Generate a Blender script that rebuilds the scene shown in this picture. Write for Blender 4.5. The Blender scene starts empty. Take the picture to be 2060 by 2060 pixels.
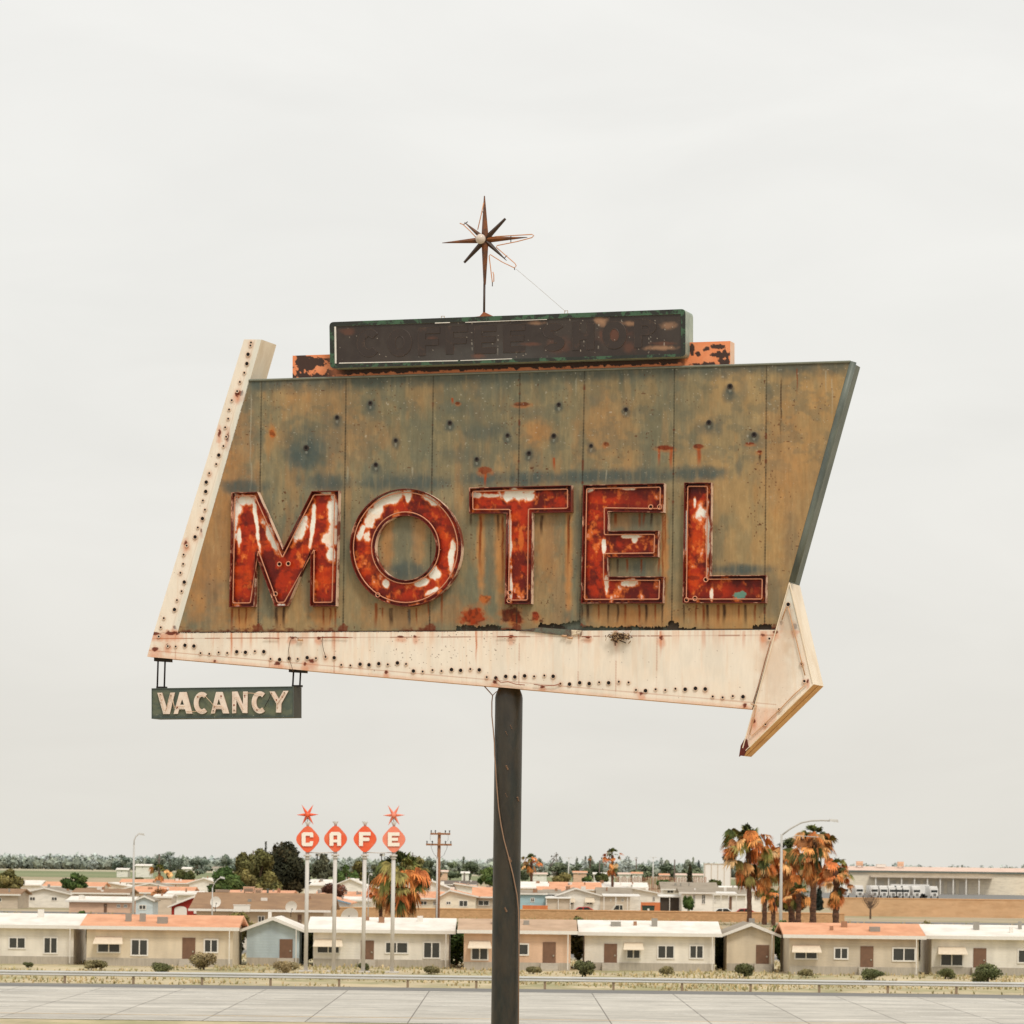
import bpy, math, random
import numpy as np
from mathutils import Vector, Matrix
from mathutils.geometry import tessellate_polygon
random.seed(7)
SC = bpy.context.scene
COL = SC.collection
PI = math.pi
# ------------------------------------------------------------------ camera
F = 7900.0; CX = 1030.0; HY = 1748.0; ROLL = math.radians(0.7); CAMH = 7.0
cr, sr = math.cos(ROLL), math.sin(ROLL)
RV = np.array((cr, 0, sr)); UV = np.array((-sr, 0, cr)); FV = np.array((0, 1.0, 0))
cam_d = bpy.data.cameras.new('camera'); cam = bpy.data.objects.new('camera', cam_d); COL.objects.link(cam)
cam_d.sensor_width = 36; cam_d.lens = F / 2060 * 36
cam_d.shift_x = 0; cam_d.shift_y = (HY - 1030) / 2060
cam_d.clip_start = 1; cam_d.clip_end = 40000
cam.matrix_world = Matrix(((cr, -sr, 0, 0), (0, 0, -1, 0), (sr, cr, 0, CAMH), (0, 0, 0, 1)))
cam_d.dof.use_dof = True; cam_d.dof.focus_distance = 75; cam_d.dof.aperture_fstop = 5.6
SC.camera = cam
SC.render.resolution_x = 1024; SC.render.resolution_y = 1024
SC.view_settings.view_transform = 'Standard'; SC.view_settings.look = 'None'
SC.view_settings.exposure = 0; SC.view_settings.gamma = 1

def ray(px, py):
    a = (np.asarray(px, float) - CX) / F; b = (HY - np.asarray(py, float)) / F
    return a * cr - b * sr, a * sr + b * cr
def P(px, py, d):
    x, z = ray(px, py)
    return Vector((float(x) * d, d, CAMH + float(z) * d))
def hor(px): return HY + (px - CX) * math.tan(ROLL)
def dof(px, py): return CAMH * F / (py - hor(px))       # distance of the ground seen at a pixel
def X(px, d): return (px - CX) / F * d * cr
# sign plane
AL = math.radians(18); P0 = np.array((-0.1, 75.0, 0))
SU = np.array((math.cos(AL), -math.sin(AL), 0)); SN = np.array((-math.sin(AL), -math.cos(AL), 0))
def S(px, py, off=0.0):
    x, z = ray(px, py)
    t = (SN @ P0 + off) / (SN[0] * x + SN[1])
    return np.stack([t * x, t * np.ones_like(x), CAMH + t * z], -1)

# ------------------------------------------------------------------ colour, materials
def lin(c):
    c = np.asarray(c, float) / 255
    return np.where(c <= .04045, c / 12.92, ((c + .055) / 1.055) ** 2.4)
def L4(c): return tuple(float(v) for v in lin(c)) + (1.0,)
def nodes(name):
    m = bpy.data.materials.new(name); m.use_nodes = True
    nt = m.node_tree; b = nt.nodes['Principled BSDF']
    return m, nt, b
MC = {}
def mat(name, c, rough=.7, var=.18, scale=2.0, metal=0, c2=None, c2amt=.5, stretch=(1, 1, 1), bump=.0, thr=(.45, .6)):
    if name in MC: return MC[name]
    m, nt, b = nodes(name); N, K = nt.nodes, nt.links
    tc = N.new('ShaderNodeTexCoord'); mp = N.new('ShaderNodeMapping'); mp.inputs['Scale'].default_value = stretch
    K.new(tc.outputs['Object'], mp.inputs[0])
    n = N.new('ShaderNodeTexNoise'); n.inputs['Scale'].default_value = scale; n.inputs['Detail'].default_value = 8; n.inputs['Roughness'].default_value = .65
    K.new(mp.outputs[0], n.inputs['Vector'])
    r = N.new('ShaderNodeMapRange'); r.inputs[1].default_value = .3; r.inputs[2].default_value = .7
    r.inputs[3].default_value = 1 - var; r.inputs[4].default_value = 1 + var
    K.new(n.outputs[0], r.inputs[0])
    h = N.new('ShaderNodeVectorMath'); h.operation = 'SCALE'
    if c2 is not None:
        n2 = N.new('ShaderNodeTexNoise'); n2.inputs['Scale'].default_value = scale * .7; n2.inputs['Detail'].default_value = 10; n2.inputs['Roughness'].default_value = .7
        mp2 = N.new('ShaderNodeMapping'); mp2.inputs['Location'].default_value = (7.3, 2.1, 5.5); mp2.inputs['Scale'].default_value = stretch
        K.new(tc.outputs['Object'], mp2.inputs[0]); K.new(mp2.outputs[0], n2.inputs['Vector'])
        r2 = N.new('ShaderNodeMapRange'); r2.inputs[1].default_value = thr[0]; r2.inputs[2].default_value = thr[1]; r2.inputs[4].default_value = c2amt
        K.new(n2.outputs[0], r2.inputs[0])
        mx = N.new('ShaderNodeMix'); mx.data_type = 'RGBA'
        mx.inputs[6].default_value = L4(c); mx.inputs[7].default_value = L4(c2)
        K.new(r2.outputs[0], mx.inputs[0]); K.new(mx.outputs[2], h.inputs[0])
    else:
        h.inputs[0].default_value = L4(c)[:3]
    K.new(r.outputs[0], h.inputs['Scale']); K.new(h.outputs[0], b.inputs['Base Color'])
    b.inputs['Roughness'].default_value = rough; b.inputs['Metallic'].default_value = metal
    if bump:
        bp = N.new('ShaderNodeBump'); bp.inputs['Strength'].default_value = bump; bp.inputs['Distance'].default_value = .05
        K.new(n.outputs[0], bp.inputs['Height']); K.new(bp.outputs[0], b.inputs['Normal'])
    MC[name] = m
    return m
def cmat(name, rough=.65, var=.12, scale=12.0, stretch=(1, 1, 1), bump=.0, trans=0.0, spec=.5):
    """material that reads the mesh colour attribute 'Col' and breaks it up with noise"""
    if name in MC: return MC[name]
    m, nt, b = nodes(name); N, K = nt.nodes, nt.links
    at = N.new('ShaderNodeAttribute'); at.attribute_name = 'Col'
    tc = N.new('ShaderNodeTexCoord'); mp = N.new('ShaderNodeMapping'); mp.inputs['Scale'].default_value = stretch
    K.new(tc.outputs['Object'], mp.inputs[0])
    n = N.new('ShaderNodeTexNoise'); n.inputs['Scale'].default_value = scale; n.inputs['Detail'].default_value = 8; n.inputs['Roughness'].default_value = .7
    K.new(mp.outputs[0], n.inputs['Vector'])
    r = N.new('ShaderNodeMapRange'); r.inputs[1].default_value = .3; r.inputs[2].default_value = .7
    r.inputs[3].default_value = 1 - var; r.inputs[4].default_value = 1 + var
    K.new(n.outputs[0], r.inputs[0])
    h = N.new('ShaderNodeVectorMath'); h.operation = 'SCALE'
    K.new(at.outputs['Color'], h.inputs[0]); K.new(r.outputs[0], h.inputs['Scale']); K.new(h.outputs[0], b.inputs['Base Color'])
    b.inputs['Roughness'].default_value = rough
    b.inputs['Specular IOR Level'].default_value = spec
    if bump:
        bp = N.new('ShaderNodeBump'); bp.inputs['Strength'].default_value = bump; bp.inputs['Distance'].default_value = .02
        K.new(n.outputs[0], bp.inputs['Height']); K.new(bp.outputs[0], b.inputs['Normal'])
    MC[name] = m
    return m

# ------------------------------------------------------------------ objects
ORG = {}
def tag(o, label=None, cat=None, group=None, kind=None):
    if label: o['label'] = label
    if cat: o['category'] = cat
    if group: o['group'] = group
    if kind: o['kind'] = kind
    return o
def empty(name, loc, label, cat, group=None):
    o = bpy.data.objects.new(name, None); COL.objects.link(o); o.location = loc; o.empty_display_size = .3
    ORG[o.name] = Vector(loc)
    return tag(o, label, cat, group)
class MB:
    def __init__(s): s.v = []; s.f = []; s.m = []; s.c = None; s.n = 0
    def add(s, vs, fs, mi=0, col=None):
        vs = np.asarray(vs, float).reshape(-1, 3)
        s.v.append(vs); k = s.n; s.n += len(vs)
        s.f.extend([tuple(i + k for i in f) for f in fs]); s.m.extend([mi] * len(fs))
        if s.c is None and col is not None: s.c = []
        if col is not None:
            col = np.asarray(col, float)
            if col.ndim == 1: col = np.tile(col[:3], (len(vs), 1))
            s.c.append(col)
        return s
    def box(s, x0, x1, y0, y1, z0, z1, mi=0, col=None):
        v = [(x, y, z) for x in (x0, x1) for y in (y0, y1) for z in (z0, z1)]
        return s.add(v, [(0, 1, 3, 2), (4, 6, 7, 5), (0, 4, 5, 1), (2, 3, 7, 6), (0, 2, 6, 4), (1, 5, 7, 3)], mi, col)
    def tube(s, pts, r, seg=8, mi=0, col=None, closed=False, taper=None, cap=True):
        pts = [Vector(p) for p in pts]; n = len(pts); vs = []; fs = []
        up = None
        for i, p in enumerate(pts):
            a = pts[(i - 1) % n] if (closed or i) else p
            b = pts[(i + 1) % n] if (closed or i < n - 1) else p
            t = (b - a)
            if t.length < 1e-9: t = Vector((0, 0, 1))
            t.normalize()
            if up is None: up = t.orthogonal().normalized()
            up = (up - t * up.dot(t))
            up = up.normalized() if up.length > 1e-6 else t.orthogonal().normalized()
            w = t.cross(up); rr = r if taper is None else taper[i]
            for k in range(seg):
                a_ = 2 * PI * k / seg; q = p + (up * math.cos(a_) + w * math.sin(a_)) * rr; vs.append(q[:])
        m = n if closed else n - 1
        for i in range(m):
            for k in range(seg):
                a = i * seg + k; b = i * seg + (k + 1) % seg; c = ((i + 1) % n) * seg + (k + 1) % seg; d = ((i + 1) % n) * seg + k
                fs.append((a, b, c, d))
        if cap and not closed: fs.append(tuple(range(seg - 1, -1, -1))); fs.append(tuple((n - 1) * seg + k for k in range(seg)))
        return s.add(vs, fs, mi, col)
    def build(s, name, mats, parent=None, smooth=False):
        if not isinstance(mats, (list, tuple)): mats = [mats]
        v = np.concatenate(s.v)
        if parent is not None: o0 = ORG[parent.name]
        else:
            lo, hi = v.min(0), v.max(0); o0 = Vector(((lo[0] + hi[0]) / 2, (lo[1] + hi[1]) / 2, lo[2]))
        me = bpy.data.meshes.new(name); me.from_pydata((v - np.array(o0)).tolist(), [], s.f); me.update()
        for m in mats: me.materials.append(m)
        if len(mats) > 1: me.polygons.foreach_set('material_index', s.m)
        if s.c:
            c = np.concatenate(s.c); c = np.concatenate([c, np.ones((len(c), 1))], 1)
            at = me.color_attributes.new('Col', 'FLOAT_COLOR', 'POINT'); at.data.foreach_set('color', c.ravel())
        if smooth: me.polygons.foreach_set('use_smooth', [True] * len(me.polygons))
        o = bpy.data.objects.new(name, me); COL.objects.link(o)
        if parent is not None: o.parent = parent; ORG[o.name] = o0
        else: o.location = o0; ORG[o.name] = Vector(o0)
        return o
def area2(p): return sum(p[i][0] * p[(i + 1) % len(p)][1] - p[(i + 1) % len(p)][0] * p[i][1] for i in range(len(p)))
def inset(poly, d):
    """move every edge of a px polygon inwards by d"""
    n = len(poly); sgn = 1 if area2(poly) > 0 else -1; out = []
    for i in range(n):
        a = np.array(poly[i - 1], float); b = np.array(poly[i], float); c = np.array(poly[(i + 1) % n], float)
        e1 = b - a; e1 /= np.linalg.norm(e1); e2 = c - b; e2 /= np.linalg.norm(e2)
        n1 = np.array((-e1[1], e1[0])) * sgn; n2 = np.array((-e2[1], e2[0])) * sgn
        m = n1 + n2; k = m @ m
        m = m * (2 / k) if k > .2 else n1
        q = max(np.linalg.norm(m), 1)
        if q > 2.2: m = m / q * 2.2
        out.append(tuple(b + m * d))
    return out
def rounded(poly, r, k=4):
    out = []; n = len(poly)
    for i in range(n):
        a = np.array(poly[i - 1], float); b = np.array(poly[i], float); c = np.array(poly[(i + 1) % n], float)
        u = a - b; lu = np.linalg.norm(u); v = c - b; lv = np.linalg.norm(v); rr = min(r, lu * .4, lv * .4)
        s_, e_ = b + u / lu * rr, b + v / lv * rr
        for j in range(k + 1):
            t = j / k; out.append(tuple((1 - t) ** 2 * s_ + 2 * t * (1 - t) * b + t * t * e_))
    return out
def prism(mb, outer, holes, f0, f1, mi=(0, 0), back=True, front=True, col=None, mapf=None, skip=()):
    """px outline extruded between sign-plane offsets f0 (rear) and f1 (front)"""
    mapf = mapf or (lambda a, b, o: S(a, b, o))
    loops = [outer] + list(holes)
    flat = [p for l in loops for p in l]
    tris = tessellate_polygon([[Vector((p[0], p[1], 0)) for p in l] for l in loops])
    a = np.array(flat, float)
    vf = mapf(a[:, 0], a[:, 1], f1); n = len(flat)
    # same world outline behind: extrude along the plane normal, not along the view ray
    vb = vf + SN * (f0 - f1)
    fs = []
    if front: fs += [tuple(t) for t in tris]
    if back: fs += [tuple(i + n for i in reversed(t)) for t in tris]
    mb.add(np.concatenate([vf, vb]), fs, mi[0], col)
    k = 0; sf = []
    for li, l in enumerate(loops):
        m = len(l)
        for i in range(m):
            if li == 0 and i in skip: continue
            a_, b_ = k + i, k + (i + 1) % m; sf.append((a_, b_, b_ + n, a_ + n))
        k += m
    mb.f.extend([tuple(i + mb.n - 2 * n for i in f) for f in sf]); mb.m.extend([mi[1]] * len(sf))
    return mb
# ------------------------------------------------------------------ numpy noise and painting
_T = np.random.RandomState(3).rand(64, 256, 256)
def vn(x, y, seed=0):
    t = _T[seed % 64]; xi = np.floor(x).astype(int); yi = np.floor(y).astype(int); fx = x - xi; fy = y - yi
    fx = fx * fx * (3 - 2 * fx); fy = fy * fy * (3 - 2 * fy)
    a = t[xi & 255, yi & 255]; b = t[(xi + 1) & 255, yi & 255]; c = t[xi & 255, (yi + 1) & 255]; d = t[(xi + 1) & 255, (yi + 1) & 255]
    return (a * (1 - fx) + b * fx) * (1 - fy) + (c * (1 - fx) + d * fx) * fy
def fbm(x, y, sx, sy=None, seed=0, o=5, g=.55):
    sy = sy or sx; r = 0; a = 1; tot = 0
    for i in range(o):
        r = r + a * vn(x / sx * 2 ** i + 17 * i, y / sy * 2 ** i + 31 * i, seed + i); tot += a; a *= g
    return r / tot
def sst(e0, e1, v):
    t = np.clip((v - e0) / (e1 - e0), 0, 1); return t * t * (3 - 2 * t)
def mixc(c, col, m):
    return c * (1 - m[..., None]) + lin(col) * m[..., None]
def blob(X_, Y_, cx, cy, rx, ry, seed=0, rag=.5, sc=9, ang=0, soft=.25):
    dx, dy = X_ - cx, Y_ - cy
    if ang:
        ca, sa = math.cos(ang), math.sin(ang); dx, dy = dx * ca + dy * sa, -dx * sa + dy * ca
    r = np.sqrt((dx / rx) ** 2 + (dy / ry) ** 2) + rag * 2 * (fbm(X_, Y_, sc, seed=seed) - .5)
    return sst(1 + soft, 1 - soft, r)
def streak(X_, Y_, x, y0, y1, w, seed=0, lean=-.012):
    xx = x + (Y_ - y0) * lean + 2.2 * (vn(Y_ / 22, np.zeros_like(Y_), seed) - .5)
    t = (Y_ - y0) / (y1 - y0)
    m = sst(w, w * .25, np.abs(X_ - xx)) * sst(-.02, .06, t) * sst(1.05, .35, t)
    return m * (.45 + .9 * fbm(X_, Y_, 3, 16, seed=seed + 3))
def bil(c, nu, nv):
    u = np.linspace(0, 1, nu)[:, None]; v = np.linspace(0, 1, nv)[None, :]
    tl, tr, br, bl = [np.array(p, float) for p in c]
    f = lambda k: (tl[k] * (1 - u) + tr[k] * u) * (1 - v) + (bl[k] * (1 - u) + br[k] * u) * v
    return f(0), f(1)
def gridmesh(name, corners, step, off, paint, material, parent, drop=None, inside=None):
    """a sheet of small quads on the sign plane, coloured per vertex by paint(px, py)"""
    c = [np.array(p, float) for p in corners]
    nu = int(max(np.linalg.norm(c[1] - c[0]), np.linalg.norm(c[2] - c[3])) / step) + 2
    nv = int(max(np.linalg.norm(c[3] - c[0]), np.linalg.norm(c[2] - c[1])) / step) + 2
    X_, Y_ = bil(corners, nu, nv)
    colr = np.clip(paint(X_, Y_), .002, .95)
    v = S(X_, Y_, off).reshape(-1, 3); idx = np.arange(nu * nv).reshape(nu, nv)
    q = np.stack([idx[:-1, :-1], idx[:-1, 1:], idx[1:, 1:], idx[1:, :-1]], -1)
    if inside is not None or drop is not None:
        xm = (X_[:-1, :-1] + X_[1:, 1:]) / 2; ym = (Y_[:-1, :-1] + Y_[1:, 1:]) / 2
        keep = np.ones(xm.shape, bool)
        if inside is not None:
            ins = np.zeros(xm.shape, bool)
            for poly in inside:
                n = len(poly)
                for i in range(n):
                    x0, y0 = poly[i]; x1, y1 = poly[(i + 1) % n]
                    if y0 == y1: continue
                    ins ^= ((ym > y0) != (ym > y1)) & (xm < (x1 - x0) * (ym - y0) / (y1 - y0) + x0)
            keep &= ins
        if drop is not None: keep &= ~drop(xm, ym)
        q = q[keep]
    else: q = q.reshape(-1, 4)
    mb = MB(); mb.v = [v]; mb.n = len(v); mb.f = [tuple(t) for t in q.tolist()]; mb.m = [0] * len(mb.f); mb.c = [colr.reshape(-1, 3)]
    return mb.build(name, material, parent, smooth=True)
# =================================================================== THE MOTEL SIGN
c0 = S(1023, 1748, -.4)
sign = empty('motel_sign', (float(c0[0]), float(c0[1]), 0), 'huge weathered roadside sign reading MOTEL in rusty red letters above a white arrow', 'sign')
DP = .8
M_panel = cmat('weathered_panel_paint', rough=.6, var=.10, scale=9, stretch=(1.6, 1.6, .6), bump=.08, spec=.2)
M_white = cmat('chalky_white_sign_paint', rough=.55, var=.05, scale=6, stretch=(2, 2, .4), bump=.05, spec=.3)
M_side = mat('cream_painted_metal', (226, 203, 170), .6, .10, 5, c2=(196, 160, 112), c2amt=.6, stretch=(2, 2, .3), bump=.08)
M_sideR = mat('pale_cream_painted_metal', (244, 228, 204), .5, .04, 3, c2=(222, 196, 162), c2amt=.5, stretch=(1, 1, .4), bump=.05)
M_under = mat('tan_underside', (226, 172, 104), .6, .1, 3, c2=(190, 132, 76), c2amt=.6, stretch=(1, 1, 3), bump=.1)  # tan, darker than the cream side returns
M_grey = mat('blue_grey_trim_paint', (104, 110, 100), .5, .12, 4, c2=(74, 84, 82), c2amt=.7, stretch=(1, 1, .4), bump=.08)
M_dark = mat('near_black_iron', (32, 24, 18), .6, .3, 8)
M_rim = mat('rusted_letter_rim', (104, 26, 8), .5, .3, 4, c2=(220, 164, 134), c2amt=.9, thr=(.53, .62))
M_rimp = mat('pale_letter_return', (238, 206, 180), .4, .1, 3, c2=(126, 36, 12), c2amt=.95, thr=(.47, .56))
M_rimd = mat('dark_rust_letter_return', (74, 18, 9), .5, .35, 6, c2=(150, 52, 20), c2amt=.7)
M_rust = cmat('rusted_enamel_face', rough=.4, var=.10, scale=10, bump=.3, spec=.28)
M_neon = mat('unlit_neon_glass', (210, 142, 108), .3, .18, 6)
M_hole = mat('socket_black', (16, 9, 7), .9, .2, 5)
M_sock = mat('aged_socket_porcelain', (236, 214, 190), .5, .1, 8, c2=(176, 92, 50), c2amt=.5)

HOLES = [(616, 901, 5), (678, 840, 4), (745, 811, 4), (796, 886, 3.6), (756, 935, 4), (905, 851, 4.2), (1021, 876, 3.6), (959, 924, 3.8), (1064, 912, 4.2),
         (1114, 877, 4.2), (1124, 814, 3.8), (1259, 824, 3.8), (1189, 897, 3.4), (1468.6, 777.4, 4.6), (1426, 850, 4.4), (1517, 874.5, 4.4)]
SEAMS = [(526.5, 519), (696.5, 690), (872, 864), (1046, 1039), (1176, 1166), (1357, 1351), (1542, 1538)]
BLUE = [(616, 905, 38, 36, .95), (614, 920, 26, 20, .9), (490, 978, 40, 13, .9), (655, 970, 46, 15, .9), (672, 978, 20, 10, .5), (815, 966, 78, 16, .6), (780, 972, 40, 12, .7),
        (855, 972, 40, 13, .8), (975, 962, 32, 11, .9), (1062, 961, 48, 12, .95), (1155, 960, 40, 12, .85), (1210, 958, 55, 12, .9), (1290, 956, 60, 13, .85), (1400, 953, 50, 13, .95), (1432, 950, 20, 10, .6),
        (817, 1147, 34, 16, .9), (815, 1085, 22, 50, .35), (1480, 1146, 56, 10, .9), (1500, 1146, 30, 9, .6), (1468, 795, 11, 12, .8), (1426, 862, 15, 14, .6), (1406, 864, 8, 14, .5), (1446, 860, 8, 16, .6), (1517, 884, 22, 16, .5),
        (745, 822, 14, 18, .5), (905, 857, 10, 10, .5), (920, 820, 26, 12, .35), (965, 872, 28, 14, .6), (1004, 862, 24, 12, .45), (960, 834, 14, 18, .35), (930, 915, 40, 14, .4), (1070, 924, 22, 20, .4), (1058, 830, 34, 10, .4),
        (1190, 808, 14, 12, .4), (1288, 832, 14, 12, .35), (1000, 790, 30, 14, .3), (953, 788, 16, 9, .35), (678, 858, 9, 6, .4), (655, 845, 10, 14, .35), (1488, 938, 6, 18, .6), (1496, 782, 10, 20, .3), (1546, 792, 7, 20, .55),
        (757, 945, 12, 10, .35), (1030, 900, 14, 14, .35), (1112, 905, 10, 14, .3), (540, 775, 40, 10, .5), (500, 800, 18, 26, .45), (560, 1180, 20, 60, .45), (425, 1190, 18, 30, .3), (655, 1180, 12, 60, .3), (1163, 1100, 7, 130, .45), (1590, 1100, 14, 60, .35),
        (1290, 1045, 30, 14, .4), (1290, 1142, 26, 14, .5), (985, 1120, 10, 80, .4), (905, 1120, 14, 80, .35), (1150, 1250, 14, 20, .35), (1558, 1200, 18, 50, .5)]
ORANGE = [(430, 1080, 70, 180, .55), (470, 880, 40, 90, .4), (548, 868, 6, 12, .7), (1210, 860, 50, 60, .25), (1080, 870, 30, 26, .5), (640, 800, 60, 40, .25), (700, 880, 60, 50, .3), (490, 1240, 24, 32, .8), (650, 1240, 24, 32, .8),
          (565, 1238, 12, 34, .5), (779, 1080, 12, 70, .6), (842, 1075, 14, 70, .55), (968, 1110, 8, 90, .85), (1007, 1110, 10, 100, .8), (1100, 1090, 22, 90, .5), (1144, 1130, 7, 110, .8), (1125, 1200, 18, 60, .3), (1250, 1046, 24, 16, .4),
          (1300, 1242, 60, 26, .5), (1240, 1242, 60, 26, .5), (1440, 1240, 70, 26, .5), (1337, 1110, 7, 110, .75), (1620, 1000, 60, 200, .25), (1560, 920, 40, 110, .25), (800, 1240, 60, 30, .45), (910, 1235, 40, 30, .35), (1060, 1250, 60, 18, .25)]
STREAKS = [(466, 1222, 1272, 3, 0), (481, 1222, 1270, 2, 0), (495, 1222, 1268, 2.4, 0), (556, 1220, 1270, 4, 1), (572, 1220, 1270, 4, 1), (651, 1222, 1268, 2.6, 0), (665, 1222, 1268, 2.5, 0), (674, 1222, 1272, 2.6, 0),
           (757, 1212, 1268, 4, 0), (787, 1222, 1270, 5, 1), (824, 1224, 1268, 4, 2), (890, 1180, 1268, 3, 0), (838, 1222, 1262, 2, 0), (770, 1222, 1250, 2, 0), (862, 1205, 1250, 2, 0),
           (967, 1034, 1180, 3.5, 0), (947, 1034, 1062, 3, 1), (1003, 1034, 1085, 3.5, 1), (1012, 1036, 1200, 3, 0), (1090, 1036, 1085, 4, 1), (1144, 1032, 1180, 3, 0), (1146, 1034, 1110, 1.6, 1),
           (1238, 1032, 1066, 4, 0), (1287, 1032, 1066, 3.5, 0), (1295, 1032, 1066, 3, 0), (1310, 1032, 1064, 3, 1), (1242, 1124, 1160, 3, 1), (1262, 1124, 1156, 3, 0), (1290, 1124, 1158, 2.5, 0), (1326, 1122, 1160, 3, 0),
           (1171, 1215, 1262, 2.4, 1), (1182, 1215, 1262, 4, 1), (1205, 1215, 1258, 2.5, 0), (1224, 1215, 1262, 3, 1), (1243, 1215, 1262, 3, 1), (1258, 1215, 1262, 3, 0), (1286, 1215, 1262, 3, 0), (1300, 1215, 1262, 3.5, 1), (1318, 1215, 1262, 2.4, 0), (1332, 1215, 1266, 2.6, 1),
           (1376, 1215, 1262, 2.6, 1), (1401, 1215, 1266, 2.2, 0), (1415, 1215, 1266, 3.4, 0), (1424, 1215, 1266, 3.6, 1), (1445, 1215, 1262, 4, 0), (1457, 1215, 1262, 4.5, 1), (1500, 1215, 1264, 3.6, 1), (1486, 1215, 1255, 2.5, 0), (1519, 1215, 1262, 3, 0),
           (1334, 1032, 1215, 2.4, 0), (1339, 1032, 1140, 2, 0), (1326, 900, 940, 3.2, 3), (1350, 900, 950, 4, 3), (1406, 900, 942, 5, 3), (1528.6, 908, 938, 3.2, 1), (977, 946, 985, 3, 3), (1115, 920, 950, 3, 3), (910, 800, 815, 3, 3),
           (505, 790, 1000, 1.5, 4), (700, 940, 975, 2, 4), (506, 930, 990, 1.4, 4), (830, 940, 960, 2, 4), (1160, 760, 800, 1.5, 4), (1220, 945, 975, 1.5, 4), (1662, 745, 800, 1.5, 4), (1674, 760, 850, 1.5, 4), (1572, 760, 905, 1.8, 1), (1604, 740, 800, 1.5, 0)]
STC = [(126, 58, 16), (54, 32, 20), (66, 68, 66), (156, 62, 12), (176, 170, 150)]
def paint_panel(X_, Y_):
    n1 = fbm(X_, Y_, 60, 110, 1); n2 = fbm(X_, Y_, 20, 80, 5); n3 = fbm(X_, Y_, 30, 30, 9); n4 = fbm(X_, Y_, 3, 40, 12)
    c = np.zeros(X_.shape + (3,)) + lin((134, 122, 93))
    c = mixc(c, (162, 132, 90), sst(.45, .62, n1) * .7)
    c = mixc(c, (104, 106, 90), sst(.46, .64, fbm(X_, Y_, 45, 110, 21)) * .75)
    c = mixc(c, (176, 122, 66), sst(.5, .75, n2) * .3)
    c = mixc(c, (112, 106, 82), sst(1500, 1300, X_) * sst(520, 680, X_) * sst(960, 880, Y_) * .45 * (.4 + 1.2 * n3))
    c = mixc(c, (172, 140, 92), sst(1300, 1600, X_) * .5)
    # rows between and beside the letters carry more grey green
    c = mixc(c, (112, 110, 88), sst(1000, 1050, Y_) * sst(560, 700, X_) * .45 * (1 - sst(1380, 1500, X_)))
    for i, (x, y, rx, ry, a) in enumerate(ORANGE):
        c = mixc(c, (188, 126, 66), blob(X_, Y_, x, y, rx, ry, i, .5, 12, soft=.6) * a * .82)
    topY = 765.7 + (X_ - 500.7) * (-37.8 / 1210.5)
    c = mixc(c, (72, 82, 78), sst(36, 4, Y_ - topY + 26 * (fbm(X_, Y_, 18, seed=31) - .5)) * .8)
    for i, (x, y, rx, ry, a) in enumerate(BLUE):
        c = mixc(c, (76, 86, 82), blob(X_, Y_, x, y, rx * 1.08, ry * 1.08, i + 7, .42, 13, soft=.62) * a * (.7 + .4 * n4))
    c *= (.88 + .24 * n4)[..., None]
    c *= (.84 + .32 * fbm(X_, Y_, 16, 20, 44))[..., None]
    c = mixc(c, (190, 164, 116), sst(.52, .8, fbm(X_, Y_, 7, 60, 46)) * .16)
    c = mixc(c, (96, 98, 84), sst(.5, .66, fbm(X_, Y_, 26, 20, 47)) * .35 * sst(990, 900, Y_))
    c = mixc(c, (196, 178, 142), sst(.74, .82, fbm(X_, Y_, 2.5, 24, 41)) * .2)
    for i, (x, y0, y1, w, k) in enumerate(STREAKS):
        c = mixc(c, STC[k], np.clip(streak(X_, Y_, x, y0, y1, w * 1.15, i, ), 0, 1) * (.92 if k != 4 else .5))
    for (x, y, rx, ry, k) in [(952, 1240, 23, 17, (148, 50, 10)), (975, 1205, 10, 9, (176, 96, 44)), (1028, 1236, 17, 16, (90, 26, 8)), (1040, 1245, 12, 9, (100, 28, 8)), (1078, 1239, 7, 8, (140, 46, 20)), (975, 946, 13, 7, (128, 62, 34)),
                           (1338, 900, 16, 5, (116, 44, 18)), (1406, 898, 10, 4, (116, 44, 18)), (1528, 908, 5, 3, (110, 40, 18)), (548, 872, 5, 8, (176, 92, 40)), (1050, 813, 16, 4, (130, 78, 50)), (1220, 893, 6, 5, (118, 62, 32)), (921, 811, 5, 3, (130, 70, 36)), (1509, 892, 9, 2.5, (120, 54, 26))]:
        mm = blob(X_, Y_, x, y, rx, ry, int(x) % 50, .6, 7, soft=.22); c = mixc(c, (176, 100, 44), blob(X_, Y_, x, y + 3, rx * 1.2, ry * 1.25, int(x) % 50, .7, 9, soft=.5) * .5); c = mixc(c, k, np.clip(mm * (.62 + .5 * fbm(X_, Y_, 5, 9, 77)), 0, 1)); c = mixc(c, (58, 20, 8), mm * sst(.5, .62, fbm(X_, Y_, 7, 9, 78)) * .5)
    # pin-prick rust
    sp = vn(X_ / 3.3, Y_ / 3.3, 50) * sst(.45, .6, fbm(X_, Y_, 45, seed=51))
    dens = .9 - .06 * blob(X_, Y_, 1530, 1010, 40, 90, 3) - .03 * blob(X_, Y_, 900, 1180, 70, 90, 4)
    c = mixc(c, (84, 40, 20), sst(dens - .02, dens + .04, sp) * .85)
    c = mixc(c, (206, 200, 184), sst(.93, .96, vn(X_ / 3, Y_ / 3, 55)) * sst(1, .0, (Y_ - 700) / 500) * .4)
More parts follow.
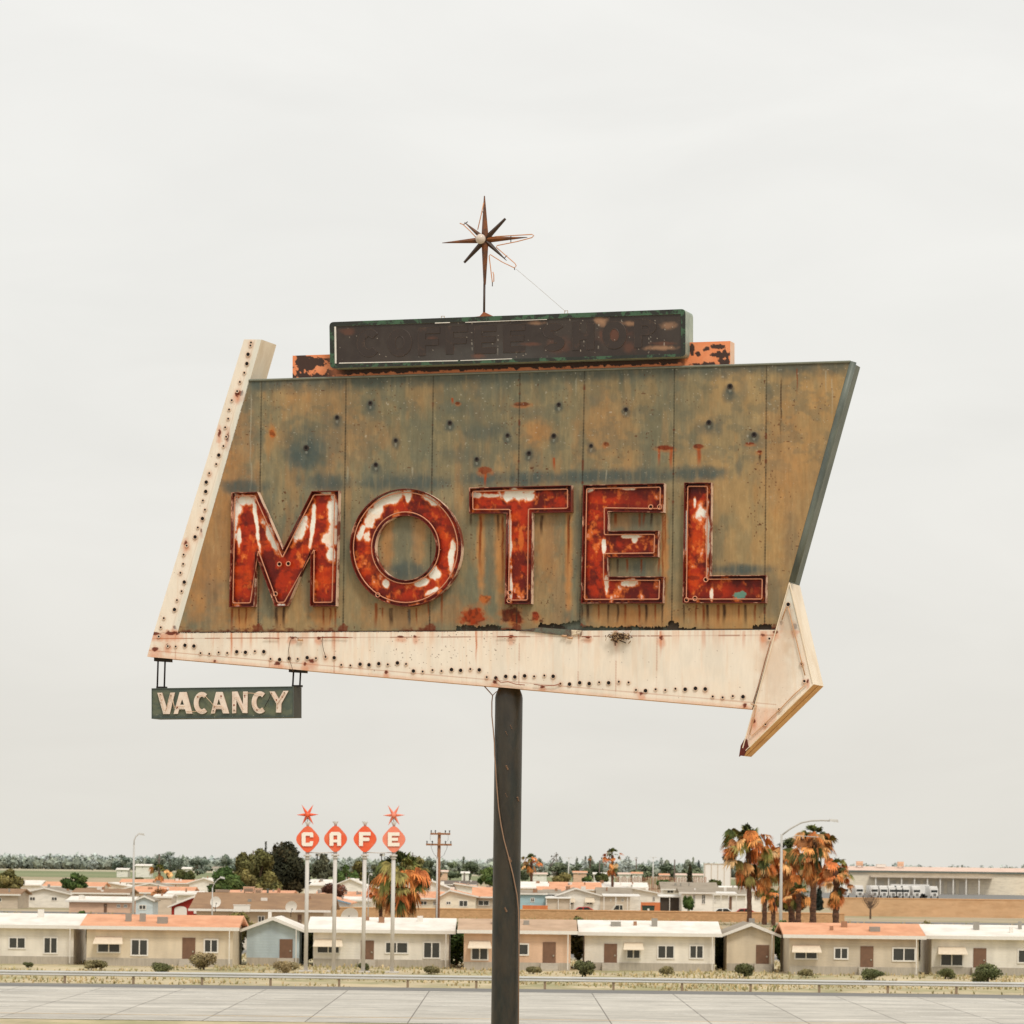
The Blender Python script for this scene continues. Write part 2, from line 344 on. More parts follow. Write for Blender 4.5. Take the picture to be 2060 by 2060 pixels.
    for (x0, x1) in SEAMS:
        xs = x0 + (Y_ - 750) / 520 * (x1 - x0)
        c = mixc(c, (46, 40, 30), sst(1.9, .6, np.abs(X_ - xs)) * (.55 + .4 * vn(Y_ / 14, X_ * 0, 60)))
        c = mixc(c, (110, 44, 22), blob(X_, Y_, x1, 1264, 10, 8, int(x1) % 40, .9, 5) * .8)
        c = mixc(c, (96, 44, 24), sst(3.5, 1, np.abs(X_ - xs)) * sst(.86, .95, vn(Y_ / 9, X_ * 0 + x0, 61)) * .8)
    # rust creep along the bottom
    bt = 1274 - (X_ - 357) * .006
    c = mixc(c, (96, 40, 22), sst(13, 3, (bt - Y_) + 24 * (fbm(X_, Y_, 9, 5, 70) - .4)) * sst(.42, .56, fbm(X_, Y_ * 0, 60, seed=71)) * .9)
    c = mixc(c, (40, 22, 15), sst(4, 1.5, bt - Y_) * .9)
    for (x, y, r) in HOLES:
        c = mixc(c, (64, 72, 70), blob(X_, Y_, x, y + 5, 9, 11, int(x) % 30, .4, 6, soft=.4) * .6)
        c = mixc(c, (170, 170, 158), blob(X_, Y_, x, y + 8, 2, 4, int(x) % 30, .7, 3) * .3)
    return c * 1.07
def torn(X_, Y_):
    e = np.full(X_.shape, 9999.)
    for (x0, x1, y) in [(918, 1008, 1259), (1008, 1038, 1266), (1083, 1142, 1254), (1142, 1168, 1250), (1168, 1344, 1261), (1344, 1366, 1251), (1366, 1400, 1263), (1514, 1552, 1256)]:
        e = np.where((X_ > x0) & (X_ < x1), y + 7 * (fbm(X_, X_ * 0, 7, seed=80) - .5) + 4 * (vn(X_ / 2.5, X_ * 0, 81) - .5), e)
    return Y_ > e
PC = [(500.7, 765.7), (1711.2, 727.9), (1561.3, 1266.8), (357.2, 1274)]
panel = gridmesh('sign_panel', PC, 1.7, 0, paint_panel, M_panel, sign, drop=torn)
mb = MB(); prism(mb, PC, [], -DP, -.004, (0, 0), front=False); mb.build('panel_return', M_grey, panel)
mb = MB(); prism(mb, [(840, 1238), (1562, 1236), (1561, 1268), (840, 1272)], [], -.06, -.05); 
mb.build('backing_board', mat('dark_backing_board', (60, 48, 36), .8, .35, 3, c2=(96, 104, 92), c2amt=.8, thr=(.5, .55)), panel)
mb = MB(); prism(mb, [(1046, 1268), (1085, 1262), (1148, 1267), (1148, 1279), (1110, 1276), (1075, 1271)], [], .01, .03)
mb.build('loose_metal_strip', mat('loose_strip_paint', (104, 108, 94), .6, .3, 6, c2=(84, 36, 20), c2amt=.8), panel)
mb = MB(); prism(mb, [(1149, 1267), (1170, 1268), (1169, 1278), (1160, 1276), (1151, 1277)], [], .01, .04)
mb.build('broken_bracket', mat('bracket_cream', (230, 212, 184), .6, .2, 9, c2=(90, 40, 20), c2amt=.9), panel)
# right hand trim roll running down the panel's edge
mb = MB(); pts = [S(1711.2 - t * 123, 727.9 + t * 443.5, -.03) + SU * .05 for t in (0, .25, .5, .75, 1)]
mb.tube(pts, .065, 10); o = mb.build('edge_trim', M_grey, panel, True)
mb = MB(); mb.tube([S(1711.2 - t * 123, 727.9 + t * 443.5, -DP) + SU * .02 for t in (0, 1)], .05, 8); mb.build('edge_trim', M_dark, panel, True)
mb = MB(); mb.tube([S(500.7, 765.2, .01), S(1711, 727.4, .01)], .022, 6); mb.build('top_flange', mat('flange_grey', (120, 122, 108), .5, .2, 4), panel)

def socket_mesh():
    mb = MB(); n = 14
    for (r0, r1, z0, z1, mi) in [(0, .62, -.02, -.02, 1), (.62, .62, -.02, .1, 1), (.62, 1.0, .1, .12, 0), (1.0, 1.08, .12, -.0, 0)]:
        vs = []; 
        for k in range(n):
            a = 2 * PI * k / n
            vs += [(r0 * math.cos(a), -z0, r0 * math.sin(a)), (r1 * math.cos(a), -z1, r1 * math.sin(a))]
        mb.add(vs, [(2 * k, 2 * k + 1, (2 * k + 3) % (2 * n), (2 * k + 2) % (2 * n)) for k in range(n)], mi)
    me = bpy.data.meshes.new('bulb_socket'); me.from_pydata(np.concatenate(mb.v).tolist(), [], mb.f); me.update()
    return me, mb.m
SM, smi = socket_mesh(); SM.materials.append(M_sock); SM.materials.append(M_hole); SM.polygons.foreach_set('material_index', smi)
SMD = SM.copy(); SMD.name = 'bolt_hole'; SMD.materials[0] = mat('hole_edge_dark', (56, 46, 38), .7, .2, 5)
SMB = SM.copy(); SMB.name = 'bulb_socket'
for v_ in SMB.vertices:
    r_ = math.hypot(v_.co.x, v_.co.z)
    if .6 < r_ < .65: v_.co.x *= 1.36; v_.co.z *= 1.36
def socket(px, py, rpx, parent, off=.012, me=None, name='bulb_socket'):
    me = me or SM
    o = bpy.data.objects.new(name, me); COL.objects.link(o); o.parent = parent
    o.location = Vector(S(px, py, off)) - ORG[parent.name]; s = rpx * 75 / F; o.scale = (s, s, s); o.rotation_euler = (0, 0, -AL)
    return o
for (x, y, r) in HOLES: socket(x, y, r * 1.15, panel, .004, SMD, 'bolt_hole')

# ---------------------------------------------------------------- white arrow
def Z(ox, oy, s, l): return [(ox + s * a, oy + s * b) for a, b in l]
TAILS = Z(280, 670, .2174, [(1035, 88), (1030, 115), (1008, 197), (997, 283), (973, 368), (932, 453), (907, 538), (857, 622), (832, 708), (824, 793), (796, 873), (805, 960), (780, 1046), (737, 1130), (713, 1213), (649, 1297), (621, 1380), (616, 1467), (590, 1550), (609, 1635), (586, 1717), (543, 1800), (518, 1887)]) + \
    Z(280, 1060, .2174, [(440, 173), (412, 257), (407, 343), (382, 425), (418, 511), (393, 595), (350, 678), (327, 765), (228, 845), (200, 930)])
SHAFTS = Z(280, 1060, .2174, [(181, 1014), (265, 1103), (338, 1107), (424, 1096), (507, 1103), (568, 1168), (649, 1175), (736, 1162), (815, 1167), (903, 1156), (984, 1161), (1071, 1151), (1154, 1155), (1216, 1222), (1300, 1228), (1388, 1217), (1467, 1222), (1555, 1210), (1636, 1215), (1725, 1203), (1805, 1211)]) + \
    Z(560, 1240, .2588, [(489, 377), (560, 382), (636, 372), (705, 377), (781, 368), (851, 374), (926, 362), (993, 370), (1050, 425), (1122, 429), (1198, 418), (1268, 425), (1346, 414), (1417, 420), (1492, 410), (1562, 416), (1620, 472), (1691, 479), (1768, 467), (1838, 471), (1915, 463)]) + \
    Z(960, 1240, .2588, [(443, 467), (522, 460), (591, 466), (647, 523), (718, 527), (797, 516), (871, 523), (948, 513), (1022, 517), (1101, 508), (1177, 514), (1234, 572), (1309, 578), (1387, 567), (1462, 573), (1541, 563), (1617, 567), (1697, 560), (1773, 565), (1831, 623), (1908, 630)]) + Z(1400, 1160, .19672, [(377, 1222), (482, 1229)])
HEADS = Z(1400, 1160, .19672, [(944, 284), (751, 634), (1082, 893), (1108, 1070), (851, 1361), (708, 1508)])
BIG = set(range(2, 200, 5)) | {3, 9, 17, 33, 34, 41}
RUSTP = [(484, 791, 5, 5), (477, 792, 4, 5), (441, 872, 3, 7), (458, 880, 3, 8), (405, 1068, 2, 4), (374, 1092, 4, 5), (351, 1262, 3, 3), (312, 1275, 9, 3), (345, 1274, 12, 4), (338, 1300, 4, 4), (312, 1306, 7, 4), (559, 1335, 7, 4), (614, 1336, 4, 4), (627, 1330, 6, 4), (432, 1330, 3, 4),
         (588, 1283, 5, 3), (641, 1284, 4, 3), (777, 1353, 3, 4), (996, 1372, 4, 4), (1091, 1381, 4, 3), (1290, 1395, 4, 4), (1498, 1419, 4, 4), (1572, 1253, 3, 4), (1599, 1261, 4, 6), (1561, 1271, 5, 4), (1517, 1450, 3, 4), (1625, 1370, 2, 4), (1535, 1278, 4, 3), (1330, 1283, 4, 5), (1028, 1281, 4, 4), (1182, 1282, 5, 2), (806, 1281, 6, 2), (835, 1281, 3, 3)]
def paint_white(X_, Y_):
    c = np.zeros(X_.shape + (3,)) + lin((243, 231, 214))
    c = mixc(c, (244, 228, 208), sst(.42, .62, fbm(X_, Y_, 90, 60, 2)) * .7)
    c = mixc(c, (228, 218, 202), sst(.5, .7, fbm(X_, Y_, 40, 120, 4)) * .6)
    c = mixc(c, (232, 198, 164), sst(.55, .75, fbm(X_, Y_, 7, 120, 6)) * .22)
    top = 1273.5 - (X_ - 357) * .0055; bot = 1321 + (X_ - 295.7) * .0865
    sh = (Y_ > 1266) & (X_ < 1562)
    # orange stains running from the top seam and down the lower lip
    c = mixc(c, (222, 150, 96), sst(.48, .72, fbm(X_, Y_ * 0, 11, seed=90)) * sst(60, 0, Y_ - top) * sh * .22)
    c = mixc(c, (214, 132, 82), sst(.5, .7, fbm(X_, Y_ * 0, 5, seed=91)) * sst(34, 0, Y_ - top) * sh * .24)
    c = mixc(c, (226, 150, 104), sst(9, 1, bot - Y_) * sh * (.1 + .5 * fbm(X_, Y_, 25, seed=92)))
    c = mixc(c, (150, 84, 52), sst(1.6, .5, np.abs(Y_ - top - 11)) * sh * (.25 + .5 * (fbm(X_, Y_ * 0, 40, seed=93) > .52)))
    c = mixc(c, (180, 112, 78), sst(1.5, .5, np.abs(bot - Y_ - 13)) * sh * .45)
    for x in (353.5, 543, 673, 959, 1045, 1164, 1322, 1240): 
        c = mixc(c, (176, 100, 64), sst(1.6, .5, np.abs(X_ - x + (Y_ - 1270) * .012)) * sh * (.12 + .35 * (vn(Y_ / 20, X_ * 0 + x, 5) > .5)) )
    for (x, a, w) in [(466, .8, 3), (486, .5, 3), (504, .45, 3), (560, .5, 3), (958, .9, 2.4), (1240, .5, 7), (1416, .45, 6), (1497, .4, 5), (1536, .55, 12), (430, .4, 2), (1329, .7, 3), (1164, .4, 2), (672, .5, 6), (635, .3, 5)]:
        c = mixc(c, (206, 116, 66), np.clip(streak(X_, Y_, x, 1268, 1268 + 60 * (a + .3), w, int(x) % 50), 0, 1) * a * sh)
    for i, (x, y) in enumerate(TAILS + SHAFTS + HEADS):
        m = np.exp(-(((X_ - x) / 5.5) ** 2 + ((Y_ - y - 3) / 8.0) ** 2))
        c = mixc(c, (214, 140, 92), m * (.12 + .5 * random.Random(i).random() ** 3))
    for i, (x, y, rx, ry) in enumerate(RUSTP):
        c = mixc(c, (214, 120, 66), blob(X_, Y_, x, y + 6, rx * 1.8, ry * 2.6, i, .5, 6, soft=.6) * .5)
        c = mixc(c, (104, 36, 10), blob(X_, Y_, x, y, rx, ry, i, .8, 4, soft=.2) * .95)
    sp = vn(X_ / 3.0, Y_ / 3.0, 50); sp2 = blob(X_, Y_, 850, 1300, 110, 50, 3, .3, 20, soft=.6) * .07 + blob(X_, Y_, 1000, 1290, 60, 30, 3, .3, 20, soft=.6) * .05
    c = mixc(c, (110, 80, 58), sst(.965 - sp2, .99 - sp2, sp) * .8)
    # welded bead along the tail, smudges on the head
    d = (X_ - (526 - (Y_ - 683) * .2857)) 
    c = mixc(c, (206, 214, 206), sst(14, 6, -d) * (Y_ < 1268) * .45)
    c = mixc(c, (170, 140, 110), sst(1.2, .4, np.abs(d + 13)) * (Y_ < 1268) * .25)
    c = mixc(c, (196, 160, 124), blob(X_, Y_, 1583, 1260, 14, 45, 5, .6, 14, soft=.6) * .5)
    c = mixc(c, (204, 164, 130), blob(X_, Y_, 1560, 1340, 30, 70, 6, .6, 16, soft=.7) * .35)
    c = mixc(c, (90, 26, 8), sst(1510, 1496, X_ - (Y_ - 1500) * -.1 + 12 * (fbm(X_, Y_, 8, seed=8) - .5)) * sst(1484, 1492, Y_) * sst(1483, 1490, Y_ + 0 * X_) * (X_ < 1510) * .97)
    return c
arrow_w = MB(); prism(arrow_w, [(491, 682.6), (526, 683), (357, 1273.5), (309.3, 1272)], [], -DP, -.004, (0, 0), front=False, skip=(2,))
arrow = arrow_w.build('arrow', M_sideR, sign)
t1 = gridmesh('arrow_tail_face', [(491, 682.6), (526, 683), (357, 1273.5), (309.3, 1272)], 1.5, 0.0, paint_white, M_white, arrow)
t2 = gridmesh('arrow_shaft_face', [(309.3, 1272.3), (1561, 1267), (1513, 1426.3), (295.7, 1321)], 1.6, 0.0, paint_white, M_white, arrow)
t3 = gridmesh('arrow_head_face', [(1588, 1172.5), (1590, 1173), (1636, 1376.4), (1489, 1520)], 1.6, 0.03, paint_white, M_white, arrow)
mb = MB(); prism(mb, [(309.3, 1272.3), (1561, 1267), (1513, 1426.3), (295.7, 1321)], [], -DP, -.004, (0, 0), front=False, skip=(0, 1)); mb.build('arrow_shaft_return', M_under, arrow)
mb = MB(); prism(mb, [(1588, 1172), (1636, 1376.4), (1489, 1520)], [], -DP, .026, (0, 1), front=False, skip=(1, 2)); 
A_, B_, C_ = [S(*p, .026) for p in ((1588, 1172), (1636, 1376.4), (1489, 1520))]
bk = SN * (-DP - .026)
mb.f = []; mb.m = []; mb.v = []; mb.n = 0
mb.add([A_, B_, B_ + bk, A_ + bk], [(0, 1, 2, 3)], 0); mb.add([B_, C_, C_ + bk, B_ + bk], [(0, 1, 2, 3)], 1); mb.add([C_, A_, A_ + bk, C_ + bk], [(0, 1, 2, 3)], 0); mb.add([A_ + bk, B_ + bk, C_ + bk], [(0, 1, 2)], 0)
mb.build('arrow_head_return', [M_sideR, M_under], arrow)
# folded seams on the head's lower side and open rusted tip
mb = MB()
for k in (.5,): mb.tube([B_ + bk * k, C_ + bk * k], .008, 5)
mb.build('seam_bead', mat('seam_tan', (150, 100, 54), .6, .2, 6), arrow)
mb = MB(); mb.tube([S(1588, 1172, .05), S(1494, 1505, .05)], .012, 5); mb.tube([S(1588, 1172, .04), S(1636, 1376.4, .04), S(1500, 1510, .04)], .014, 5); mb.build('edge_bead', M_sideR, arrow)
mb = MB(); prism(mb, [(1489, 1520), (1486.5, 1522), (1490, 1500), (1499, 1484), (1503, 1489), (1505, 1500), (1508, 1504), (1500, 1512), (1496, 1521)], [], -.0, .05)
mb.build('rusted_tip', mat('deep_rust', (92, 28, 14), .8, .4, 14), arrow)
cnt = 0; rest = []
for lst in (TAILS, SHAFTS, HEADS):
    for (x, y) in lst:
        b = random.random(); bigh = b > .62 or cnt in (3, 37, 45, 53, 56, 60, 72, 77, 79, 80, 81, 83); r = 4.6 if bigh else 3.1
        off = .018 if lst is not HEADS else .045
        socket(x, y, r * (1.15 if r < 4 else 1.0), arrow, off, SMB if bigh else SM) if cnt < 100 else rest.append((x, y))
        cnt += 1
if rest:
    mb = MB()
    for (x, y) in rest:
        c = S(x, y, .06); n = 12; r = .034
        ring = [c + SU * r * math.cos(2 * PI * k / n) + np.array((0, 0, 1)) * r * math.sin(2 * PI * k / n) for k in range(n)]
        mb.add(ring, [tuple(range(n))], 1); mb.tube(ring, .011, 6, 0, closed=True)
    o = mb.build('bulb_sockets', [M_sock, M_hole], arrow); o['kind'] = 'stuff'
# leftover neon outline and wires on the arrow
M_wire = mat('brown_wire', (104, 78, 58), .6, .2, 5)
def wire(name, pts, r, m, parent, off=.04, k=1):
    mb = MB(); mb.tube([S(x, y, off) for x, y in pts], r, 6); return mb.build(name, m, parent, True)
M_tubep = mat('dusty_neon_glass', (206, 160, 120), .4, .15, 6)
hd = Z(1400, 1160, .19672, [(880, 440), (920, 320), (940, 305), (965, 400), (1015, 600), (1070, 830), (1115, 1010)]); wire('neon_tube', hd, .011, M_tubep, arrow, .07)
wire('neon_tube', Z(1400, 1160, .19672, [(1135, 1090), (1000, 1210), (860, 1355), (720, 1490), (570, 1630), (550, 1610), (600, 1420), (620, 1320), (560, 1300)]), .011, M_tubep, arrow, .07)
wire('neon_tube', Z(1400, 1160, .19672, [(765, 660), (700, 890), (640, 1110), (585, 1290)]), .009, mat('thin_seam', (150, 96, 60), .6, .2, 5), arrow, .035)
wire('wire', Z(280, 1060, .2174, [(1418, 1020), (1395, 1060), (1382, 1140), (1390, 1220), (1410, 1290), (1425, 1340)]), .006, M_wire, arrow)
wire('wire', Z(280, 1060, .2174, [(1418, 1020), (1450, 1018), (1480, 1040)]), .006, M_wire, arrow)
wire('wire', Z(280, 1060, .2174, [(1700, 1010), (1692, 1060), (1705, 1140), (1725, 1200)]), .006, M_wire, arrow)
wire('wire', Z(960, 1240, .2588, [(146, 479), (185, 515), (240, 508), (300, 527), (370, 533)]), .007, mat('rusty_wire', (150, 72, 38), .6, .2, 5), arrow)
wire('wire', Z(960, 1240, .2588, [(440, 528), (520, 540), (600, 536), (647, 523)]), .007, MC['rusty_wire'], arrow)
for (x0, x1, y) in [(530, 562, 1284), (645, 700, 1282), (1000, 1040, 1281), (1170, 1190, 1281)]: wire('neon_tube', [(x0, y), ((x0 + x1) / 2, y - .5), (x1, y + .3)], .009, MC['rusty_wire'], arrow)
for (x, y) in [(604, 1287), (1147, 1283), (1135, 1279)]:
    mb = MB(); mb.tube([S(x - 5, y, .05), S(x + 5, y + .5, .05)], .02, 8); mb.build('tube_end', M_tubep, arrow, True)

# ---------------------------------------------------------------- MOTEL letters
Mp = [(465.4, 990.6), (517.6, 989.3), (568.6, 1105.3), (626.9, 988), (681.2, 987), (675.5, 1219.2), (623.2, 1219.7), (624.3, 1105.3), (577.2, 1219.2), (552.6, 1219.9), (512.5, 1110.5), (511.2, 1220.4), (460.7, 1221.2)]
Tp = [(943.5, 981.1), (1149.4, 976.1), (1149.4, 1030), (1070.7, 1031.5), (1068.5, 1214.8), (1015, 1215.2), (1018.3, 1032.6), (943.5, 1032.6)]
Ep = [(1172.8, 975.7), (1336.3, 972.2), (1335.2, 1030.9), (1223.3, 1029.4), (1223.3, 1068), (1324.8, 1067.4), (1323.3, 1120.2), (1221.8, 1121.3), (1221.8, 1159.8), (1334.8, 1159.8), (1333, 1213), (1168.3, 1213.7)]
Lp = [(1376.2, 970.7), (1430.9, 970.7), (1428.8, 1157.7), (1541.2, 1157), (1540.2, 1212.9), (1372.9, 1212.9)]
def ell(cx, cy, rx, ry, n=56): return [(cx + rx * math.cos(2 * PI * k / n), cy + ry * math.sin(2 * PI * k / n)) for k in range(n)]
WH = {'M': [(475, 1030, 12, 52, 0), (488, 1006, 22, 12, 0), (481, 1075, 5, 30, 0), (547, 1083, 9, 34, -.42), (607, 1066, 11, 30, .45), (671, 1030, 11, 54, 0), (666, 1085, 16, 26, 0), (667, 1115, 11, 24, 0), (628, 1065, 5, 48, .1), (517, 1060, 4, 52, -.12), (567, 1217, 9, 3, 0), (658, 992, 14, 6, 0)],
      'O': [(795, 1000, 36, 12, -.35), (750, 1035, 12, 34, .6), (728, 1068, 7, 18, .3), (738, 1080, 9, 12, 0), (869, 1008, 26, 8, .6), (908, 1120, 6, 40, .1), (873, 1152, 12, 14, .5), (850, 1170, 16, 8, -.3), (777, 1175, 7, 10, 0), (820, 1000, 5, 12, 0), (776, 993, 18, 6, -.3), (868, 1190, 14, 5, -.6)],
      'T': [(960, 996, 14, 6, 0), (985, 997, 22, 5, 0), (1038, 997, 34, 12, 0), (1026, 1085, 3.5, 55, 0), (1028, 1170, 3.5, 40, 0), (1060, 988, 20, 4, 0)],
      'E': [(1268, 1079, 24, 4, 0), (1277, 1085, 6, 7, 0), (1268, 1171, 17, 8, 0), (1190, 985, 10, 4, -.5), (1265, 983, 18, 3, 0), (1220, 1180, 5, 20, 0), (1215, 1100, 4, 16, 0)],
      'L': [(1409, 1026, 9, 22, 0), (1412, 1030, 12, 14, 0), (1424, 1085, 3.6, 66, 0), (1380, 1060, 3, 60, 0), (1431, 1198, 4, 14, 0), (1398, 1010, 4, 14, 0)]}
def painter(key, edge):
    def f(X_, Y_):
        sd = ord(key) % 20
        n = fbm(X_, Y_, 26, 34, sd); n2 = fbm(X_, Y_, 20, 26, sd + 5, 4, .5); n3 = fbm(X_, Y_, 4, 5, sd + 9)
        c = np.zeros(X_.shape + (3,)) + lin((176, 46, 0))
        c = mixc(c, (80, 14, 2), sst(.5, .66, n) * .8)
        c = mixc(c, (226, 84, 14), sst(.54, .78, n2) * .45)
        c = mixc(c, (92, 14, 4), sst(.5, .64, fbm(X_, Y_, 24, 14, sd + 21)) * .6)
        c = mixc(c, (238, 118, 44), sst(.66, .84, fbm(X_, Y_, 8, 22, sd + 33)) * .5)
        c *= (.84 + .32 * n3)[..., None]
        c = mixc(c, (70, 10, 4), sst(994, 984, Y_ + 6 * (n2 - .5)) * .7)  # shade below the top wall painted into the face colour
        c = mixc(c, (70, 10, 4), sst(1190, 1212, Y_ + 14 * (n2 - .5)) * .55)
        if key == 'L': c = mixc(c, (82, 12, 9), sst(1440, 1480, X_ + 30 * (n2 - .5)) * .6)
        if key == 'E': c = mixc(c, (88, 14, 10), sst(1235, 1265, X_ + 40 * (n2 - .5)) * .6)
        # shade of the channel walls painted along the edges in dark rust
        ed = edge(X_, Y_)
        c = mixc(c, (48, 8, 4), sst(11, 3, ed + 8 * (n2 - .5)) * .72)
        w = np.zeros(X_.shape)
        for i, (x, y, rx, ry, a) in enumerate(WH[key]):
            dx, dy = X_ - x, Y_ - y; ca, sa = math.cos(a), math.sin(a); dx, dy = dx * ca + dy * sa, -dx * sa + dy * ca
            w = np.maximum(w, 1.42 - np.sqrt((dx / rx) ** 2 + (dy / ry) ** 2) * .98)
        w = w + 1.7 * (fbm(X_, Y_, 15, 20, sd + 40) - .5) + .25 * (n3 - .5)
        c = mixc(c, (238, 122, 50), sst(.12, .5, w) * .85)
        c = mixc(c, (255, 248, 236), sst(.42, .74, w) * .98)
        c = mixc(c, (240, 206, 170), sst(.5, .9, w) * sst(.56, .7, n2) * .5)
        if key == 'L': c = mixc(c, (104, 146, 128), blob(X_, Y_, 1488, 1198, 14, 8, 4, .6, 6, soft=.12)); 
        if key == 'T':
            m = blob(X_, Y_, 1048, 1085, 5, 24, 4, .5, 6, soft=.3); c = mixc(c, (224, 116, 46), m * .7)
        return c
    return f
def edge_fn(polys):
    def f(X_, Y_):
        d = np.full(X_.shape, 99.)
        for poly in polys:
            n = len(poly)
            for i in range(n):
                x0, y0 = poly[i]; x1, y1 = poly[(i + 1) % n]; ex, ey = x1 - x0, y1 - y0; l = ex * ex + ey * ey
                t = np.clip(((X_ - x0) * ex + (Y_ - y0) * ey) / l, 0, 1)
                d = np.minimum(d, np.hypot(X_ - x0 - t * ex, Y_ - y0 - t * ey))
        return d
    return f
DL = .15
def ringwall(parent, polys, name='letter_return'):
    """thin upright wall round each outline, open at the front, like a channel letter"""
    mb = MB(); t = 1.15
    for pi, poly in enumerate(polys):
        n = len(poly); inn = inset(poly, t if pi == 0 else -t)
        a = np.array(poly); b = np.array(inn)
        of = S(a[:, 0], a[:, 1], DL); inf = S(b[:, 0], b[:, 1], DL)
        bk = SN * (.004 - DL)
        mb.add(np.concatenate([of, inf]), [(i, (i + 1) % n, n + (i + 1) % n, n + i) for i in range(n)], 0)
        for src, outw in ((of, 1), (inf, -1)):
            for i in range(n):
                p, q = src[i], src[(i + 1) % n]; e = q - p
                nrm = np.cross(e, SN); nrm = nrm / (np.linalg.norm(nrm) + 1e-9)
                s_ = 1 if area2(poly) > 0 else -1
                nrm = nrm * s_ * outw * (1 if pi == 0 else -1)
                # which way does this wall face?
                mi = 1 if (abs(nrm @ SU) > .35) else 2
                if outw == 1: mb.add([p, q, q + bk, p + bk], [(0, 1, 2, 3)], mi)
                else: mb.add([p, q, q + bk, p + bk], [(3, 2, 1, 0)], 2 if abs(nrm[2]) > .4 else 0)
    return mb.build(name, [M_rim, M_rimp, M_rimd], parent)
LAB = {'M': 'rusty red letter M, white paint left on its legs', 'O': 'rusty red letter O with white patches round its upper left', 'T': 'rusty red letter T with a white patch on its bar', 'E': 'dark red rusty letter E, almost no white left', 'L': 'rusty red letter L with a bright patch and a teal spot'}
TUBES = {}
def motel_letter(key, outer, holes, electrodes, gaps=None):
    polys = [outer] + holes
    xs = [p[0] for p in outer]; ys = [p[1] for p in outer]
    # floor of the channel sits close to the panel, so trace it slightly shrunk and let the walls hide its border
    bx = [(min(xs) - 4, min(ys) - 3), (max(xs) + 4, min(ys) - 3), (max(xs) + 4, max(ys) + 3), (min(xs) - 4, max(ys) + 3)]
    def shift(p):
        a = np.array(p); w = S(a[:, 0], a[:, 1], DL) + SN * (.02 - DL)
        # back to px
        x = w[:, 0] / w[:, 1]; z = (w[:, 2] - CAMH) / w[:, 1]
        return [(CX + F * (x[i] * cr + z[i] * sr), HY - F * (-x[i] * sr + z[i] * cr)) for i in range(len(p))]
    fl = [shift(inset(outer, .8))] + [shift(inset(h, -.8)) for h in holes]
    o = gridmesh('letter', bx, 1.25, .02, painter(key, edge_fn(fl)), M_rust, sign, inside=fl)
    o['label'] = LAB[key]
    ringwall(o, polys)
    for poly, d in [(outer, 7.6)] + [(h, -7.0) for h in holes]:
        ip = inset(poly, d); ip = rounded(ip, 3.0, 3) if not holes else ip
        mb = MB(); mb.tube([S(x, y, DL - .05) for x, y in ip], .0125, 6, closed=True); mb.build('neon_tube', M_neon, o, True)
        n = len(ip); mb = MB()
        for k in range(0, n, max(2, n // 7)):
            x, y = ip[k]; x2, y2 = ip[(k + 1) % n]; q = S((x + x2) / 2, (y + y2) / 2, DL - .05)
            mb.tube([q, q - SN * .12 + np.array((0, 0, .012))], .009, 6)
        mb.build('tube_support', M_neon, o, True)
    for (x, y) in electrodes:
        c = S(x, y, DL - .04); n = 12; r = .042
        ring = [c + SU * r * math.cos(2 * PI * k / n) + np.array((0, 0, 1)) * r * math.sin(2 * PI * k / n) for k in range(n)]
        mb = MB(); mb.tube(ring, .011, 6, closed=True); mb.add([q - SN * .02 for q in ring], [tuple(range(n))], 1)
        mb.build('electrode_housing', [M_neon, M_hole], o, False)
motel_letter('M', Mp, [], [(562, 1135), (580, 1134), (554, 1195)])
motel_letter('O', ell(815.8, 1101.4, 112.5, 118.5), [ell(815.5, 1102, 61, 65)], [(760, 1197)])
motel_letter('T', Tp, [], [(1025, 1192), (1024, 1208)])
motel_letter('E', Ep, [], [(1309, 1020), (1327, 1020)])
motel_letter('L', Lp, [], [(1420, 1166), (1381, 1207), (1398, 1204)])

# ---------------------------------------------------------------- orange plate and coffee shop box
def paint_orange(X_, Y_):
    c = np.zeros(X_.shape + (3,)) + lin((236, 142, 92))
    mid = sst(650, 700, X_) * sst(1395, 1360, X_)
    b = 737 + (1469 - X_) * .032 
    n = fbm(X_, Y_, 19, 17, 4, 5, .6)
    thr = .47 + .02 * sst(1370, 1420, X_)
    m = sst(thr - .015, thr + .015, n) * (1 - mid)
    low = sst(.0, .03, ((b - 11 + 11 * (fbm(X_, Y_, 8, 5, 8) - .3)) - Y_) / 10) * mid
    m = np.maximum(m, low)
    k = np.zeros(X_.shape)
    for (x, y, rx, ry) in [(1447, 697, 17, 5), (1452, 714, 18, 9), (1458, 730, 12, 9), (1392, 702, 6, 12), (1420, 702, 7, 4), (1425, 737, 30, 7), (1404, 712, 5, 5)]: k = np.maximum(k, blob(X_, Y_, x, y, rx, ry, int(x) % 30, .9, 6, soft=.12))
    m = np.where(X_ > 1378, k, m)
    c = mixc(c, (244, 160, 112), sst(.5, .7, fbm(X_, Y_, 20, seed=12)) * .5)
    c = mixc(c, (46, 30, 24), m * .97)
    return c
OC = [(588.6, 715.5), (1469, 686), (1469, 757), (588.6, 785)]
plate = gridmesh('orange_backing_plate', OC, 1.4, -.1, paint_orange, cmat('peeling_orange_paint', .6, .06, 10, bump=.15), sign)
mb = MB(); prism(mb, OC, [], -.42, -.104, front=False); mb.build('plate_return', mat('pale_peach_metal', (240, 196, 164), .6, .1, 5), plate)  # returns paler than the orange front
